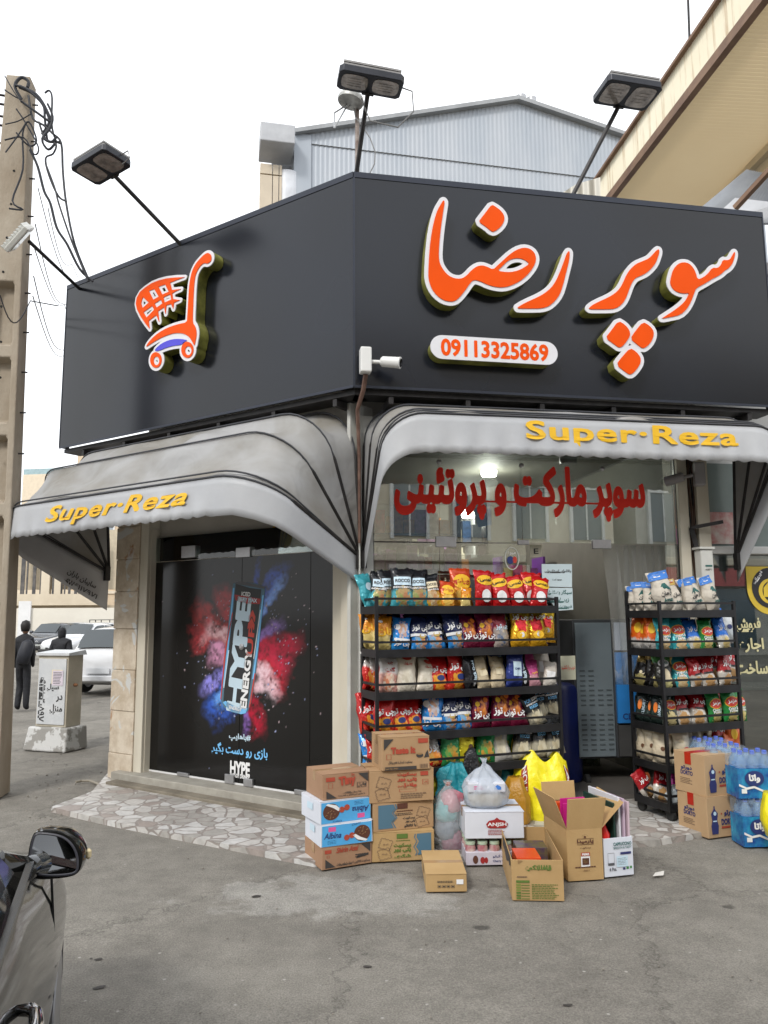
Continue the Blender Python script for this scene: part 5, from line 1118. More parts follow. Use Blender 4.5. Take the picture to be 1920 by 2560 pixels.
# ---------------------------------------------------------------- graffiti cabinet
p0, p1 = gp(55, 1876), gp(161, 1883); cw_ = (p1-p0); KA = math.atan2(cw_.y, cw_.x); K = Fr(p0.xy, KA); wK = cw_.length
t = fthing('utility_cabinet', 'pale metal street cabinet with black spray writing on a chipped concrete base', 'cabinet', K)
zB = K.pl(160, 1822)[1]; zT = K.pl(170, 1640)[1]
cab = mat('chipped cabinet paint', (.52, .54, .56), .5, col2=(.62, .63, .64), scale=5, bump=.1); cabs = mat('rusty cabinet side', (.42, .38, .3), .6, col2=(.52, .47, .38), scale=4)
bs = mat('chipped plaster base', (.30, .29, .27), .85, col2=(.58, .58, .57), scale=4.5, lo=.48, hi=.52, bump=.3, bscale=20)
m = MB(); d0 = .40; a0, a1 = K.pl(65, 1822)[0], K.pl(163, 1825)[0]
m.add([(0, 0, 0), (wK, 0, 0), (wK, d0, 0), (0, d0, 0), (a0, .03, zB), (a1, .03, zB), (a1, d0-.02, zB), (a0, d0-.02, zB)], [(3, 2, 1, 0), (4, 5, 6, 7), (0, 1, 5, 4), (1, 2, 6, 5), (2, 3, 7, 6), (3, 0, 4, 7)]); m.build('concrete_base', bs, t, bevel=.02)
l0, l1 = K.pl(76, 1815)[0], K.pl(152, 1815)[0]; u0, u1 = K.pl(93, 1640)[0], K.pl(172, 1640)[0]; yk = .08
m = MB(); m.add([(l0, yk, zB), (l1, yk, zB), (l1, .34, zB), (l0, .34, zB), (l0, yk, zT), (l1, yk, zT), (l1, .34, zT), (l0, .34, zT)], [(3, 2, 1, 0), (4, 5, 6, 7), (0, 1, 5, 4), (1, 2, 6, 5), (2, 3, 7, 6), (3, 0, 4, 7)])
m.build('cabinet_body', cabs, t, bevel=.008)
m = MB(); m.box(l0+.02, l1-.02, yk-.014, yk-.002, zB+.03, zT-.04); dr = m.build('door', cab, t, bevel=.004)
m = MB(); m.add([(l0-.02, yk-.03, zT), (l1+.03, yk-.03, zT), (l1+.03, .37, zT), (l0-.02, .37, zT), (l0-.02, yk-.03, zT+.03), (l1+.03, yk-.03, zT+.03), (l1+.02, .35, zT+.06), (l0, .35, zT+.06)], [(3, 2, 1, 0), (4, 5, 6, 7), (0, 1, 5, 4), (1, 2, 6, 5), (2, 3, 7, 6), (3, 0, 4, 7)]); m.build('lid', cab, t)
MB().lathe([(.02, 0), (.02, .03), (.008, .05)], 12, 0, Matrix.Translation((l1, .2, lin(zB, zT, .58))) @ Matrix.Rotation(rad(90), 4, 'Y')).build('lock', mat('rust', (.2, .09, .04), .8), t)
pr = Prints(lambda u, v: (u, yk-.017, v)); W0 = l1-l0
pr.text('۰۹۳۸۰۴۰۵۹۷', lin(l0, l1, .20), lin(zB, zT, .38), 'black', w=.62*(zT-zB), h=W0*.21, rot=rad(-90), bold=.02)
pr.text('در', lin(l0, l1, .78), lin(zB, zT, .40), 'black', h=W0*.18, bold=.03); pr.text('منزل', lin(l0, l1, .68), lin(zB, zT, .25), 'black', w=W0*.42, h=W0*.26, bold=.03)
pr.text('سیل', lin(l0, l1, .55), lin(zB, zT, .55), 'black', w=W0*.4, h=W0*.2, bold=.03)
pr.rect(lin(l0, l1, .50), lin(l0, l1, .86), lin(zB, zT, .60), lin(zB, zT, .80), 'cream', 'old_glue'); pr.build(dr)
pr = Prints(lambda u, v: (u, yk-.0195, v)); pr.rect(lin(l0, l1, .53), lin(l0, l1, .88), lin(zB, zT, .58), lin(zB, zT, .79), mat('pinkish notice', (.62, .55, .62), .7), 'pasted_notice'); pr.build(dr)
pr = Prints(lambda u, v: (u, yk-.0205, v)); pr.lines(lin(l0, l1, .56), lin(l0, l1, .85), lin(zB, zT, .60), lin(zB, zT, .77), 8, 'grey'); pr.build(dr)

# ---------------------------------------------------------------- two walkers
def person(label, loc, rz, joints, radii, edges, hair, cloth, skin, sc=1., group=None):
    t = thing('person', label, 'person', loc, rz, group); t.scale = (sc,)*3
    me = bpy.data.meshes.new('body'); me.from_pydata(joints, edges, []); o = bpy.data.objects.new('body', me); COL.objects.link(o); o.parent = t
    md = o.modifiers.new('sk', 'SKIN'); sv = me.skin_vertices[0].data
    for i, r in enumerate(radii): sv[i].radius = (r, r) if not isinstance(r, tuple) else r
    sv[0].use_root = True; o.modifiers.new('ss', 'SUBSURF').levels = 1; o.modifiers['ss'].render_levels = 2; me.materials.append(cloth)
    h = MB(); h.lathe([(.001, -.13), (.045, -.12), (.068, -.06), (.078, 0), (.074, .06), (.05, .105), (.001, .125)], 16, 0, Matrix.Translation(hair['at']) @ Matrix.Diagonal((1, 1.12, 1, 1))); h.build('head', skin, t, smooth=2)
    h = MB(); h.lathe([(.001, -.09 if not hair.get('hood') else -.2), (.07, -.085 if not hair.get('hood') else -.16), (.088, -.02), (.090, .05), (.065, .115), (.001, .145)], 16, 0, Matrix.Translation(Vector(hair['at'])+Vector((0, hair.get('dy', -.015), .01))) @ Matrix.Diagonal((1.05, 1.12, 1, 1)))
    for i, v in enumerate(h.v): k = mnoise.noise(Vector(v)*22)*.010; h.v[i] = (v[0]+k, v[1]+k, v[2]+k)
    h.build(hair.get('name', 'hair'), hair['mat'], t, smooth=2)
    return t
blackcl = mat('black jacket cloth', (.012, .013, .017), .75, var=.4, scale=9, bump=.6, bscale=7, bdist=.04); skin = mat('skin', (.35, .2, .13), .5); hairm = mat('black hair', (.01, .008, .007), .6)
J = [(x*.88, y, z) for x, y, z in [(0, 0, .95), (0, 0, 1.12), (0, .01, 1.32), (0, .0, 1.45), (0, .01, 1.55), (.10, 0, .90), (.13, .02, .5), (.14, -.02, .09), (.15, .10, .04), (-.10, 0, .90), (-.10, .12, .50), (-.12, .02, .09), (-.13, .14, .04),
     (.19, 0, 1.42), (.27, -.03, 1.15), (.24, .10, .93), (.24, .14, .86), (-.19, 0, 1.42), (-.27, -.02, 1.15), (-.25, .06, .92), (-.25, .10, .85)]]
E_ = [(0, 1), (1, 2), (2, 3), (3, 4), (0, 5), (5, 6), (6, 7), (7, 8), (0, 9), (9, 10), (10, 11), (11, 12), (3, 13), (13, 14), (14, 15), (15, 16), (3, 17), (17, 18), (18, 19), (19, 20)]
Rr = [(.16, .12), (.16, .125), (.19, .14), (.12, .1), .05, .105, .085, .07, .045, .105, .085, .07, .045, .075, .062, .045, .032, .075, .062, .045, .032]
g1 = gp(52, 1777); t = person('person in black walking away with a dark backpack, beside the concrete pole', (g1.x, g1.y, 0), rad(12), [(x*.74, y, z) for x, y, z in J], [(r[0]*.85, r[1]*.95) if isinstance(r, tuple) else r*.9 for r in Rr], E_, dict(at=(0, .03, 1.66), mat=hairm, dy=-.02), blackcl, skin, sc=.875)
m = MB(); m.lathe([(.05, -.27), (.15, -.25), (.17, -.05), (.15, .15), (.06, .22)], 14, 0, Matrix.Translation((.07, -.17, 1.2)) @ Matrix.Rotation(rad(14), 4, 'Y') @ Matrix.Diagonal((.8, .6, 1, 1))); m.build('backpack', mat('dark backpack', (.018, .02, .028), .6, var=.3), t, smooth=2)
g2 = dp(154, 1600, 15.5); J2 = [(x*1.1, y, z*.97) for x, y, z in J]; Rr2 = [(r[0]*1.15, r[1]*1.15) if isinstance(r, tuple) else r*1.15 for r in Rr]
t = person('person in a black hooded coat standing behind the metal cabinet', (g2.x, g2.y, 0), rad(-10), J2, Rr2, E_, dict(at=(.0, .03, 1.585), mat=blackcl, dy=-.02, hood=1, name='hood'), blackcl, skin, sc=.83)

# ---------------------------------------------------------------- the other side of the street (behind the viewer; seen in glass and mirror)
OB = Fr((0, -13), rad(184)); 
stone2 = mat('cream classical stone', (.62, .54, .42), .7, col2=(.72, .65, .53), scale=.8, bump=.1); dglass = mat('dark blue window', (.03, .06, .09), .08, spec=.9)
for bi, (bx, bw, bh, cw2, lab) in enumerate(((-16, 14, 11.5, stone2, 'cream classical building with tall windows across the street'), (-1.5, 9, 9.5, mat('rose brick facade', (.35, .12, .09), .8), 'reddish brick building across the street'), (8, 13, 10.5, mat('grey green facade', (.25, .3, .26), .7), 'grey green shop block across the street'), (-34, 17, 12, mat('pale facade', (.5, .48, .43), .7), 'pale plain block at the far right end across the street'), (21.5, 14, 9, mat('ochre facade', (.5, .4, .25), .7), 'ochre block at the far left end across the street'))):
    t = thing('street_building', lab, 'building', OB.w(bx, 0, 0), OB.a)
    m = MB(); m.box(0, bw, 0, 6, 0, bh); m.build('wall', cw2, t)
    for z in (3.5, 6.9, bh-.35): m = MB(); m.box(-.1, bw+.1, -.35, -.01, z, z+.3); m.build('cornice', stone2, t, bevel=.05)
    k = int(bw/2.2)
    for f in range(2):
        for i in range(k):
            x = (i+.5)*bw/k; z = 4.4+f*3.3
            w_ = MB().box(x-.6, x+.6, -.08, -.01, z, z+1.9); wo2 = w_.build('window', dglass, t)
            fr2 = MB(); fr2.box(x-.72, x-.6, -.14, -.01, z-.1, z+2).box(x+.6, x+.72, -.14, -.01, z-.1, z+2).box(x-.72, x+.72, -.16, -.01, z+1.9, z+2.1).box(x-.03, x+.03, -.1, -.02, z, z+1.9); fr2.build('window_frame', mat('white window', (.7, .7, .7)), wo2)
    for i in range(3):
        x = (i+.5)*bw/3; m = MB().box(x-bw/7, x+bw/7, -.1, -.01, .3, 2.6); m.build('shop_window', dglass, t)
        m = MB().box(x-bw/7, x+bw/7, -.3, -.11, 2.7, 3.4); m.build('sign_band', mat('sign band %d' % (bi*3+i), [(.5, .05, .05), (.6, .55, .5), (.05, .15, .4), (.5, .4, .05), (.1, .3, .1), (.6, .6, .6), (.05, .25, .1), (.6, .1, .05), (.3, .3, .35), (.6, .6, .6), (.1, .2, .4), (.5, .1, .1), (.4, .4, .1), (.1, .3, .2), (.6, .5, .4)][bi*3+i]), t)
for i, (x, pt) in enumerate(((-9, whitecar), (-4, silver), (1.2, whitecar), (6.3, greycar), (11, whitecar))):
    make_car(['white car parked across the street outside the cream building', 'silver car parked across the street', 'white car parked across the street outside the brick building', 'dark grey car parked across the street', 'white car at the far end across the street'][i], (x, -9.4+.1*i, 0), rad(90 if i % 2 else -90), pt, SED2, 'cars parked across the street')
# ---------------------------------------------------------------- shop window, glass doors of the right front
gl_ = glassmat('clear shop glass', (.88, .93, .90), .16)
zt_ = FR.pl(1300, 1358)[1]; xg0 = FR.pl(935, 1400)[0]; xg1 = xr0-.005; xm1 = FR.pl(1304, 1250)[0]; xd = FR.pl(1505, 1250)[0]
wf = fthing('shop_window', 'clear glass shopfront with red lettering over the goods racks', 'shop window', FR)
xs_ = [xg0, FR.pl(1098, 1250)[0], xm1, xg1]
for i in range(3): MB().box(xs_[i]+.002, xs_[i+1]-.002, 0, .01, zt_+.005, 3.28).build('upper_pane', gl_, wf)
xl = [xg0, FR.pl(1100, 1450)[0], FR.pl(1318, 1450)[0]]
for i in range(2): MB().box(xl[i]+.002, xl[i+1]-.002, 0, .01, .06, zt_-.005).build('lower_pane', gl_, wf)
xo = FR.pl(1668, 1450)[0]; MB().box(xo, xg1, 0, .01, .06, zt_-.005).build('lower_pane', gl_, wf)
m = MB()
for a_, b_, c_, d_ in ((1089, 1140, 1341, 1368), (1294, 1322, 1350, 1362), (1480, 1527, 1349, 1372)):
    q0, q1 = FR.pl(a_, c_), FR.pl(b_, d_); MB().box(q0[0], q1[0], -.012, .022, q1[1], q0[1]).build('patch_fitting', steel, wf, bevel=.004)
for a_, b_ in ((1097, 1155), (1303, 1164), (1505, 1172)):
    q = FR.pl(a_, b_); MB().lathe([(.022, 0), (.02, .014), (.008, .02)], 14, 0, Matrix.Translation((q[0], 0, q[1])) @ Matrix.Rotation(rad(90), 4, 'X')).build('glass_bolt', steel, wf, smooth=True)
m = MB(); m.box(xg1, xr0, -.01, .05, .06, 3.25); m.build('side_channel', black_metal, wf)
q0, q1 = FR.pl(985, 1230), FR.pl(1613, 1250); redp = mat('red vinyl', (1., .045, .028), .5, var=.04, spec=.2)
pr = Prints(lambda u, v: (u, -.004, v)); pr.text('سوپر مارکت و پروتئینی', (q0[0]+q1[0])/2, FR.pl(1300, 1232)[1], redp, w=q1[0]-q0[0], h=.49, bold=.05); pr.build(wf)
# opened glass door leaf inside the doorway, seen edge on
# curtain of clear plastic strips
film_m = plasticfilm('clear plastic strips', (.9, .92, .92), .22, (.5, .5, .47))
cu = fthing('strip_curtain', 'hanging clear plastic strip curtain in the open doorway', 'curtain', FR)
x_ = FR.pl(1525, 1400)[0]; rs = random.Random(3)
for i in range(7):
    w0 = .13; xx = x_+i*.085; fr_ = rs.random()*6
    m = MB(); m.grid(lambda u, v: (xx+w0*u+.02*math.sin(v*3+fr_)+.04*(1-v), .09+.012*(i % 2)+.015*math.sin(u*9+fr_)+.02*math.sin(v*5+fr_), lin(1.0+.25*rs.random() if v == 0 else .9, zt_+.0, v)), 5, 14); m.build('plastic_strip', film_m, cu, smooth=2)
# ---------------------------------------------------------------- inside
INR = Fr(FR.w(0, 0, 0).xy, FR.a)
col_pool = [(.5, .05, .04), (.6, .45, .05), (.05, .15, .4), (.08, .3, .12), (.6, .6, .58), (.3, .1, .3), (.5, .2, .05), (.1, .1, .1), (.45, .4, .3)]
packm = [mat('pack colour %d' % i, c, .4, var=.3, scale=20) for i, c in enumerate(col_pool)]
def shelf_unit(label, F, x0, x1, y0, y1, zs, cat='shelf unit', fill='box', seed=0, mm=None, ch_=.85):
    t = fthing('shelf_unit', label, cat, F, x0, y0, 0); rs = random.Random(seed)
    m = MB(); m.box(0, .03, 0, y1-y0, 0, zs[-1]+.35).box(x1-x0-.03, x1-x0, 0, y1-y0, 0, zs[-1]+.35); m.build('side_board', mm or black_metal, t)
    for z in zs: MB().box(.031, x1-x0-.031, 0, y1-y0, z-.02, z).build('shelf', mm or black_metal, t)
    for zi, z in enumerate(zs):
        gm = [MB() for _ in packm]; x = .05
        while x < x1-x0-.14:
            w0 = .06+rs.random()*.09; hh = .12+rs.random()*.14; k = rs.randrange(len(packm)) if rs.random() > .5 else zi % len(packm); 
            if fill == 'box': gm[k].box(x, x+w0-.01, .01, .2, z+.001, z+hh)
            else: gm[k].lathe([(w0*.3, 0), (w0*.42, .02), (w0*.42, hh*.7), (w0*.16, hh*.85), (w0*.16, hh+.03)], 10, 0, Matrix.Translation((x+w0/2, .1, z+.001)))
            x += w0
        for k, g in enumerate(gm):
            if g.v: tag(g.build('packed_goods', packm[k], t), kind='stuff')
    return t
shelf_unit('dark wall shelves of bright packets at the back of the shop, left side', FR, .3, 1.5, 3.9, 4.3, [.3, .7, 1.1, 1.5, 1.9, 2.3, 2.7], seed=1)
shelf_unit('white wall shelves with bottles at the back of the shop', FR, 1.55, 2.2, 3.9, 4.3, [.3, .7, 1.1, 1.5, 1.9, 2.3, 2.7], fill='b', seed=2, mm=mat('white board', (.5, .5, .5), .5))
shelf_unit('purple shelf unit along the right inner wall', FR, 2.25, 2.85, 3.0, 3.4, [.4, .8, 1.2, 1.6, 2.0], seed=5, mm=mat('purple board', (.12, .03, .22), .5))
shelf_unit('tall shelf of bright packets just behind the first glass pane', FR, .25, 1.15, .9, 1.25, [.25, .6, 1.0, 1.35, 1.7, 2.05, 2.4], seed=8, fill='box')
shelf_unit('shelf of packets facing the door in the middle of the shop', FR, 1.0, 2.0, 2.7, 3.0, [.5, .9, 1.3, 1.7, 2.1, 2.5], seed=15)
fz = fthing('drink_fridge', 'tall glass door drinks fridge inside behind the pasted notices', 'fridge', FR, 1.28, 1.9, .05)
m = MB(); m.box(0, .62, .05, .6, 0, 1.95); m.build('cabinet_body', mat('white board', (.5, .5, .5)), fz, bevel=.02); MB().box(.05, .57, .02, .045, .15, 1.6).build('glass_door', mat('dark blue window', (.03, .06, .09)), fz); MB().box(.0, .62, .01, .048, 1.65, 1.95).build('header', mat('pale header', (.45, .5, .6), .4), fz)
for k in range(4):
    m = MB()
    for j in range(7): m.lathe([(.03, 0), (.034, .02), (.034, .14), (.012, .19), (.012, .22)], 8, 0, Matrix.Translation((.09+j*.073, .008, .2+k*.35)))
    tag(m.build('bottle_row', packm[(k*2+1) % 9], fz), kind='stuff')
# lamps
lampm = mat('lit lamp glass', (1, .98, .93), .4, var=0, emis=9.)
def lamp(label, P_, lit=True, w=.09):
    t = thing('ceiling_lamp', label, 'lamp', P_, 0, 'round lamps under the shop ceiling'); MB().lathe([(w*.9, -.06), (w, -.03), (w, .03), (w*.5, .06)], 18).build('lamp_glass', lampm if lit else mat('milky unlit glass', (.5, .48, .5), .3), t, smooth=True)
    MB().tube([(0, 0, .055), (0, 0, max(.1, 3.2-P_[2]))], .008, 6).build('lamp_stem', dark_tube, t)
    if lit:
        l = bpy.data.lights.new('lamp_light', 'POINT'); l.energy = 26; l.shadow_soft_size = .1; l.color = (1, .96, .88); o = bpy.data.objects.new('lamp_light', l); COL.objects.link(o); o.location = (P_[0], P_[1], P_[2]-.14)
lamp('lit round lamp high in the shop window, upper left of the red lettering', dp(1222, 1177, 8.4))
lamp('lit round lamp seen through the middle of the red lettering', dp(1170, 1283, 10.2)); lamp('lit round lamp below the middle of the red lettering, nearer the door', dp(1408, 1276, 9.7))
lamp('unlit milky lamp hanging just under the right awning edge', dp(1420, 1145, 7.3), False, .085)
# paper notices on the glass
def notice(label, cs, col, lines, y=-.006, name='notice', F=FR):
    t = fthing(name, label, 'notice', F); pts = [F.pl(*c, y) for c in cs]
    MB().add([(x, y+dy, z) for dy in (0, .0025) for x, z in pts], [(0, 3, 2, 1), (4, 5, 6, 7), (0, 1, 5, 4), (1, 2, 6, 5), (2, 3, 7, 6), (3, 0, 4, 7)]).build('paper_sheet', col, t)
    pr = Prints(lambda u, v: (u, y-.003, v))
    for tx, px, py, w_, h_, k in lines:
        q = F.pl(px, py, y); q1 = F.pl(px+w_, py, y); pr.text(tx, q[0], q[1], k, w=q1[0]-q[0], h=h_/290, bold=.02)
    pr.build(t); return t
pb_ = mat('pale blue paper', (.55, .66, .70), .6, var=.04)
notice('upper pale blue notice on the glass right of the wide rack', ((1354, 1410), (1430, 1410), (1430, 1468), (1356, 1466)), pb_, [('باقلوای استانبولی', 1394, 1428, 66, 9, 'black'), ('موجود است', 1392, 1449, 24, 6, 'black')])
notice('lower pale blue notice with bold age rule on the glass, right of the wide rack', ((1355, 1469), (1431, 1470), (1433, 1524), (1392, 1527)), pb_, [('سیگار به افراد', 1398, 1481, 62, 13, 'dteal'), ('زیر ۱۸ سال', 1394, 1500, 56, 13, 'dteal'), ('فروخته نمیشود', 1402, 1517, 54, 10, 'dteal')])
notice('yellowish door notice with red writing beside the wide rack', ((1400, 1640), (1438, 1639), (1440, 1699), (1400, 1700)), mat('yellowish card', (.42, .42, .32), .6), [('درب را بکشید', 1420, 1669, 34, 13, 'red')])
# pictures and oval sticker reflected/inside
notice('cream framed picture hanging inside the glass above the racks', ((1172, 1398), (1232, 1382), (1232, 1428), (1174, 1436)), mat('cream mount', (.5, .47, .36), .6), [], y=.08, name='picture')
notice('black and white emblem card hanging inside above the notices', ((1325, 1362), (1354, 1362), (1354, 1392), (1326, 1393)), mat('cream mount', (.5, .47, .36)), [('E', 1340, 1378, 12, 14, 'black')], y=.08, name='picture')
notice('blue hanging promotional card behind the red lettering', ((1182, 1270), (1228, 1272), (1230, 1312), (1196, 1318)), mat('blue card', (.06, .2, .5), .5), [('سیب', 1203, 1286, 22, 12, 'white')], y=.3, name='hanging_card')
q = FR.pl(1280, 1396, -.006); t = fthing('oval_sticker', 'oval outlined sticker on the glass above the chips', 'sticker', FR)
o_ = ell(q[0], q[1], .065, .10, 28); i_ = ell(q[0], q[1], .058, .093, 28)
pr = Prints(lambda u, v: (u, -.006, v)); pr.polys([o_, i_], mat('pale sticker', (.6, .62, .58), .5), 'sticker_ring'); pr.poly(ell(q[0]-.015, q[1]-.015, .03, .035, 12), 'navy'); pr.poly(ell(q[0]+.025, q[1]-.012, .02, .03, 12), 'red'); pr.text('میوه', q[0], q[1]+.045, 'white', w=.07); pr.build(t)
# freezer with grey vented side, blue front
fz = thing('freezer', 'grey upright freezer with louvred side and blue front behind the narrow rack', 'freezer', dp(1447, 1900, 7.6))
Z = Fr(dp(1450, 1900, 7.35).xy, rad(6)); fz.location = (Z.o.x, Z.o.y, 0); fz.rotation_euler = (0, 0, Z.a)
zt = Z.pl(1450, 1557)[1]; zb = Z.pl(1460, 1893)[1]; xw = Z.pl(1535, 1750)[0]; zb = max(.14, zb)
m = MB(); m.box(0, xw, 0, .02, zb, zt); side = m.build('louvre_panel', mat('blue grey steel panel', (.23, .28, .31), .4, .4, var=.06), fz, bevel=.004)
m = MB(); m.box(-.02, xw+.42, .022, .7, zb-.02, zt+.03); m.build('cabinet_body', mat('dark freezer body', (.05, .055, .06), .5), fz, bevel=.01)
m = MB()
for cx_ in range(4):
    for r_ in range(17):
        z = lin(zb+.06, zb+.06+(zt-zb)*.62, r_/17)
        if 7 < r_ < 9: continue
        if r_ > 12 and cx_ > 1: continue
        m.box(.03+cx_*xw*.24, .03+cx_*xw*.24+xw*.14, -.006, -.0005, z, z+.012)
m.build('louvre', mat('louvre shadow', (.08, .1, .11), .5), side)
m = MB(); m.box(xw+.03, xw+.36, -.01, .02, zb+.30, zt-.28); m.build('front_door', mat('blue freezer front', (.03, .22, .60), .35), fz)
m = MB(); m.box(xw+.03, xw+.36, -.01, .02, zt-.26, zt); m.build('header_sign', mat('pale header', (.45, .5, .6)), fz)
m = MB(); m.box(xw+.03, xw+.36, -.01, .02, zb, zb+.28); gr_ = m.build('lower_grille', mat('grille dark', (.06, .06, .06), .5), fz)
m = MB()
for k in range(12): m.box(xw+.20, xw+.30, -.016, -.0105, zb+.02+k*.02, zb+.03+k*.02)
m.build('grille_slot', mat('louvre grey', (.2, .2, .2), .5), gr_)
pr = Prints(lambda u, v: (u, -.012, v)); pr.text('CE', xw+.12, zb+.36, 'navy', w=.09, bold=.02); pr.build(fz)
for x in (.08, xw+.3):
    m = MB().lathe([(.03, -.02), (.055, -.02), (.055, .02), (.03, .02)], 16, 0, Matrix.Translation((x, .06, .085)) @ Matrix.Rotation(rad(90), 4, 'Y')); m.build('caster', mat('orange caster', (.45, .1, .03), .5) if x > .2 else rubber, fz, smooth=True)
# blue barrel and counter
b_ = gp(1395, 1985, .05); b_ = dp(1408, 1850, 7.5); t = thing('blue_barrel', 'dark blue plastic bin inside behind the wide rack', 'bin', (b_.x, b_.y, .05)); MB().lathe([(.14, 0), (.17, .05), (.18, .85), (.16, .9), (.03, .92)], 20).build('bin_body', mat('dark blue plastic', (.01, .02, .13), .35), t, smooth=True)
b_ = dp(1450, 1850, 8.2); t = thing('bottle_crate', 'clear water bottles stacked on the floor inside the shop', 'bottles', (b_.x, b_.y, .05)); m = MB()
for i in range(5):
    for j in range(3):
        for k in range(3): m.lathe([(.03, 0), (.04, .02), (.04, .18), (.015, .24), (.015, .27)], 8, 0, Matrix.Translation((i*.09-.2, j*.09, k*.3)))
tag(m.build('bottles', plasticfilm('clear bottle', (.8, .85, .8), .4, (.4, .42, .38)), t), kind='stuff')
# ---------------------------------------------------------------- right edge: posts, meter, camera, neighbour
q = FR.pl(1735, 1375, -.06); q1 = FR.pl(1775, 1520, -.06)
t = fthing('meter_box', 'white electric meter box on the cream post above the narrow rack', 'meter box', FR); MB().box(q[0], q1[0], -.16, -.055, q1[1], q[1]).build('box_body', mat('white meter plastic', (.6, .6, .57), .45), t, bevel=.012)
MB().box(q[0]-.015, q1[0]+.01, -.175, -.05, q[1]+.001, q[1]+.02).build('box_lid', mat('white meter plastic', (.6, .6, .57)), t)
pr = Prints(lambda u, v: (u, -.163, v)); pr.rect(lin(q[0], q1[0], .3), lin(q[0], q1[0], .85), q[1]-.155, q[1]-.14, 'dteal'); pr.text('۰۰۷۳۴۶۸', lin(q[0], q1[0], .55), q[1]-.18, 'black', w=(q1[0]-q[0])*.55, bold=.02); pr.build(t)
rs = random.Random(8)
for i in range(5):
    x = FR.pl(1722+i*4, 1250)[0]; pts = [(x+.012*math.sin(k*1.3+i), .01-.02*i/5, lin(3.2, 1.9, k/10)) for k in range(11)]
    m = MB().tube(pts, .008+.004*(i % 2), 6); o = m.build('drop_cable', mat('brown cable', (.08, .045, .03), .6) if i % 2 else wire_mat, smooth=True); o.location = FR.w(0, 0, 0); o.rotation_euler = (0, 0, FR.a); tag(o, 'cables running down between the two cream posts', 'cable', 'cables between the cream posts')
m = MB(); a_ = FR.pl(1728, 1320, -.06); b2 = FR.pl(1743, 1372, -.08); c_ = FR.pl(1808, 1310, -.2)
m.bar((a_[0], -.06, a_[1]), (b2[0], -.08, b2[1]), .04).bar((a_[0]-.01, -.07, a_[1]), (c_[0], -.2, c_[1]+.02), .03); o = m.build('bracket_arm', dark_tube); o.location = FR.w(0, 0, 0); o.rotation_euler = (0, 0, FR.a); tag(o, 'rusty iron bracket holding the right awning to the cream post', 'bracket')
def camera_thing(label, P_, rz, side=1, grey=False):
    t = thing('security_camera', label, 'security camera', P_, rz); wm = mat('white camera shell', (.72, .72, .7), .35, var=.03) if not grey else mat('grey camera shell', (.32, .31, .32), .4)
    MB().box(-.045, .045, .0, .10, -.10, .11).build('junction_box', wm, t, bevel=.012)
    MB().tube([(.045, .05, .0), (.12, .02, -.01), (.15, .0, -.01)], .016, 10).build('camera_arm', wm, t, smooth=True)
    T = Matrix.Translation((.20, -.02, -.02)) @ Matrix.Rotation(rad(-28), 4, 'Z') @ Matrix.Rotation(rad(100), 4, 'Y')
    b = MB().lathe([(.030, -.09), (.043, -.075), (.045, .06), (.048, .075), (.036, .078)], 20, 0, T).build('camera_body', wm, t, smooth=True)
    MB().lathe([(.034, .0785), (.034, .081), (.015, .083), (.012, .078)], 18, 0, T).build('lens', mat('lens black', (.008, .008, .01), .1), b, smooth=True)
    return t
q = GR.w(.08, -.16, GR.pl(925, 905, -.1)[1]); camera_thing('white bullet security camera on the signboard corner under the number plate', q, GR.a)
m = MB().tube([GR.w(.085, -.09, q.z-.1), GR.w(.075, -.03, 3.42), GR.w(.05, .12, 3.3), FR.w(.0, -.12, 2.9), FR.w(.0, -.12, 2.2)], [.02, .02, .018, .014, .012], 8); tag(m.build('corner_conduit', mat('rust brown conduit', (.10, .05, .035), .7, col2=(.2, .12, .09), scale=10), smooth=True), 'rusty conduit down the corner between the awnings', 'conduit')
q = FR.pl(1745, 1187, -.25); t = camera_thing('grey security camera hanging under the right awning end', FR.w(q[0]+.06, -.15, q[1]+.01), FR.a+rad(160), grey=True)
# neighbour front
nb = fthing('neighbour_shop', 'glass front of the neighbouring office with pale gold lettering', 'shop front', FR)
xn0 = xb1+.01; MB().box(xn0, xn0+3, .1, .2, FR.pl(1850, 1385)[1], 5.0).build('upper_wall', mat('white lintel', (.6, .6, .58), .5), nb)
MB().box(xn0, xn0+3, .02, .1, FR.pl(1850, 1385)[1], FR.pl(1850, 1365)[1]).build('lintel', mat('white lintel', (.6, .6, .58)), nb, bevel=.01)
MB().box(xn0, xn0+3, .08, .095, FR.pl(1850, 1365)[1], 3.0).build('upper_pane', mat('grey green pane', (.2, .24, .23), .15), nb)
q = FR.pl(1765, 1280, .07); q1 = FR.pl(1812, 1360, .07); m = MB(); m.box(q[0], q1[0]+.1, .068, .078, q1[1], q[1]); m.build('red_poster', mat('rose poster', (.45, .12, .12), .6, col2=(.6, .55, .5), scale=7), nb)
MB().box(xn0, xn0+3, .08, .09, .06, FR.pl(1850, 1387)[1]).build('glass_pane', glassmat('neighbour glass', (.75, .8, .78), .12), nb)
MB().box(xn0, xn0+3.2, 1.6, 1.7, .0, 3.2).build('back_wall', mat('dim office wall', (.1, .11, .11), .7, col2=(.2, .21, .2), scale=1.5), nb)
MB().box(xn0, xn0+3.2, .1, 1.6, .0, .03).build('office_floor', mat('shop floor tiles', (.12, .11, .1)), nb)
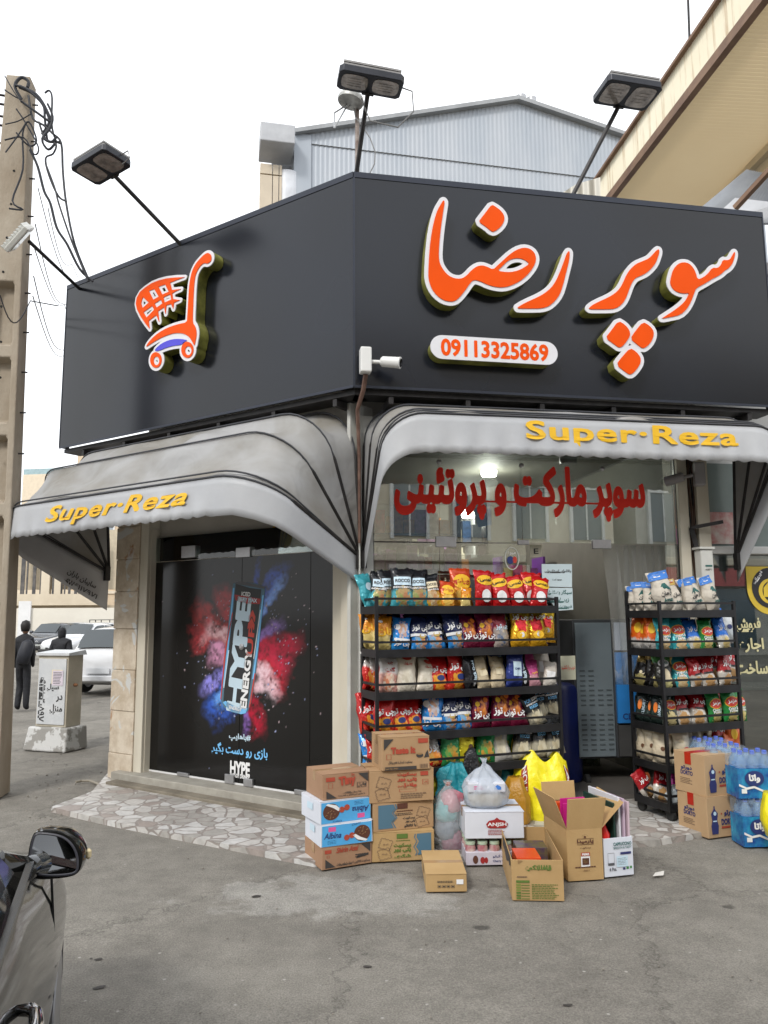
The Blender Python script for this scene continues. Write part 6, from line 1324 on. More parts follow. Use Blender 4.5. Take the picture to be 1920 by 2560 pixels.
q = FR.pl(1862, 1720, .5); MB().box(FR.pl(1856, 1720, .5)[0], FR.pl(1856, 1720, .5)[0]+.6, .5, .9, .03, q[1]-.02).build('desk', mat('brown desk wood', (.10, .05, .03), .45, col2=(.16, .09, .055), scale=2, stretch=(1, 1, 8)), nb); MB().box(FR.pl(1850, 1720, .5)[0]-.1, FR.pl(1856, 1720, .5)[0]+.7, .45, .95, q[1]-.018, q[1]+.01).build('desk_top', mat('pale green desk top', (.3, .36, .33), .3), nb)
MB().box(xn0+.25, xn0+1.2, .9, 1.3, 1.25, 1.75).build('office_cupboard', mat('steel blue cupboard', (.15, .2, .24), .5), nb)
gold2 = mat('pale gold vinyl', (.62, .58, .33), .5, var=.05); gold3 = mat('gold sticker', (.62, .45, .05), .4, var=.1)
pr = Prints(lambda u, v: (u, .072, v)); 
for tx, px, py, w_, h_ in (('فروش', 1871, 1562, 62, .13), ('اجاره', 1880, 1613, 60, .13), ('ساخت', 1880, 1669, 80, .12)):
    q = FR.pl(px, py, .07); q1 = FR.pl(px+w_, py, .07); pr.text(tx, q[0], q[1], gold2, w=q1[0]-q[0], h=h_, bold=.035)
pr.build(nb)
q = FR.pl(1925, 1470, .07); rr = FR.pl(1925, 1470, .07)[0]-FR.pl(1868, 1470, .07)[0]
pr = Prints(lambda u, v: (u, .072, v)); pr.poly([(q[0]+rr*math.cos(a), q[1]+rr*1.05*math.sin(a)) for a in [math.pi+math.pi*k/20 for k in range(21)]]+[(q[0]+rr, q[1]+rr*.85), (q[0]-rr, q[1]+rr*.85)], gold3, 'emblem'); pr.build(nb)
pr = Prints(lambda u, v: (u, .069, v)); pr.poly(ell(q[0], q[1]+.0, rr*.8, rr*.8, 30), 'black', 'emblem'); pr.build(nb)
pr = Prints(lambda u, v: (u, .066, v)); pr.polys([ell(q[0], q[1]-.03, rr*.52, rr*.5, 24), ell(q[0]+.02, q[1]-.03, rr*.44, rr*.42, 24)], gold3, 'emblem'); pr.poly([(q[0]-rr*.3, q[1]-rr*.35), (q[0]+rr*.3, q[1]-rr*.35), (q[0]+rr*.3, q[1]+.0), (q[0], q[1]+rr*.32), (q[0]-rr*.3, q[1])], gold3, 'emblem'); pr.text('قهرمانی', q[0]-rr*.52, q[1]+rr*.42, 'white', w=rr*.62, rot=rad(48), bold=.02); pr.build(nb)
m = MB(); m.box(FR.pl(1850, 1055, .1)[0]-.3, xn0+3, .21, .3, 3.3, 3.48); m.build('cream_fascia', mat('cream cladding', (.55, .47, .36)), nb)

# ---------------------------------------------------------------- snack racks
def rack(label, o, ang, w, d, zs, group, band=.060, back_h=.0):
    F = Fr(o, ang); t = fthing('snack_rack', label, 'rack', F, group=group)
    fz_ = .03
    for x in (0, w):
        for y in (0, d): 
            top = zs[-1]+(.10 if y == 0 else .13+back_h); MB().box(x-.012, x+.012, y-.012, y+.012, .10, top).build('post', black_metal, t)
    for z in zs:
        m = MB(); m.box(.013, w-.013, -.012, .004, z-band*.55, z+band*.45).box(.013, w-.013, d-.004, d+.012, z-band*.55, z+band*.45); m.box(-.012, .004, .013, d-.013, z-band*.55, z+band*.45).box(w-.004, w+.012, .013, d-.013, z-band*.55, z+band*.45).box(.005, w-.005, .005, d-.005, z-.006, z+.006)
        m.build('shelf', black_metal, t)
        zr = z+band*.45+.055; m = MB(); m.box(.013, w-.013, -.010, .006, zr-.0085, zr+.0085).box(-.010, .006, .013, d-.013, zr-.0085, zr+.0085).box(w-.006, w+.010, .013, d-.013, zr-.0085, zr+.0085); m.build('guard_rail', black_metal, t)
    for x in (.03, w-.03):
        for y in (.03, d-.03): MB().lathe([(.02, -.014), (.045, -.014), (.045, .014), (.02, .014)], 14, 0, Matrix.Translation((x, y, .045+fz_)) @ Matrix.Rotation(rad(90), 4, 'Y')).build('caster', rubber, t, smooth=True)
    return F, t
r1o = (-.062, 5.86); R1 = Fr(r1o, rad(20.4)); 
def xof(F, px, y=0.): return F.pl(px, 1700, y)[0]
zs1 = [R1.pl(938, y)[1] for y in (2036, 1939, 1846, 1741, 1634, 1524)]
w1 = xof(R1, 1398); 
r2o = gp(1666, 2040).xy; R2 = Fr((1.0*r2o.x, r2o.y), rad(20)); w2 = xof(R2, 1852)
R2c = Fr(dp(1658, 1700, 6.15).xy, rad(20)); zs2 = [R2c.pl(1655, y)[1] for y in (2022, 1924, 1824, 1729, 1632, 1534)]; w2 = xof(R2c, 1846)
rack('wide black metal snack rack against the shop window', R1.o.xy, R1.a, w1, .32, zs1, 'black snack racks')
rack('narrow black metal snack rack by the doorway, with coffee-coloured bags on top', R2c.o.xy, R2c.a, w2, .40, zs2, 'black snack racks', back_h=.06)
# ---- bags
def bagmat(name, top, bot, split=.5, snack=None, sn2=None, tilt=.0, edge=.04, metal=.3, rough=.24, patch=.3, top2=None):
    m = bpy.data.materials.new(name); m.use_nodes = True; nt = m.node_tree; b = nt.nodes['Principled BSDF']; L = nt.links.new
    tc = N(nt, 'ShaderNodeTexCoord'); G = tc.outputs['Generated']; sp = N(nt, 'ShaderNodeSeparateXYZ'); L(G, sp.inputs[0])
    wb = N(nt, 'ShaderNodeTexNoise', Scale=3., Detail=2.); L(G, wb.inputs['Vector'])
    a = N(nt, 'ShaderNodeMath', operation='MULTIPLY_ADD'); a.inputs[1].default_value = .22; L(wb.outputs[0], a.inputs[0]); L(sp.outputs[2], a.inputs[2])
    a2 = N(nt, 'ShaderNodeMath', operation='MULTIPLY_ADD'); a2.inputs[1].default_value = tilt; L(sp.outputs[0], a2.inputs[0]); L(a.outputs[0], a2.inputs[2])
    st = N(nt, 'ShaderNodeMapRange'); st.inputs[1].default_value = split+.11-edge; st.inputs[2].default_value = split+.11+edge; L(a2.outputs[0], st.inputs[0])
    mx = N(nt, 'ShaderNodeMix', data_type='RGBA'); mx.inputs[6].default_value = rgba(bot); mx.inputs[7].default_value = rgba(top); L(st.outputs[0], mx.inputs[0]); out = mx.outputs[2]
    if snack:
        vo = N(nt, 'ShaderNodeTexVoronoi', Scale=7.); L(G, vo.inputs['Vector']); sc = N(nt, 'ShaderNodeSeparateColor'); L(vo.outputs['Color'], sc.inputs[0])
        m3 = N(nt, 'ShaderNodeMix', data_type='RGBA'); m3.inputs[6].default_value = rgba(snack); m3.inputs[7].default_value = rgba(sn2 or snack); L(sc.outputs[0], m3.inputs[0])
        # patch: ellipse in lower middle
        sb = N(nt, 'ShaderNodeVectorMath', operation='SUBTRACT'); sb.inputs[1].default_value = (.5, .5, patch); L(G, sb.inputs[0]); ml = N(nt, 'ShaderNodeVectorMath', operation='MULTIPLY'); ml.inputs[1].default_value = (1, 0, 1.25); L(sb.outputs[0], ml.inputs[0])
        le = N(nt, 'ShaderNodeVectorMath', operation='LENGTH'); L(ml.outputs[0], le.inputs[0]); ad = N(nt, 'ShaderNodeMath', operation='MULTIPLY_ADD'); ad.inputs[1].default_value = .28; L(vo.outputs['Distance'], ad.inputs[0]); L(le.outputs['Value'], ad.inputs[2])
        ms = N(nt, 'ShaderNodeMapRange'); ms.inputs[1].default_value = .40; ms.inputs[2].default_value = .44; ms.inputs[3].default_value = 1; ms.inputs[4].default_value = 0; L(ad.outputs[0], ms.inputs[0])
        m4 = N(nt, 'ShaderNodeMix', data_type='RGBA'); L(ms.outputs[0], m4.inputs[0]); L(out, m4.inputs[6]); L(m3.outputs[2], m4.inputs[7]); out = m4.outputs[2]
    L(out, b.inputs['Base Color']); b.inputs['Metallic'].default_value = metal*.5; b.inputs['Roughness'].default_value = rough
    ob = N(nt, 'ShaderNodeTexNoise', Scale=16., Detail=3., Distortion=.8); L(tc.outputs['Object'], ob.inputs['Vector'])
    bp = N(nt, 'ShaderNodeBump', Strength=.8, Distance=.016); L(ob.outputs[0], bp.inputs['Height']); L(bp.outputs[0], b.inputs['Normal'])
    return m
def bag_shape(w, h, d, seed, lump=1.):
    nx, nz_ = 8, 12; rs = random.Random(seed)
    def fy(u, v):     # u -1..1, v 0..1
        e = max(0, 1-abs(u)**2.6)**.55; f = max(0, 1-abs(2*((v-.05)/.87)-1)**2.8) if .05 < v < .92 else 0; f = f**.6
        bel = .78+.32*(1-v)
        return -d/2*e*f*bel*(1+.13*lump*mnoise.noise((u*2.3+seed, v*3.1, seed*.7)))
    def wx(u, v): 
        e = .90+.10*abs(2*v-1)**2.5; return u*w/2*e*(1+.02*math.sin(v*9+seed))+lump*.007*mnoise.noise((v*4, seed, 1))
    def cr(u, v):  # top crimp wobble
        return .006*math.sin(u*7+seed)*max(0, (v-.88)/.12)+(.10*d*math.sin(u*2+seed*1.7) if v > .93 else 0)
    m = MB(); 
    for s in (1, -1):
        for j in range(nz_+1):
            for i in range(nx+1):
                u = -1+2*i/nx; v = j/nz_; m.v.append((wx(u, v), s*fy(u, v)+cr(u, v)+(0 if s == 1 else .0016), v*h+(.012*mnoise.noise((u*3, seed, 2)) if v > .95 else 0)))
        o = 0 if s == 1 else (nx+1)*(nz_+1)
        for j in range(nz_):
            for i in range(nx):
                a = o+j*(nx+1)+i; q = (a, a+1, a+nx+2, a+nx+1); m.f.append(q if s == 1 else q[::-1]); m.m.append(0)
    N1 = (nx+1)*(nz_+1); br = list(range(nx+1))+[j*(nx+1)+nx for j in range(1, nz_+1)]+[nz_*(nx+1)+i for i in range(nx-1, -1, -1)]+[j*(nx+1) for j in range(nz_-1, 0, -1)]
    for k in range(len(br)): a, b = br[k], br[(k+1) % len(br)]; m.f.append((b, a, a+N1, b+N1)); m.m.append(0)
    def surf(x, z): 
        v = min(1, max(0, z/h)); u = max(-1, min(1, x/(w/2*(.90+.10*abs(2*v-1)**2.5)))); return fy(u, v)+cr(u, v)
    return m, surf
def lay(data, surf, cx, cz, off=.003, rot=0.):
    vs, fs = data; c, s = math.cos(rot), math.sin(rot); o = []
    for v in vs: x, z = cx+v[0]*c-v[1]*s, cz+v[0]*s+v[1]*c; o.append((x, surf(x, z)-off, z))
    return o, fs
protos = {}
def subdiv_disc(rx, rz, n=14):
    vs = [(0, 0)]+[(rx*f*math.cos(2*math.pi*k/n), rz*f*math.sin(2*math.pi*k/n)) for f in (.5, 1) for k in range(n)]
    fs = [(0, 1+k, 1+(k+1) % n) for k in range(n)]+[(1+k, 1+n+k, 1+n+(k+1) % n, 1+(k+1) % n) for k in range(n)]; return vs, fs
def subdiv_rect(w, h, n=6): return [(lin(-w/2, w/2, i/n), lin(-h/2, h/2, j/3)) for j in range(4) for i in range(n+1)], [(j*(n+1)+i, j*(n+1)+i+1, (j+1)*(n+1)+i+1, (j+1)*(n+1)+i) for j in range(3) for i in range(n)]
DR, MR = (.33, .02, .03), (.28, .015, .07)
K = dict(
 nut=dict(top=(.012, .013, .016), bot=(.05, .32, .38), split=.42, snack=(.45, .2, .1), sn2=(.3, .35, .12), pr=[('shield', 'pale', 0, .66, .11, .055), ('ROCCO', 'black', 0, .665, .095, .022), ('INDIAN SNACK', 'white', 0, .50, .12, .012)]),
 nuty=dict(top=(.012, .013, .016), bot=(.6, .33, .02), split=.45, snack=(.5, .25, .1), sn2=(.6, .5, .3), pr=[('shield', 'cream', 0, .66, .10, .05), ('ROCCO', 'black', 0, .665, .085, .02), ('INDIAN SNACK', 'white', 0, .51, .11, .012)]),
 cyan=dict(top=(.05, .34, .40), bot=(.05, .34, .40), pr=[('disc', 'pale', 0, .6, .03, .03)]),
 redc=dict(top=(.50, .012, .012), bot=(.55, .03, .015), split=.35, snack=(.75, .22, .02), sn2=(.8, .4, .05), patch=.25, pr=[('چی توز', 'white', 0, .56, .13, .052), ('disc', 'navy', .01, .34, .028, .02)]),
 redt=dict(top=(.52, .012, .015), bot=(.48, .01, .012), pr=[('disc', 'yellow', 0, .74, .068, .036), ('تُمسی', 'black', 0, .745, .1, .035), ('disc', 'white', .0, .33, .04, .045)]),
 redo=dict(top=(.55, .06, .015), bot=(.75, .3, .03), split=.5, snack=(.8, .5, .1), pr=[('disc', 'yellow', 0, .66, .062, .05), ('چیپلت', 'red', 0, .66, .1, .045)]),
 yel=dict(top=(.75, .28, .02), bot=(.7, .55, .2), split=.45, pr=[('نان', 'yellow', 0, .55, .12, .07), ('disc', 'white', -.03, .84, .02, .01)]),
 blu=dict(top=(.012, .02, .08), bot=(.03, .25, .65), split=.42, snack=(.7, .3, .08), sn2=(.2, .5, .8), patch=.22, tilt=.2, pr=[('چی توز', 'white', .0, .62, .13, .055), ('disc', 'gold', .01, .40, .024, .018), ('bar', 'white', 0, .43, .14, .02)]),
 lbl=dict(top=(.02, .20, .62), bot=(.03, .28, .72), snack=(.7, .3, .1), sn2=(.5, .7, .9), patch=.62, pr=[('disc', 'white', -.045, .70, .022, .022), ('چی توز', 'white', 0, .22, .13, .05), ('bar', 'white', 0, .34, .13, .018)]),
 mar=dict(top=(.17, .008, .055), bot=(.14, .006, .03), snack=(.75, .25, .03), sn2=(.15, .01, .03), patch=.55, pr=[('چی توز', 'white', 0, .36, .13, .06), ('disc', 'orange', .03, .78, .02, .018), ('disc', 'yellow', -.035, .66, .018, .018)]),
 cle=dict(top=(.3, .03, .05), bot=(.42, .35, .32), split=.62, snack=(.5, .42, .3), sn2=(.15, .2, .32), patch=.35, pr=[('چی توز', 'pale', 0, .62, .11, .045)]),
 gold=dict(top=(.75, .50, .03), bot=(.80, .42, .02), metal=1., rough=.2, snack=(.62, .02, .02), sn2=(.62, .02, .04), patch=.6, pr=[('چی توز', 'white', 0, .80, .12, .045), ('disc', 'yellow', 0, .34, .04, .03), ('disc', 'white', 0, .35, .018, .018)]),
 crm=dict(top=(.68, .62, .5), bot=(.66, .6, .5), snack=(.75, .7, .58), sn2=(.6, .54, .42), patch=.35, rough=.35, metal=0, pr=[('disc', 'red', 0, .88, .035, .018), ('چس فیل', 'red', 0, .72, .06, .025)]),
 whr=dict(top=(.6, .58, .56), bot=(.6, .3, .25), split=.5, snack=(.7, .62, .5), sn2=(.6, .2, .1), metal=0, pr=[('گره', 'dred', 0, .62, .07, .04), ('چی', 'dred', 0, .8, .04, .025)]),
 redw=dict(top=(.6, .58, .56), bot=(.52, .02, .015), split=.62, snack=(.75, .25, .03), sn2=(.7, .4, .1), tilt=.35, pr=[('توز', 'white', .02, .5, .09, .06)]),
 blk=dict(top=(.012, .012, .015), bot=(.015, .014, .018), pr=[('Black Gold', 'pale', 0, .48, .15, .03, 90), ('disc', 'white', 0, .16, .014, .016)]),
 krf=dict(top=(.6, .5, .34), bot=(.58, .48, .32), metal=0, rough=.5, pr=[('lab', 'cream', 0, .5, .07, .05), ('ناب', 'gold', 0, .62, .04, .02)]),
 nav=dict(top=(.02, .035, .18), bot=(.03, .05, .24), pr=[('lab', 'pale', 0, .52, .07, .10), ('CHIPS', 'navy', 0, .52, .05, .015)]),
 pnk=dict(top=(.5, .05, .22), bot=(.6, .3, .35), split=.4, pr=[('شیر', 'yellow', 0, .5, .06, .03)]),
 cup=dict(top=(.55, .5, .44), bot=(.6, .56, .5), metal=0, pr=[('lab', 'white', 0, .45, .09, .08)]),
 pop=dict(top=(.012, .014, .016), bot=(.40, .37, .28), split=.42, snack=(.72, .66, .48), sn2=(.6, .52, .34), patch=.24, metal=0, pr=[('POP', 'lblue', -.028, .80, .05, .026), ('CORN', 'white', .033, .80, .055, .024), ('CHEESE FLAVOR', 'white', 0, .70, .11, .011), ('ROCCO', 'lblue', 0, .61, .07, .022)]),
 popc=dict(top=(.5, .5, .48), bot=(.5, .48, .44), snack=(.72, .66, .5), sn2=(.6, .54, .38), patch=.42, metal=0, pr=[('disc', 'grey', .02, .9, .03, .01)]),
 vni=dict(top=(.03, .30, .10), bot=(.03, .25, .07), snack=(.7, .3, .04), sn2=(.1, .4, .1), patch=.32, tilt=.1, pr=[('disc', 'black', 0, .80, .055, .035), ('V.Nito', 'white', 0, .80, .085, .03)]),
 vyl=dict(top=(.5, .2, .1), bot=(.70, .60, .03), split=.72, metal=.9, pr=[('disc', 'brown', .03, .4, .02, .03)]),
 ora=dict(top=(.70, .12, .01), bot=(.62, .6, .57), split=.30, edge=.03, pr=[('disc', 'yellow', 0, .62, .03, .04)]),
 tur=dict(top=(.03, .30, .34), bot=(.04, .34, .38), snack=(.7, .45, .2), sn2=(.75, .6, .35), patch=.14, pr=[('disc', 'yellow', 0, .60, .062, .04), ('disc', 'red', 0, .60, .057, .035, 0, .0045), ('مزمز', 'white', 0, .60, .085, .032), ('yogurt &', 'white', 0, .42, .09, .026), ('herbs', 'white', 0, .34, .06, .022)]),
 grn=dict(top=(.02, .22, .05), bot=(.03, .26, .06), snack=(.72, .6, .25), sn2=(.65, .5, .15), patch=.12, pr=[('disc', 'yellow', 0, .60, .062, .042), ('disc', 'red', 0, .60, .057, .037, 0, .0045), ('مزمز', 'white', 0, .60, .085, .032), ('Onion &', 'white', 0, .41, .09, .024), ('Parsley', 'white', 0, .33, .08, .022)]),
 dgr=dict(top=(.02, .035, .03), bot=(.04, .05, .04), snack=(.6, .5, .25), patch=.16, pr=[('disc', 'yellow', 0, .6, .05, .04), ('disc', 'red', 0, .60, .045, .035, 0, .0045), ('مزمز', 'white', 0, .6, .07, .028)]),
 bcp=dict(top=(.02, .16, .62), bot=(.6, .58, .52), split=.42, edge=.02, tilt=.05, snack=(.65, .5, .2), patch=.12, pr=[('چی توز', 'white', 0, .66, .11, .05)]),
 rcp=dict(top=(.36, .01, .015), bot=(.62, .58, .52), split=.42, edge=.02, snack=(.6, .35, .15), patch=.14, pr=[('چی توز', 'white', .01, .66, .11, .05), ('bar', 'black', 0, .45, .09, .014)]),
 gbk=dict(top=(.60, .42, .14), bot=(.015, .014, .014), split=.66, metal=.8, snack=(.35, .3, .12), patch=.12, pr=[('disc', 'cream', 0, .4, .012, .012)]),
 dkg=dict(top=(.018, .03, .03), bot=(.02, .035, .03), pr=[('LUXURY', 'pale', .0, .45, .11, .02, 90), ('disc', 'orange', -.03, .5, .016, .04)]),
 bei=dict(top=(.62, .54, .40), bot=(.60, .51, .37), metal=.2, rough=.35, pr=[('disc', 'brown', .01, .42, .016, .016)]),
 bem=dict(top=(.64, .57, .44), bot=(.6, .52, .38), metal=.2, pr=[('disc', 'red', .02, .45, .024, .012), ('disc', 'cream', -.02, .65, .02, .012)]),
 cof=dict(top=(.60, .55, .47), bot=(.58, .53, .45), metal=0, rough=.7, pr=[('hdr', 'blue', 0, .90, .15, .055), ('map', 'white', -.02, .905, .05, .02), ('pyr', 'dteal', 0, .62, .09, .045), ('آرمان', 'black', 0, .46, .09, .04), ('Arman', 'dteal', 0, .30, .07, .028), ('bar', 'grey', 0, .20, .05, .004)]),
 cofy=dict(top=(.60, .55, .47), bot=(.58, .53, .45), metal=0, rough=.7, pr=[('hdr', 'gold', 0, .90, .15, .055), ('سب', 'red', 0, .90, .07, .03), ('آرمان', 'black', 0, .5, .09, .045), ('Arman', 'dteal', 0, .28, .08, .03)]),
 mag=dict(top=(.45, .015, .25), bot=(.55, .02, .30), snack=(.6, .5, .3), patch=.05, pr=[('چی توز', 'white', 0, .45, .11, .05)]),
 whl=dict(top=(.6, .62, .63), bot=(.55, .6, .62), metal=.2, pr=[('disc', 'navy', 0, .5, .03, .02)]),
 vma=dict(top=(.1, .3, .1), bot=(.02, .02, .015), split=.78, snack=(.7, .65, .3), patch=.15, pr=[('disc', 'white', 0, .74, .045, .03), ('vanto', 'dteal', 0, .74, .07, .02), ('disc', 'cream', 0, .38, .03, .05)]),
)
NAMES = dict(nut='black and turquoise nut bag', nuty='black and yellow nut bag', cyan='turquoise bag', redc='red puff snack bag', redt='red bag with yellow oval', redo='orange red snack bag', yel='orange and white snack bag', blu='dark blue puff bag', lbl='bright blue puff bag', mar='maroon pretzel bag', cle='clear fronted maroon bag', gold='shiny gold and red bag', crm='cream popcorn bag', whr='white bag with red writing', redw='white and red bag', blk='black foil bag', krf='kraft paper nut bag', nav='navy bag with pale label', pnk='pink bag', cup='pale cup bag', pop='black popcorn bag', popc='pale popcorn bag', vni='green vegetable snack bag', vyl='shiny yellow bag', ora='orange and white chips bag', tur='turquoise chips bag with red oval', grn='green chips bag with red oval', dgr='dark green chips bag', bcp='blue topped chips bag', rcp='red topped chips bag', gbk='gold topped black bag', dkg='dark green foil bag', bei='beige foil bag', bem='beige foil bag with red mark', cof='cream paper bag with blue header', cofy='cream paper bag with yellow header', mag='magenta bag', whl='silvery white bag', vma='black and green cracker bag')
def proto(kind, var):
    k = (kind, var)
    if k in protos: return protos[k]
    c = dict(K[kind]); pr = c.pop('pr'); 
    mt = _mats.get('bag '+kind) or bagmat('bag '+kind, **c); _mats['bag '+kind] = mt
    W0, H0, D0 = (.155, .262, .075) if kind not in ('cof', 'cofy') else (.15, .27, .10)
    mb, surf = bag_shape(W0, H0, D0, var*3.7+len(kind)+sum(map(ord, kind)) % 13, 2.1+(kind in ('bei', 'bem', 'krf'))*1.2)
    t = bpy.data.objects.new('snack_bag', None); b = mb.build('bag_body', mt, t, smooth=2)
    groups = {}; lay_i = {}
    for it in pr:
        s, key, cx, cz, w_, h_ = it[:6]; rot = rad(it[6]) if len(it) > 6 else 0; off = it[7] if len(it) > 7 else None; nm = 'printing'
        if s == 'disc': data = subdiv_disc(w_, h_); o_ = off or .0035
        elif s in ('lab', 'hdr', 'bar', 'shield', 'map'): data = subdiv_rect(w_, h_, 6); o_ = .004
        elif s == 'pyr': data = ([(-w_/2, -h_/2), (w_/2, -h_/2), (w_*.1, h_/2), (-w_*.1, h_/2), (0, 0)], [(0, 1, 4), (1, 2, 4), (2, 3, 4), (3, 0, 4)]); o_ = .005
        else: data = text2d(s.replace('ُ', ''), w=w_, h=h_, bold=.035); o_ = .0062; nm = 'lettering'
        if s == 'map': o_ = .006
        v, f = lay(data, surf, cx, cz*H0, o_, rot); groups.setdefault((key, nm), MB()).add(v, f)
    if kind not in ('cof', 'cofy'):
        pass
    for (key, nm), g in groups.items(): g.build(nm, inks[key], b)
    protos[k] = t; return t
ORD = ['first', 'second', 'third', 'fourth', 'fifth', 'sixth', 'seventh', 'eighth', 'ninth', 'tenth', 'eleventh', 'twelfth', 'thirteenth', 'fourteenth']
used = set()
def put_bag(kind, F, x, y, z, sc=1., rz=0., lean=0., roll=0., label=None, group=None, var=None, sx=1.):
    v = random.randrange(3) if var is None else var; p = proto(kind, v)
    if (kind, v) in used: t = copytree(p)
    else: t = p; COL.objects.link(t); used.add((kind, v))
    t.matrix_world = Matrix.Translation(F.w(x, y, z)) @ Matrix.Rotation(F.a+rz, 4, 'Z') @ Matrix.Rotation(lean, 4, 'X') @ Matrix.Rotation(roll, 4, 'Y') @ Matrix.Diagonal((sc*sx, sc, sc, 1))
    return tag(t, label, 'snack bag', group)
SH = ['bottom', 'fifth', 'fourth', 'third', 'second', 'top']
def row(F, zs, idx, items, y, rackname, face=0., d=.32, big=1., grp=None, w=None, back=False):
    # items: (kind, px centre[, scale, roll deg, rz deg, dz])
    z = zs[idx]+.007
    for n, it in enumerate(items):
        k, px = it[0], it[1]; sc = it[2] if len(it) > 2 else 1.; ro = it[3] if len(it) > 3 else 0; rz = it[4] if len(it) > 4 else 0; dz = it[5] if len(it) > 5 else 0
        x = F.pl(px, 1700, y)[0]; yy = y
        if x < .05:
            yy = y
            while F.pl(px, 1700, yy)[0] < .075 and yy < d-.03: yy += .005
            x = max(.07, F.pl(px, 1700, yy)[0])
        lab = '%s, %s from left, %s row, %s shelf, %s rack' % (NAMES[k], ORD[n], 'back' if back else 'front', SH[idx], rackname)
        put_bag(k, F, x, yy+random.uniform(-.012, .012), z+dz, sc*big*random.uniform(.95, 1.06), rad(rz+random.uniform(-14, 14)), rad(-8+random.uniform(-9, 6)), rad(ro+random.uniform(-6, 6)), lab, grp)
G1, G2 = 'snack bags on the wide rack', 'snack bags on the narrow rack'
a = lambda F, zs, i, it, y=.09, nm='wide', g=G1, **k: row(F, zs, i, it, y, nm, grp=g, big=1.14, **k)
a(R1, zs1, 5, [('cyan', 915, 1., -8, 20), ('nut', 945, 1.0, 6), ('nut', 1008, 1.03), ('nut', 1050, 1.0), ('nuty', 1090, .98, -4), ('redo', 1120, .78, 8, 0), ('yel', 1168, .55, 6), ('redt', 1215, 1.03), ('redt', 1262, .96, -3), ('redt', 1308, .92, -6), ('redt', 1350, .98, 12, 0)], .08)
def fill(F, zs, i, kinds, px0, px1, step, nm, g, y, d, off=0):
    rr = random.Random(i*7+int(px0)); its = []; px = px0+off; n = 0
    while px < px1: its.append((kinds[min(len(kinds)-1, int((px-px0)/(px1-px0)*len(kinds)))], px, rr.uniform(.96, 1.06), rr.uniform(-12, 12), rr.uniform(-15, 15), rr.uniform(.0, .05))); px += step*rr.uniform(.85, 1.15)
    row(F, zs, i, its[:14], y, nm, grp=g, big=1.08, d=d, back=True)
a(R1, zs1, 5, [('nut', 975, 1.02), ('blk', 1060, 1.0), ('redo', 1160, 1.08), ('redt', 1235, 1.0), ('redt', 1330, 1.0, 5)], .2, back=True)
a(R1, zs1, 4, [('yel', 925, .9, 8, -35), ('yel', 957, .86, 0), ('lbl', 1003, .9), ('blu', 1050, .95), ('blu', 1092, .97), ('blu', 1143, 1.02), ('mar', 1182, .97), ('mar', 1221, .97), ('cle', 1258, .95), ('gold', 1302, 1.04), ('gold', 1351, 1.04)], .08)
fill(R1, zs1, 4, ['yel', 'blu', 'blu', 'blu', 'mar', 'mar', 'cle', 'gold', 'gold'], 925, 1385, 36, 'wide', G1, .2, .32)
a(R1, zs1, 3, [('redw', 932, .95, 8), ('whr', 968, .9, 10), ('crm', 1018, 1.06, 9), ('crm', 1062, .92, 10), ('redc', 1098, 1.0), ('redc', 1142, 1.02), ('blk', 1178, .95, 3, 30), ('krf', 1212, .88), ('krf', 1248, .92), ('nav', 1284, .95, 3, 10), ('blk', 1310, .95, 3, 20), ('pnk', 1338, .74), ('cup', 1372, .70, 16)], .08)
fill(R1, zs1, 3, ['redw', 'whr', 'crm', 'crm', 'vyl', 'crm', 'blk', 'krf', 'blk', 'nav', 'blk', 'pnk', 'cup'], 925, 1385, 36, 'wide', G1, .2, .32)
a(R1, zs1, 2, [('redc', 920, 1.02, -12, -30), ('redc', 963, .93, -5), ('redc', 1003, .92), ('redc', 1040, .96), ('lbl', 1078, 1.0), ('blu', 1124, .98), ('blu', 1160, 1.0), ('mar', 1199, .97), ('mar', 1250, 1.1, 5), ('mar', 1292, .96, -4), ('pop', 1345, .95, -20)], .08)
fill(R1, zs1, 2, ['redc', 'redc', 'redc', 'mar', 'cle', 'mar', 'mar', 'mar', 'pop', 'pop'], 925, 1385, 36, 'wide', G1, .2, .32)
a(R1, zs1, 1, [('lbl', 915, .9, -10), ('redc', 945, .9), ('mar', 1010, .9), ('redw', 1088, .95, -10), ('vni', 1126, 1.0), ('vyl', 1163, 1.0), ('vni', 1208, 1.06, 8), ('popc', 1252, .95, -4), ('pop', 1300, 1.04), ('pop', 1345, 1.04), ('pop', 1382, 1.02)], .08)
fill(R1, zs1, 1, ['lbl', 'redc', 'mar', 'redw', 'vni', 'vyl', 'popc', 'pop', 'pop'], 1070, 1390, 36, 'wide', G1, .2, .32)
a(R1, zs1, 0, [('krf', 1180, .7), ('cyan', 1150, .8, 30), ('vyl', 1080, .8), ('redc', 1030, .8), ('cyan', 1250, .8, 30)], .1)
b = lambda i, it, y=.09, **k: row(R2c, zs2, i, it, y, 'narrow', grp=G2, d=.4, big=1.08, **k)
b(5, [('cof', 1592, .80, 2, -25), ('cof', 1620, .86, 2, -25), ('cof', 1637, .88, 2, -20), ('cof', 1677, 1.13, -6), ('cofy', 1705, .98, -4), ('cof', 1738, .98, 0, 20), ('cof', 1758, 1.0, -8), ('cof', 1796, 1.08, -9)], .12)
b(4, [('ora', 1580, 1., 4, -60), ('ora', 1596, 1., 4, -60), ('ora', 1614, 1., 4, -60), ('ora', 1630, 1., 4, -60), ('tur', 1664, .92), ('tur', 1709, .95), ('bcp', 1748, .93), ('grn', 1772, .92), ('bcp', 1818, .95, -3)], .09)
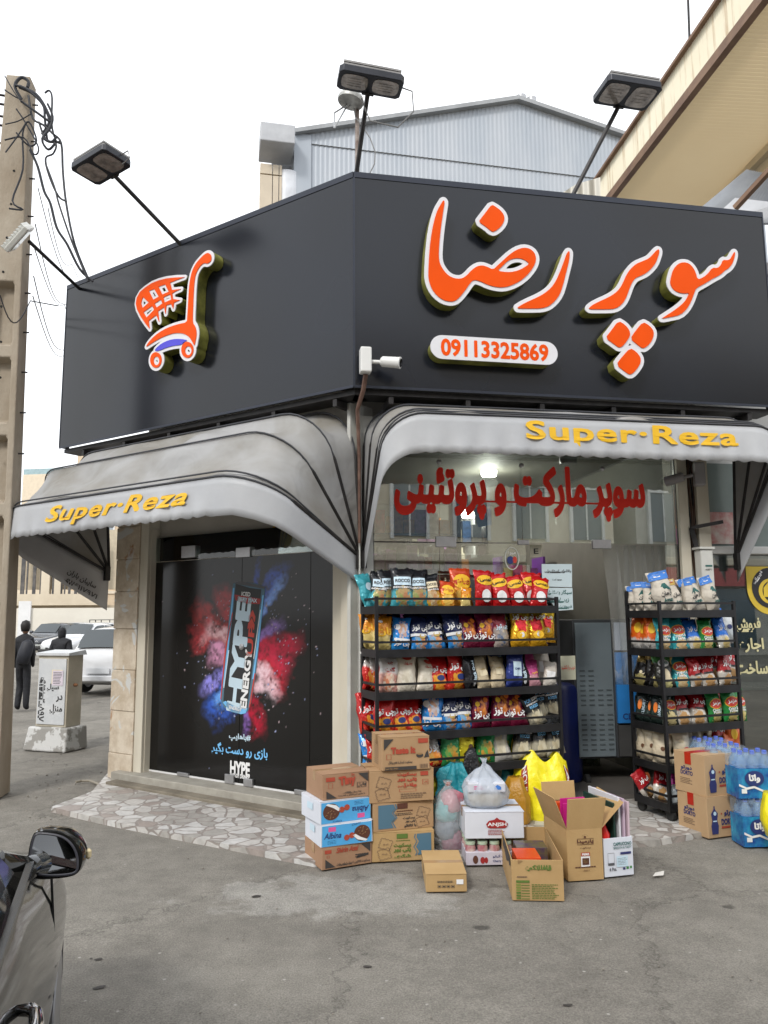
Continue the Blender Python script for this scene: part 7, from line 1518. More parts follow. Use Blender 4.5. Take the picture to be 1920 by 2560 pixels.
b(3, [('gbk', 1584, 1., 14, -55), ('gbk', 1606, 1., 14, -55), ('gbk', 1628, 1., 14, -55), ('gbk', 1646, 1., 10, -50), ('vma', 1669, .92), ('tur', 1706, .95), ('rcp', 1742, .88, -3), ('rcp', 1775, .9, 0), ('rcp', 1810, .95)], .09)
b(2, [('dkg', 1580, 1., 14, -55), ('dkg', 1600, 1., 14, -55), ('dkg', 1622, 1., 14, -50), ('dkg', 1640, 1., 8, -50), ('dgr', 1674, .88), ('rcp', 1708, .94), ('rcp', 1744, .94, 4), ('grn', 1786, .92, -8), ('grn', 1822, 1.0), ('grn', 1848, .9)], .09)
b(1, [('bei', 1592, .96, 6, -50), ('bei', 1620, 1., 6, -45), ('bei', 1646, 1., 4, -40), ('bem', 1690, .98), ('bei', 1715, .9), ('dgr', 1745, .75, 40), ('ora', 1790, .8, 40)], .1)
b(0, [('rcp', 1612, .8, -30), ('rcp', 1636, .85, 20), ('whl', 1655, .8, 50), ('mag', 1690, .98), ('whl', 1735, .8)], .12)

fill(R2c, zs2, 4, ['ora', 'tur', 'bcp', 'grn', 'bcp', 'whl'], 1640, 1840, 30, 'narrow', G2, .22, .4)
fill(R2c, zs2, 3, ['gbk', 'vma', 'rcp', 'rcp', 'rcp'], 1640, 1840, 30, 'narrow', G2, .22, .4)
fill(R2c, zs2, 2, ['dkg', 'dgr', 'rcp', 'grn', 'grn'], 1640, 1840, 30, 'narrow', G2, .22, .4)
fill(R2c, zs2, 1, ['bei', 'bem', 'bei', 'rcp', 'ora'], 1650, 1830, 34, 'narrow', G2, .22, .4)
# ---------------------------------------------------------------- cartons
card = mat('brown cardboard', (.38, .235, .12), .8, col2=(.43, .275, .145), scale=5, bump=.08, bscale=90)
card2 = mat('yellow brown cardboard', (.42, .27, .115), .8, col2=(.47, .31, .14), scale=5, bump=.08, bscale=90)
cardr = mat('reddish cardboard', (.33, .19, .11), .8, col2=(.37, .22, .13), scale=5, bump=.08, bscale=90)
tape_m = mat('parcel tape', (.38, .24, .12), .15, var=.05); whitecard = mat('white carton', (.66, .69, .76), .55, var=.05)
GC_ = 'cartons stacked on the pavement'
class Crt:
    def __init__(s, label, bl, br, z, tl, depth, mt, group=GC_, cat='box', seam=True, name='carton', openbox=False, wall_top=None):
        p0, p1 = gp(*bl, z), gp(*br, z); d = p1-p0; s.F = Fr(p0.xy, math.atan2(d.y, d.x)); s.w = d.length; s.z = z
        s.h = s.F.pl(bl[0], tl)[1]-z
        if not isinstance(depth, float): q = gp(*depth, z+s.h); s.d = abs(s.F.loc(q)[1])
        else: s.d = depth
        s.t = fthing(name, label, cat, s.F, 0, 0, z, group)
        s.m = mt; w, h, dd = s.w, s.h, s.d
        rs = random.Random(int(bl[0]*7+tl)); mb = MB(); n = 6
        j = lambda: rs.uniform(-.003, .003)
        if not openbox:
            mb.box(0, w, 0, dd, .001, h-.002); mb.v = [(x+j(), y+j(), zz) for x, y, zz in mb.v]; mb.build('box_body', mt, s.t, bevel=.004)
            m2 = MB(); m2.box(-.001, w+.001, -.001, dd/2-.0015, h-.0015, h+.0025).box(-.001, w+.001, dd/2+.0015, dd+.001, h-.0015, h+.0025); m2.build('top_flap', mt, s.t)
            if seam: m2 = MB(); m2.box(-.002, w+.002, dd/2-.024, dd/2+.024, h+.0027, h+.0034).box(w+.0015, w+.0025, dd/2-.024, dd/2+.024, h-.06, h+.003).box(-.0025, -.0015, dd/2-.024, dd/2+.024, h-.06, h+.003); m2.build('tape', tape_m, s.t)
        s.fr = Prints(lambda u, v: (u*w, -.0045, v*h)); s.fr2 = Prints(lambda u, v: (u*w, -.006, v*h)); s.sd = Prints(lambda u, v: (-.0045, (1-u)*dd, v*h))
    def T(s, t, u, v, w, h, key, rot=0, bold=.03, side=False, **k):
        pr = s.sd if side else s.fr2; W0 = s.d if side else s.w
        vs, fs = text2d(t, w*W0, h*s.h, bold=bold, **k); c, sn = math.cos(rad(rot)), math.sin(rad(rot))
        vs = [((x*c-y*sn)/W0, (x*sn+y*c)/s.h) for x, y in vs]; pr.put((vs, fs), u, v, key, 0, 'lettering')
    def R(s, u0, u1, v0, v1, key, side=False): (s.sd if side else s.fr).rect(u0, u1, v0, v1, key)
    def P(s, pts, key, top=False): (s.fr2 if top else s.fr).poly(pts, key)
    def E(s, cu, cv, ru, key, top=False, k=1.): (s.fr2 if top else s.fr).poly([(x, y) for x, y in ell(cu, cv, ru, ru*s.w/s.h*k, 20)], key)
    def O(s, u0, u1, v0, v1, t_, key): (s.fr).frame(u0, u1, v0, v1, t_, key)
    def L(s, u0, u1, v0, v1, n, key, side=False): (s.sd if side else s.fr).lines(u0, u1, v0, v1, n, key, random.Random(int(u0*100+n)))
    def done(s):
        for p in (s.fr, s.fr2, s.sd): p.build(s.t)
        return s.t
inks['card_dark'] = flat('ink card dark', (.045, .04, .038), .7); inks['card_red'] = flat('ink card red', (.40, .06, .03), .7); inks['cblue'] = flat('ink carton blue', (.08, .38, .72), .5); inks['choc'] = flat('ink chocolate', (.10, .035, .02), .6); inks['cardln'] = flat('ink card line', (.17, .11, .07), .7); inks['cgreen'] = flat('ink card green', (.10, .17, .03), .7); inks['cnavy'] = flat('ink card navy', (.03, .035, .14), .6)
zA = [0.]; SA = Fr(gp(805, 2177).xy, math.atan2(*(gp(929, 2157)-gp(805, 2177)).yx))
for y in (2121, 2064, 2005, 1937): zA.append(SA.pl(805, y)[1])
dA = abs(SA.loc(gp(786, 1914, zA[4]))[1])
# brown box at the bottom of the left stack
c = Crt('brown biscuit carton with red script, bottom of the left stack', (805, 2177), (929, 2157), 0, 2121, dA, cardr)
c.R(.05, .18, .72, .88, 'card_red'); c.T('Shirin Asal', .5, .82, .45, .24, 'card_red', shear=.3); c.P([(.78, .95), (.97, .95), (.97, .55)], 'card_dark'); c.P([(.06, .08), (.26, .08), (.06, .48)], 'card_dark'); c.L(.66, .92, .35, .55, 2, 'card_dark'); c.P([(.68, .33), (.93, .42), (.93, .52), (.7, .45)], 'card_dark'); c.T('بیسکویت کاکائویی کرمدار با طعم وانیل', .62, .17, .68, .15, 'card_dark'); c.O(.09, .14, .52, .64, .008, 'card_red'); c.done()
def albina(label, bl, br, z, tl, flip):
    c = Crt(label, bl, br, z, tl, dA*1.03, whitecard, seam=False)
    c.R(.02, .98, .04, .95, 'cblue'); f = (lambda u: 1-u) if flip else (lambda u: u); g = (lambda v: 1-v) if flip else (lambda v: v)
    c.fr2.poly([(f(x), g(y)) for x, y in ell(.79, .47, .16, .36, 22)], 'choc'); s3 = Prints(lambda u, v: (u*c.w, -.0075, v*c.h))
    s3.poly([(f(x), g(y)) for x, y in ((.60, .42), (.70, .20), (.86, .10), (.90, .16), (.76, .30), (.66, .46))], 'white'); rs = random.Random(3)
    for i in range(16): a = rs.random()*6.28; r = rs.random()**.5; s3.poly([(f(x), g(y)) for x, y in ell(.81+.10*r*math.cos(a), .60+.2*r*math.sin(a), .012, .02, 8)], 'tan')
    for x, y in ((.49, .35), (.59, .42)): s3.poly([(f(a), g(b)) for a, b in ell(x, y, .055, .13, 16)], 'card_red')
    s3.build(c.t); s4 = Prints(lambda u, v: (u*c.w, -.006, v*c.h)); s4.rect(*sorted((f(.14), f(.28))), *sorted((g(.68), g(.88))), 'pink'); s4.build(c.t)
    c.T('Albina', f(.22), g(.50), .33, .26, 'navy', rot=180 if flip else 0, shear=.25, bold=.02); c.T('Cherry', f(.68), g(.90), .18, .12, 'navy', rot=180 if flip else 12, shear=.3, bold=0); c.L(*sorted((f(.12), f(.34))), *sorted((g(.12), g(.30))), 3, 'navy')
    c.R(.35, .65, .5, .8, 'pale', side=True); c.P([(.0, .0)]*0 or [(.0, .0), (.001, .0), (.0, .001)], 'white'); c.done(); return c
albina('bright blue and white cake carton with upright script, second from bottom', (802, 2121), (931, 2104), zA[1], 2064, False)
albina('bright blue and white cake carton lying upside down, third from bottom', (800, 2064), (928, 2046), zA[2], 2006, True)
c = Crt('brown wafer carton with big red name, on top of the blue cartons', (806, 2003), (923, 1990), zA[3], 1938, dA, cardr)
c.R(.07, .26, .72, .88, 'card_red'); c.T('Tiny', .52, .68, .36, .46, 'card_red', bold=.06, rot=6); c.T('2x', .64, .93, .08, .09, 'card_red'); c.P([(.76, .95), (.97, .95), (.97, .60)], 'card_dark'); c.P([(.08, .06), (.30, .06), (.08, .36)], 'card_dark'); c.T('وانیل', .83, .50, .18, .16, 'card_dark', rot=8); c.O(.73, .93, .40, .60, .01, 'card_dark'); c.O(.12, .21, .45, .66, .006, 'card_red'); c.T('ویفر رولی کاکائویی', .62, .25, .40, .08, 'card_dark'); c.T('با مغزی کرم کاکائو و طعم پسته', .60, .14, .60, .09, 'card_dark'); c.done()
SB = Fr(gp(931, 2157).xy, math.atan2(*(gp(1085, 2149)-gp(931, 2157)).yx)); zB_ = [0.]+[SB.pl(934, y)[1] for y in (2082, 2010, 1929)]
dB = .30
def sachets(c, u, v, key='cardln'):
    for du, dv, r in ((.0, .0, .25), (.02, .33, -.35)):
        pts = []; a, b = .095, .17
        for k in range(28):
            f = k/28*4; sd_ = int(f); t = f-sd_; x, y = [(-a+2*a*t, -b), (a, -b+2*b*t), (a-2*a*t, b), (-a, b-2*b*t)][sd_]
            w_ = .008*(1 if k % 2 else -1); x += w_ if sd_ in (1, 3) else 0; y += w_*2 if sd_ in (0, 2) else 0
            cr, sr = math.cos(r), math.sin(r); pts.append((u+du+x*cr-y*sr*.5, v+dv+x*sr*2+y*cr))
        for i in range(28):
            p, q = pts[i], pts[(i+1) % 28]; dx, dy = q[0]-p[0], q[1]-p[1]; l = math.hypot(dx, dy) or 1; nx, ny = -dy/l*.0035, dx/l*.007
            c.P([(p[0]-nx, p[1]-ny), (q[0]-nx, q[1]-ny), (q[0]+nx, q[1]+ny), (p[0]+nx, p[1]+ny)], key)
        c.T('پتی بور', u+du, v+dv, .09, .07, key, bold=.02)
c = Crt('yellow-brown biscuit carton with green writing, bottom of the right stack', (931, 2157), (1086, 2149), 0, 2083, dB, card2)
sachets(c, .19, .28); c.R(.39, .57, .78, .94, 'cgreen'); c.T('بیسکویت', .48, .55, .28, .15, 'cgreen', bold=.05); c.T('پتی بور', .48, .38, .28, .15, 'cgreen', bold=.05); c.T('شکری', .48, .18, .27, .15, 'cgreen', bold=.05)
c.P([(.72, .92), (.95, .94), (.95, .22), (.72, .2), (.75, .32), (.70, .48), (.75, .66), (.71, .8)], 'steel'); c.P([(.685, .92), (.70, .92), (.685, .8), (.725, .66), (.675, .48), (.725, .3), (.70, .18), (.685, .18), (.71, .3), (.66, .48), (.71, .66), (.67, .8)], 'steel'); c.L(.38, .62, .68, .74, 1, 'cgreen'); c.done()
c = Crt('biscuit carton with steel blue wavy panel, third from top of the right stack', (933, 2082), (1085, 2067), zB_[1], 2011, dB, card)
c.P([(.08, .94), (.33, .94), (.36, .8), (.30, .64), (.36, .46), (.29, .3), (.33, .1), (.08, .1)], 'steel'); c.P([(.35, .94), (.37, .94), (.39, .8), (.33, .64), (.39, .46), (.32, .3), (.37, .1), (.35, .1), (.30, .3), (.37, .46), (.31, .64), (.37, .8)], 'steel')
c.R(.39, .56, .76, .96, 'choc'); c.L(.38, .66, .64, .72, 1, 'choc'); c.T('بیسکویت', .58, .42, .20, .10, 'card_dark', bold=.04); c.T('پتی بور', .60, .29, .16, .10, 'card_dark', bold=.04); c.T('با کاکائو', .60, .14, .20, .12, 'card_dark', bold=.05); c.L(.36, .66, .52, .62, 2, 'card_dark'); sachets(c, .80, .25); c.done()
c = Crt('biscuit carton with large red three line writing, second from top of the right stack', (923, 2010), (1085, 2000), zB_[2], 1929, dB, card)
sachets(c, .20, .28); c.T('بیسکویت', .58, .86, .30, .13, 'card_red', bold=.06); c.T('پتی بور', .58, .69, .30, .13, 'card_red', bold=.06); c.T('وانیلی', .58, .52, .30, .14, 'card_red', bold=.06); c.O(.46, .72, .32, .41, .006, 'card_red'); c.R(.79, .91, .80, .93, 'card_red'); c.O(.82, .91, .52, .68, .007, 'card_red'); c.T('پتی', .865, .6, .05, .06, 'card_red'); c.L(.48, .90, .10, .28, 3, 'cardln'); c.done()
c = Crt('biscuit carton with orange slices print, on the very top of the right stack', (955, 1929), (1074, 1922), zB_[3], 1845, dB*.95, card)
c.P([(.04, .95), (.24, .95), (.04, .62)], 'card_dark'); c.R(.76, .97, .80, .94, 'card_red'); c.T('Taste It', .44, .60, .52, .21, 'card_red', bold=.065); c.O(.09, .19, .34, .50, .008, 'card_red'); c.T('بیسکویت کرمدار با طعم پرتقال', .38, .24, .50, .11, 'card_dark'); c.R(.06, .72, .02, .12, 'card_dark'); c.T('Item No: AN21', .2, .07, .26, .055, 'card'if 0 else 'tan'); c.E(.79, .43, .075, 'card_dark', k=.6); c.E(.79, .475, .06, 'tan', True, k=.3); c.P([(.88, .35), (.99, .37), (.96, .58), (.92, .5)], 'card_dark')
for k in range(9): c.R(.79+k*.019, .79+k*.019+(.012 if k % 3 else .007), .04, .17, 'cardln')
for k in range(12): c.R(.30, .7, .15+k*.06, .165+k*.06, 'cardln', side=True)
c.done()
# torn flap of the top box
# small plain closed carton in front
c = Crt('small plain closed carton standing alone in front of the stacks', (1065, 2231), (1167, 2230), 0, 2186, (1045, 2127), card2, group=None)
c.L(.28, .72, .52, .66, 2, 'card_dark'); 
for k in range(4): c.O(.29+k*.11, .37+k*.11, .25, .42, .008, 'card_dark'); c.fr.rect(.31+k*.11, .35+k*.11, .29, .37, 'card_dark')
c.R(.75, .92, .45, .72, 'white'); c.done()
# tray of jars and white carton
c = Crt('white carton with a red oval crest on top of a tray of jars', (1164, 2098), (1312, 2096), .165, 2031, .34, whitecard, group=None)
zt_a = gp(1164, 2150); 
c.P([(x, y) for x, y in ((.36, .50), (.40, .44), (.37, .58), (.40, .66), (.48, .72), (.53, .78), (.58, .72), (.66, .66), (.69, .58), (.67, .44), (.62, .42), (.42, .42))], 'dred') if 0 else c.P([(.37, .44), (.35, .56), (.40, .68), (.49, .72), (.535, .80), (.58, .72), (.67, .68), (.72, .56), (.70, .44), (.66, .40), (.41, .40)], 'dred')
c.T('ANJSH', .535, .53, .32, .17, 'white', bold=.03); c.L(.38, .66, .14, .36, 4, 'dred'); c.done(); whitebox = c
tr_ = fthing('jar_tray', 'shrink wrapped tray of cherry compote jars under the white carton', 'tray', whitebox.F, 0, 0, 0)
MB().box(0, whitebox.w, 0, .34, .002, .085).build('tray_body', mat('printed tray', (.5, .46, .55), .5, col2=(.62, .6, .66), scale=6), tr_, bevel=.004)
for j in range(4):
    for i in range(5):
        x, y = .035+i*(whitebox.w-.07)/4, .04+j*.085
        J_ = MB().lathe([(.032, 0), (.034, .01), (.034, .105), (.028, .12)], 14, 0, Matrix.Translation((x, y, .004))).build('jar', mat('compote jar', (.35, .12, .14), .15, col2=(.6, .5, .45), scale=14), tr_, smooth=True)
        MB().lathe([(.033, 0), (.033, .018)], 14, 0, Matrix.Translation((x, y, .126))).build('jar_lid', mat('pale green lid', (.45, .55, .42), .4), J_, smooth=True)
pr = Prints(lambda u, v: (u*whitebox.w, -.003, v*.085)); pr.poly(ell(.16, .45, .045, .3, 14), 'choc'); pr.poly(ell(.28, .4, .04, .25, 14), 'dred'); pr.poly(ell(.34, .4, .03, .22, 14), 'dred'); vs, fs = text2d('Cherry Compote', .13, .018, bold=.02); pr.put(([(x/whitebox.w, y/.085) for x, y in vs], fs), .62, .32, 'navy', 0, 'lettering'); vs, fs = text2d('کمپوت آلبالو', .13, .022, bold=.02); pr.put(([(x/whitebox.w, y/.085) for x, y in vs], fs), .62, .66, 'navy', 0, 'lettering'); pr.build(tr_)
# open cartons
def open_box(label, bl, br, tl, depth, mt, floor=.02):
    c = Crt(label, bl, br, 0, tl, depth, mt, group=None, openbox=True); w, h, d = c.w, c.h, c.d; t = .005
    m = MB(); m.box(0, w, 0, t, 0, h).box(0, w, d-t, d, 0, h).box(0, t, t+.0005, d-t-.0005, 0, h).box(w-t, w, t+.0005, d-t-.0005, 0, h).box(t+.0005, w-t-.0005, t+.0005, d-t-.0005, .002, .006); m.build('box_body', mt, c.t, bevel=.0015); return c
c = open_box('open carton with green writing and no flaps, in front of the tall open one', (1281, 2251), (1411, 2253), 2149, (1244, 2066), card2)
c.T('قافلانکوه', .52, .80, .50, .17, 'cgreen', bold=.05); c.R(.08, .34, .44, .50, 'cgreen'); 
for k in range(6): c.R(.08, .17, .04+k*.066, .085+k*.066, 'cgreen' if k < 3 else 'olive'); c.R(.18, .34, .04+k*.066, .06+k*.066, 'cgreen')
c.L(.38, .93, .04, .42, 9, 'cgreen'); c.L(.1, .32, .55, .62, 1, 'cardln'); c.P([(.13, .9), (.22, .98), (.2, .99), (.12, .99)], 'tan'); 
sdp = Prints(lambda u, v: (-.003, (1-u)*c.d, v*c.h)); sdp.poly([(.25, .98), (.9, .99), (.95, .8), (.85, .72), (.8, .78), (.6, .60), (.4, .72), (.28, .7)], 'card_dark'); sdp.build(c.t); c.done(); GB = c
def inbox(box, label, x0, x1, y0, y1, z0, z1, mt, rz=0, prints=None, cat='packet', name='biscuit_packet'):
    t = fthing(name, label, cat, box.F, x0, y0, z0, rz=rad(rz)); MB().box(0, x1-x0, 0, y1-y0, 0, z1-z0).build('packet_body', mt, t, bevel=.003)
    pr = Prints(lambda u, v: (u*(x1-x0), -.0015, v*(z1-z0))); 
    if prints: prints(pr, x1-x0, z1-z0)
    pr.build(t); return t
def p1(pr, w, h):
    pr.rect(.3, .75, .1, .9, 'yellow'); pr.poly(ell(.5, .45, .09, .22, 14), 'orange'); pr.poly(ell(.68, .5, .07, .16, 14), 'cream'); vs, fs = text2d('ساقه طلایی', w*.22, h*.2, bold=.03); pr.put(([(x/w, y/h) for x, y in vs], fs), .86, .5, 'white', 0, 'lettering')
inbox(GB, 'red and yellow packet lying in the carton with green writing', .04, GB.w-.11, GB.d*.12, GB.d*.40, .008, GB.h*.93, mat('red packet', (.6, .06, .01), .3), 3, p1)
inbox(GB, 'dark purple packet behind the red one in the carton with green writing', .07, GB.w-.03, GB.d*.55, GB.d*.78, .008, GB.h*.80, mat('purple packet', (.05, .02, .09), .3, col2=(.12, .1, .04), scale=20), 2)
c = open_box('tall open carton with raised flaps and a magenta folder inside', (1421, 2204), (1510, 2198), 2075, .38, card2); H = c; w, h, d = c.w, c.h, c.d
fl = .20
def flap(pts): MB().add([p for p in pts]+[(p[0]+.004, p[1]+.003, p[2]+.002) for p in pts], [(0, 1, 2, 3), (7, 6, 5, 4), (0, 4, 5, 1), (1, 5, 6, 2), (2, 6, 7, 3), (3, 7, 4, 0)]).build('flap', card2, H.t)
flap([(0, 0, h), (w, 0, h), (w+.02, -.03, h+fl*.93), (-.0, -.03, h+fl*.93)]); flap([(0, d, h), (0, 0, h), (-.07, .01, h+fl*.93), (-.07, d-.01, h+fl*.9)][::1]); flap([(w, 0, h), (w, d, h), (w+.15, d, h+fl*.80), (w+.15, .0, h+fl*.72)]); flap([(w, d, h), (0, d, h), (-.0, d+.03, h+fl), (w, d+.03, h+fl)])
c.T('پارمیدا', .50, .76, .46, .09, 'choc', bold=.05); c.O(.28, .74, .70, .82, .008, 'choc'); c.T('بیسکویت', .5, .64, .3, .035, 'choc', bold=.03)
for k in range(7): a_ = math.pi*k/6; c.P([(.5+.06*math.cos(a_), .865+.022*math.sin(a_)), (.5+.075*math.cos(a_+.15), .865+.028*math.sin(a_+.15)), (.5+.09*math.cos(a_), .865+.04*math.sin(a_))], 'choc')
c.P(ell(.5, .85, .035, .02, 14), 'choc'); c.R(.37, .62, .27, .48, 'white'); s3 = Prints(lambda u, v: (u*w, -.0075, v*h)); s3.rect(.37, .62, .48, .55, 'card_red'); s3.rect(.40, .59, .31, .44, 'choc'); s3.rect(.43, .56, .34, .41, 'tan'); s3.build(c.t)
vs, fs = text2d('PS005', w*.2, h*.045, bold=.04); s3 = Prints(lambda u, v: (u*w, -.009, v*h)); s3.put(([(x/w, y/h) for x, y in vs], fs), .495, .515, 'white', 0, 'lettering'); s3.build(c.t)
c.T('صادراتی', .5, .20, .2, .03, 'choc'); c.L(.2, .8, .24, .29, 1, 'choc')
c.done()
inbox(H, 'magenta folder standing in the tall open carton', .03, w-.01, d*.30, d*.33, h*.4, h+.13, mat('magenta card', (.50, .01, .20), .45), -4, name='folder', cat='folder')
inbox(H, 'second magenta folder just behind the first in the tall carton', .0+.03, w-.03, d*.42, d*.44, h*.4, h+.15, mat('magenta card', (.50, .01, .20)), 3, name='folder', cat='folder')
inbox(H, 'red box behind the folders in the tall open carton', .01, w-.05, d*.6, d*.72, h*.4, h+.11, mat('red packet', (.6, .06, .01)), 0, cat='box', name='red_box')
inbox(H, 'black flat box at the back of the tall open carton', .01, w-.01, d*.8, d*.9, h*.4, h+.10, mat('black packet', (.02, .015, .015), .3), 0, cat='box', name='black_box')
c = open_box('white cappuccino carton holding upright boards at the right end', (1512, 2194), (1585, 2186), 2097, .30, whitecard)
c.T('CAPPUCCINO', .63, .84, .62, .09, 'dteal', bold=.03); c.T('SMOOTH & TASTY', .63, .74, .62, .06, 'dteal', bold=.02); c.O(.12, .34, .35, .62, .008, 'grey'); c.R(.12, .34, .30, .36, 'grey'); c.R(.42, .80, .24, .52, 'pale'); c.R(.55, .92, .56, .62, 'cnavy'); c.R(.62, .70, .16, .22, 'cnavy'); c.R(.74, .82, .17, .23, 'green'); c.R(.86, .93, .18, .24, 'green'); c.T('6 Pcs.', .28, .20, .24, .09, 'grey'); c.L(.45, .78, .28, .48, 5, 'grey'); c.done(); Q = c
for i, (lab, f0, hh, mt) in enumerate((('dark green board leaning in the cappuccino carton', .45, .40, mat('dark green board', (.01, .04, .03), .4)), ('white board leaning in the cappuccino carton', .62, .43, mat('white board2', (.68, .68, .72), .4)), ('lilac board leaning in the cappuccino carton', .76, .42, mat('lilac board', (.55, .42, .52), .45)), ('pale pink board outermost in the cappuccino carton', .90, .40, mat('pale pink board', (.6, .46, .52), .45)))):
    t = fthing('display_board', lab, 'board', Q.F, Q.w*f0, .02, .03, group='boards in the cappuccino carton'); m = MB(); m.box(0, .014, 0, Q.d+.06, 0, hh); m.v = [(x+z*.02*(i-1)*.6, y, z) for x, y, z in m.v]; m.build('board_sheet', mt, t, bevel=.002)
t = fthing('red_bottle', 'red bottle with a pale cap in the cappuccino carton', 'bottle', Q.F, Q.w*.2, .06, .02); MB().lathe([(.035, 0), (.038, .02), (.038, .22), (.014, .27), (.014, .29)], 16).build('bottle_body', mat('red plastic', (.6, .015, .01), .25), t, smooth=True); MB().lathe([(.017, .29), (.017, .33)], 12).build('cap', mat('pale cap', (.6, .5, .5), .4), t, smooth=True)

# ---------------------------------------------------------------- soft bags
def blob(name, prof, mt, parent, wr=.02, seed=0, n=28, sx=1., sy=1., fr=9., smooth=2, fold=.12):
    m = MB(); rows = len(prof); z0_, z1_ = prof[0][1], prof[-1][1]
    for r, z in prof:
        for k in range(n):
            a_ = 2*math.pi*k/n; q = (abs(math.cos(a_))**3+abs(math.sin(a_))**3)**(-1/3)
            fz_ = ((z-z0_)/(z1_-z0_))**1.3; rr = r*(.55+.45*q)*(1+fold*fz_*(math.sin(5*a_+seed)+.7*math.sin(9*a_+seed*2+z*6))); x, y = rr*math.cos(a_)*sx, rr*math.sin(a_)*sy
            d_ = mnoise.noise((x*fr+seed, y*fr, z*fr*.8))*wr+mnoise.noise((a_*2.5, z*3, seed))*wr*.6
            m.v.append((x*(1+d_/max(r, .02)), y*(1+d_/max(r, .02)), z+d_*.3))
    for i in range(rows-1):
        for k in range(n): m.f.append((i*n+k, i*n+(k+1) % n, (i+1)*n+(k+1) % n, (i+1)*n+k)); m.m.append(0)
    m.f += [tuple(reversed(range(n))), tuple(range((rows-1)*n, rows*n))]; m.m += [0, 0]
    o = m.build(name, mt, parent, smooth=smooth); return o
milky = plasticfilm('milky thin plastic', (.9, .93, .97), .50, (.66, .71, .78))
# white carrier on the white carton
zc_ = whitebox.z+whitebox.h+.004
t = fthing('carrier_bag', 'translucent white knotted carrier bag standing on the white carton', 'bag', whitebox.F, whitebox.w*.40, .15, zc_)
blob('bag_film', [(.10, 0), (.14, .02), (.15, .08), (.142, .12), (.125, .15), (.09, .19), (.055, .225), (.03, .255), (.018, .28), (.024, .31)], milky, t, .028, 3, sx=1., sy=.8, fr=16, fold=.2, n=44)
MB().box(-.11, .11, -.08, .08, .01, .10).build('bread_loaf', mat('bread inside', (.5, .38, .2), .8, col2=(.6, .5, .32), scale=14), t, bevel=.03)
MB().box(-.125, .125, -.095, .08, .105, .17).build('white_packet', mat('white tissue box', (.6, .62, .68), .5), t, bevel=.01)
pr = Prints(lambda u, v: (u, -.098, v)); pr.poly([(.05, .125), (.095, .125), (.095, .142), (.072, .156), (.05, .142)], 'blue'); pr.rect(-.085, -.02, .128, .134, 'pink'); pr.rect(-.085, -.03, .142, .148, 'pink'); pr.build(t)
# clear bag with clothes
g0 = gp(1126, 2140); t = thing('clear_bag', 'clear plastic bag of pink and grey clothes on the ground beside the stacks', 'bag', (g0.x, g0.y+.10, 0))
blob('bag_film', [(.07, 0), (.10, .02), (.115, .12), (.115, .25), (.10, .33), (.07, .39), (.03, .425), (.015, .44), (.03, .47)], plasticfilm('clear thin plastic', (.93, .95, .96), .30, (.7, .72, .74)), t, .014, 7)
for i, (cc, z, s_) in enumerate((((.5, .16, .2), .30, 1), ((.16, .2, .25), .12, 2), ((.35, .12, .18), .05, 3), ((.12, .4, .42), .24, 4))):
    o = blob('garment', [(.03, -.08), (.07, -.05), (.078, 0), (.07, .05), (.03, .08)], mat('cloth %d' % i, cc, .8, bump=.4, bscale=30), t, .02, s_, fr=14); o.location = (.02*(-1)**i, .0, z+.03)
o = MB().lathe([(.012, 0), (.018, .012), (.012, .024)], 10, 0, Matrix.Translation((0, 0, .435))).build('tie_knot', inks['card_red'], t, smooth=True)
# turquoise and black bags behind
q = R1.w(xof(R1, 1125, -.06), -.12, 0); t = thing('turquoise_bag', 'crumpled turquoise bag behind the clear bag', 'bag', (q.x, q.y, .30)); blob('bag_film', [(.05, -.29), (.12, -.25), (.115, .0), (.11, .06), (.10, .12), (.07, .17), (.03, .21)], mat('turquoise film', (.02, .28, .34), .22, bump=1., bscale=14, bdist=.03), t, .06, 5, fr=15, n=44, fold=.2)
q = R1.w(xof(R1, 1158, -.06), -.16, 0); t = thing('black_bag', 'shiny black plastic bag hanging over the turquoise one', 'bag', (q.x, q.y, .33)); blob('bag_film', [(.03, -.30), (.05, 0), (.06, .08), (.05, .18), (.04, .24), (.015, .29)], mat('black film', (.01, .01, .012), .15, bump=.9, bscale=22), t, .04, 8, fr=16)
q = R1.w(xof(R1, 1280, -.06), -.08, 0); t = thing('amber_bag', 'amber snack bag on the floor behind the white carrier bag', 'bag', (q.x, q.y, 0)); blob('bag_film', [(.06, .0), (.10, .05), (.10, .22), (.07, .30), (.04, .36)], mat('amber film', (.45, .22, .02), .25, bump=.6, bscale=20), t, .03, 2)
# big yellow carrier bag
yelm = mat('yellow carrier plastic', (.82, .70, .01), .32, col2=(.90, .80, .02), scale=5, bump=.7, bscale=7, bdist=.03); redp2 = mat('brick red band', (.36, .05, .02), .4)
g0 = gp(1372, 2075); YB = Fr((g0.x+.01, g0.y+.28), rad(6)); t = fthing('yellow_bag', 'big bright yellow plastic carrier bag with red bands behind the open cartons', 'bag', YB)
def ybag(u, v, s):
    a_ = (u-.5)*.46*(1+.06*math.sin(v*3)); z = v*.66
    top = .80+.17*(math.exp(-((u-.30)/.15)**2)*1.1+math.exp(-((u-.80)/.12)**2)*.85)
    z = v*.555*top if v > .5 else v*.555*lin(1, top, (v/.5)**3) 
    e = max(0, 1-abs(2*u-1)**3)**.5; dd = .13*e*(1-.75*max(0, (v-.55)/.45)**1.2)*(1 if v > .02 else .8)
    wr = mnoise.noise((u*7, v*6, s*2))*.024+mnoise.noise((u*16, v*9, s*5))*.014+abs(mnoise.noise((u*26+v*8, v*5, s)))*.010
    return (a_*(1-.10*v*v), s*(dd+wr*e)+.0, z)
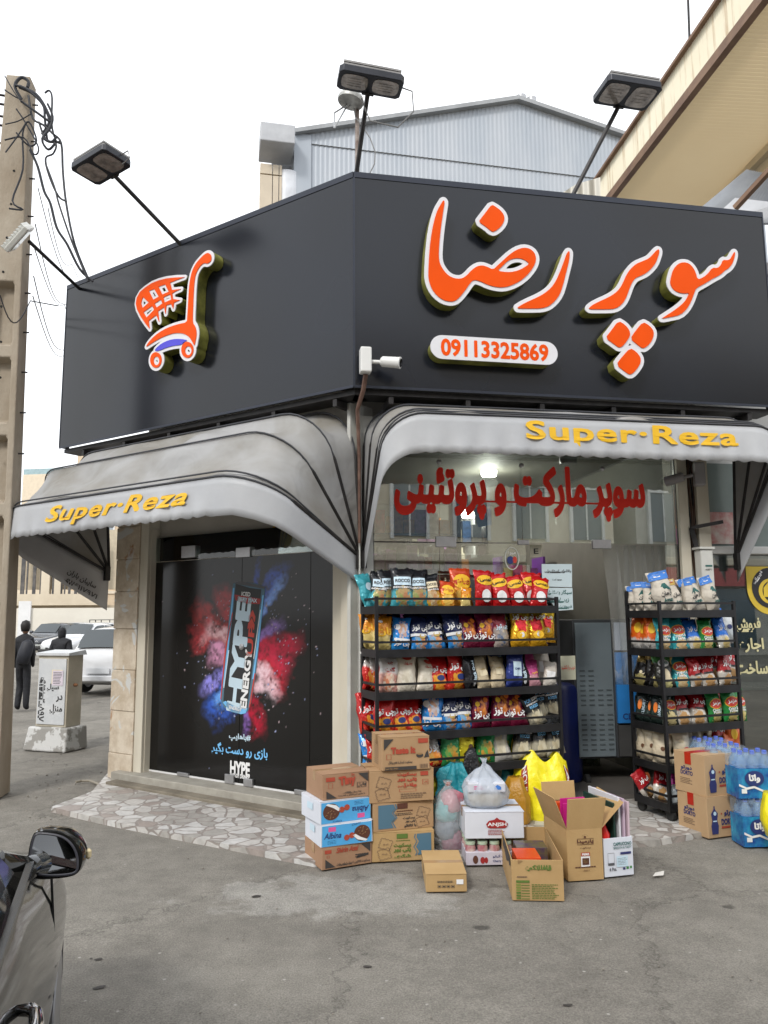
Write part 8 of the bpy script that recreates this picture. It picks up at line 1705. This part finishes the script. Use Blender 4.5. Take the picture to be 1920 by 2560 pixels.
m = MB(); m.grid(lambda u, v: ybag(u, v, -1), 26, 22); m.grid(lambda u, v: ybag(u, v, 1), 26, 22); yb_ = m.build('bag_film', yelm, t, smooth=2)
for u0, u1, tx in ((.10, .20, 'NOURA PL'), (.88, .97, 'AST')):
    m = MB(); m.grid(lambda u, v: (lambda p: (p[0], p[1]-.004, p[2]))(ybag(lin(u0, u1, u), lin(.18, .86, v), -1)), 5, 16); bnd = m.build('red_band', redp2, yb_, smooth=2)
    vs, fs = text2d(tx, w=.40, h=.030, bold=.02); mb = MB(); mb.add([(lambda p: (p[0], p[1]-.009, p[2]))(ybag(lin(u0, u1, .5)+y/.46, .52-x/.555, -1)) for x, y in vs], fs); mb.build('lettering', inks['white'], bnd)
# ---------------------------------------------------------------- dishwashing cartons and water at the right
z1 = Fr(gp(1771, 2098).xy, math.atan2(*(gp(1847, 2088)-gp(1771, 2098)).yx)).pl(1771, 1994)[1]
for i, (lab, bl, br, z, tl) in enumerate((('lower tan carton with navy bottle print, under its twin beside the water', (1771, 2098), (1847, 2088), 0, 1994), ('upper tan carton with red tape, on its twin beside the water', (1766, 1994), (1841, 1984), z1, 1890))):
    c = Crt(lab, bl, br, z, tl, .30, mat('tan cardboard', (.47, .31, .17), .75, col2=(.51, .34, .19), scale=5), group='dishwashing liquid cartons', seam=False)
    bt = [(.13, .1), (.33, .1), (.35, .3), (.31, .42), (.34, .6), (.27, .68), (.25, .72), (.25, .78), (.21, .78), (.21, .72), (.19, .68), (.12, .6), (.15, .42), (.11, .3)]; c.P(bt, 'cnavy'); c.R(.16, .30, .36, .42, 'pale') if 0 else None
    s3 = Prints(lambda u, v: (u*c.w, -.0065, v*c.h)); s3.rect(.17, .29, .40, .43, 'pale'); s3.poly(ell(.24, .60, .05, .05, 10), 'pale'); s3.build(c.t)
    c.T('دورتو', .72, .58, .36, .15, 'cnavy', bold=.06); c.T('DORTO', .67, .38, .46, .15, 'cnavy', bold=.05); c.R(.44, .80, .22, .27, 'card_red'); c.R(.84, .90, .19, .28, 'cnavy'); c.R(.44, .48, .56, .60, 'card_red')
    for a_ in range(9):
        for b_ in range(7):
            if a_+b_ > 7: c.R(.52+a_*.05, .52+a_*.05+.012, .70+b_*.042, .70+b_*.042+.009, 'cardln')
            if a_+b_ < 6: c.R(.06+a_*.05, .06+a_*.05+.012, .04+b_*.042, .04+b_*.042+.009, 'cardln')
    c.T('دورتو', .42, .62, .36, .11, 'cnavy', bold=.05, side=True); c.T('DORTO', .42, .50, .40, .11, 'cnavy', bold=.045, side=True); c.L(.2, .6, .22, .38, 4, 'cardln', side=True)
    m = MB(); m.box(-.006, -.0035, c.d*.42, c.d*.62, c.h*.72, c.h+.004).box(-.006, c.w+.004, c.d*.42, c.d*.62, c.h+.003, c.h+.0055); m.build('red_tape', mat('red tape', (.45, .015, .01), .3), c.t); c.done()
waterm = mat('water label blue', (.03, .28, .52), .25, col2=(.02, .06, .30), scale=3); capm = mat('blue cap', (.10, .17, .62), .35)
botm = plasticfilm('water bottle plastic', (.72, .84, .94), .30, (.45, .62, .80)); shrink = plasticfilm('shrink wrap', (.92, .96, 1), .12, (.7, .8, .9))
bproto = None
def water_pack(label, F, x, y, z, nx=3, ny=2):
    t = fthing('water_pack', label, 'water pack', F, x, y, z, 'shrink wrapped packs of water bottles'); p = .088
    for i in range(nx):
        for j in range(ny):
            cx_, cy_ = i*p+.045, j*p+.045
            b = MB().lathe([(.036, 0), (.041, .008), (.041, .20), (.038, .215), (.040, .235), (.022, .275), (.014, .285), (.014, .30)], 16, 0, Matrix.Translation((cx_, cy_, .001))).build('bottle', botm, t, smooth=True)
            MB().lathe([(.0165, .292), (.0165, .315), (.014, .318)], 12, 0, Matrix.Translation((cx_, cy_, .001))).build('cap', capm, b, smooth=True)
            MB().lathe([(.0425, .075), (.0425, .20)], 16, 0, Matrix.Translation((cx_, cy_, .001))).build('bottle_label', waterm, b, smooth=True)
    # printed sleeve low around the pack
    w, d = nx*p+.004, ny*p+.004; m = MB(); n = nx*8
    m.grid(lambda u, v: (u*w, .002-.005*abs(math.sin(u*nx*math.pi)), lin(.0, .20, v)), n, 3); sl = m.build('printed_sleeve', mat('sleeve navy', (.015, .06, .30), .25, col2=(.03, .33, .55), scale=5, lo=.4, hi=.6), t, smooth=2)
    for xa in (-.004, w+.002): MB().box(xa, xa+.002, .0, d, 0, .20).build('sleeve_side', mat('sleeve navy', (.015, .06, .30)), t)
    pr = Prints(lambda u, v: (u, -.008, v)); pr.poly(ell(w*.42, .135, w*.26, .052, 24), 'navy'); pr.rect(w*.06, w*.20, .035, .065, 'white'); pr.poly([(0, .10), (w*.2, .075), (w*.4, .085), (w*.7, .05), (w, .07), (w, .055), (w*.7, .035), (w*.4, .07), (w*.2, .06), (0, .085)], 'white'); pr.build(sl)
    pr = Prints(lambda u, v: (u, -.0095, v)); pr.text('واتا', w*.42, .135, 'white', w=w*.30, h=.06, bold=.05); pr.build(sl)
    m = MB(); m.box(-.006, w+.006, -.012, d+.006, .20, .31); m.build('shrink_wrap', shrink, t, bevel=.02)
    return t
WF = Fr(gp(1862, 2118).xy, rad(2))
water_pack('lower front pack of blue capped water bottles at the right edge', WF, 0, 0, 0); water_pack('upper front pack of blue capped water bottles at the right edge', WF, -.01, .01, .322)
water_pack('lower pack of water bottles behind the front stack', WF, -.03, .30, 0); water_pack('upper pack of water bottles behind the front stack', WF, -.06, .31, .322)
water_pack('farthest pack of water bottles beside the narrow rack', WF, -.02, .58, 0); water_pack('farthest upper pack of water bottles beside the narrow rack', WF, -.05, .58, .322)
water_pack('lower pack of water bottles cut by the right frame edge', WF, .30, .02, 0)
# yellow bag at the right edge
q = dp(1925, 1990, 5.35); t = thing('yellow_sack', 'yellow plastic bag hanging at the right frame edge in front of the water', 'bag', (q.x+.06, q.y, q.z-.16)); blob('bag_film', [(.03, -.16), (.09, -.10), (.125, .0), (.12, .08), (.09, .15), (.08, .17)], yelm, t, .03, 4)
q0 = (t.location.x, t.location.y)
# bits of litter on the ground
rs = random.Random(12)
lit = mat('paper scrap', (.6, .58, .54), .7)
p = gp(1632, 2192); s_ = MB().add([(0, 0, .004), (.07, .01, .006), (.09, .05, .02), (.03, .04, .012)], [(0, 1, 2, 3)]).build('paper_scrap', lit, solid=.001); s_.location = p; tag(s_, 'small torn white paper scrap on the asphalt right of the cartons', 'litter')
stone = mat('small stones', (.22, .2, .17), .9, var=.4)
m = MB()
for i in range(160):
    if i < 70: x, y = rs.uniform(60, 300), rs.uniform(1880, 2060)
    else: x, y = rs.uniform(150, 1900), rs.uniform(2120, 2550)
    p = gp(x, y, 0); r = rs.uniform(.003, .011)*(1.3 if i < 70 else .7); T = Matrix.Translation((p.x, p.y, r*.3)) @ Matrix.Rotation(rs.random()*6, 4, 'Z') @ Matrix.Diagonal((1, .7, .5, 1)); m.lathe([(.2*r, -r), (r, -.3*r), (.9*r, .4*r), (.2*r, r)], 6, 0, T)
tag(m.build('gravel', stone, smooth=2), 'scattered small stones and grit on the asphalt', 'gravel', kind='stuff')
# twigs/hose at the pillar foot
pts = [gp(x, y, .012) for x, y in ((190, 1955), (205, 1952), (225, 1952), (245, 1960), (255, 1972), (250, 1985))]; tag(MB().tube(pts, .012, 6).build('hose_end', mat('dusty hose', (.28, .25, .2), .7), smooth=True), 'short dusty hose lying at the foot of the stone pillar', 'hose')

# oil stains at the places the photo shows
for i, (px, py, a, b, an) in enumerate(((247, 2395, .020, .010, .3), (248, 2466, .030, .013, .5), (228, 2393, .008, .005, 0), (918, 2415, .02, .012, 0), (1420, 2512, .02, .01, .1), (1322, 2185, .03, .012, 0), (640, 2240, .03, .015, .4))):
    p = gp(px, py); n = 18; m = MB(); m.add([(p.x+(a*math.cos(t)*math.cos(an)-b*math.sin(t)*math.sin(an))*(1+.35*mnoise.noise((math.cos(t)*1.5, math.sin(t)*1.5, i*3.1))), p.y+(a*math.cos(t)*math.sin(an)+b*math.sin(t)*math.cos(an))*(1+.35*mnoise.noise((math.cos(t)*1.5, math.sin(t)*1.5, i*3.1))), gz(p.x, p.y)+.005) for t in [2*math.pi*k/n for k in range(n)]], [tuple(range(n))]); tag(m.build('oil_stain', mat('oil stained asphalt', (.045, .04, .036), .7, var=.3, scale=40)), kind='structure')
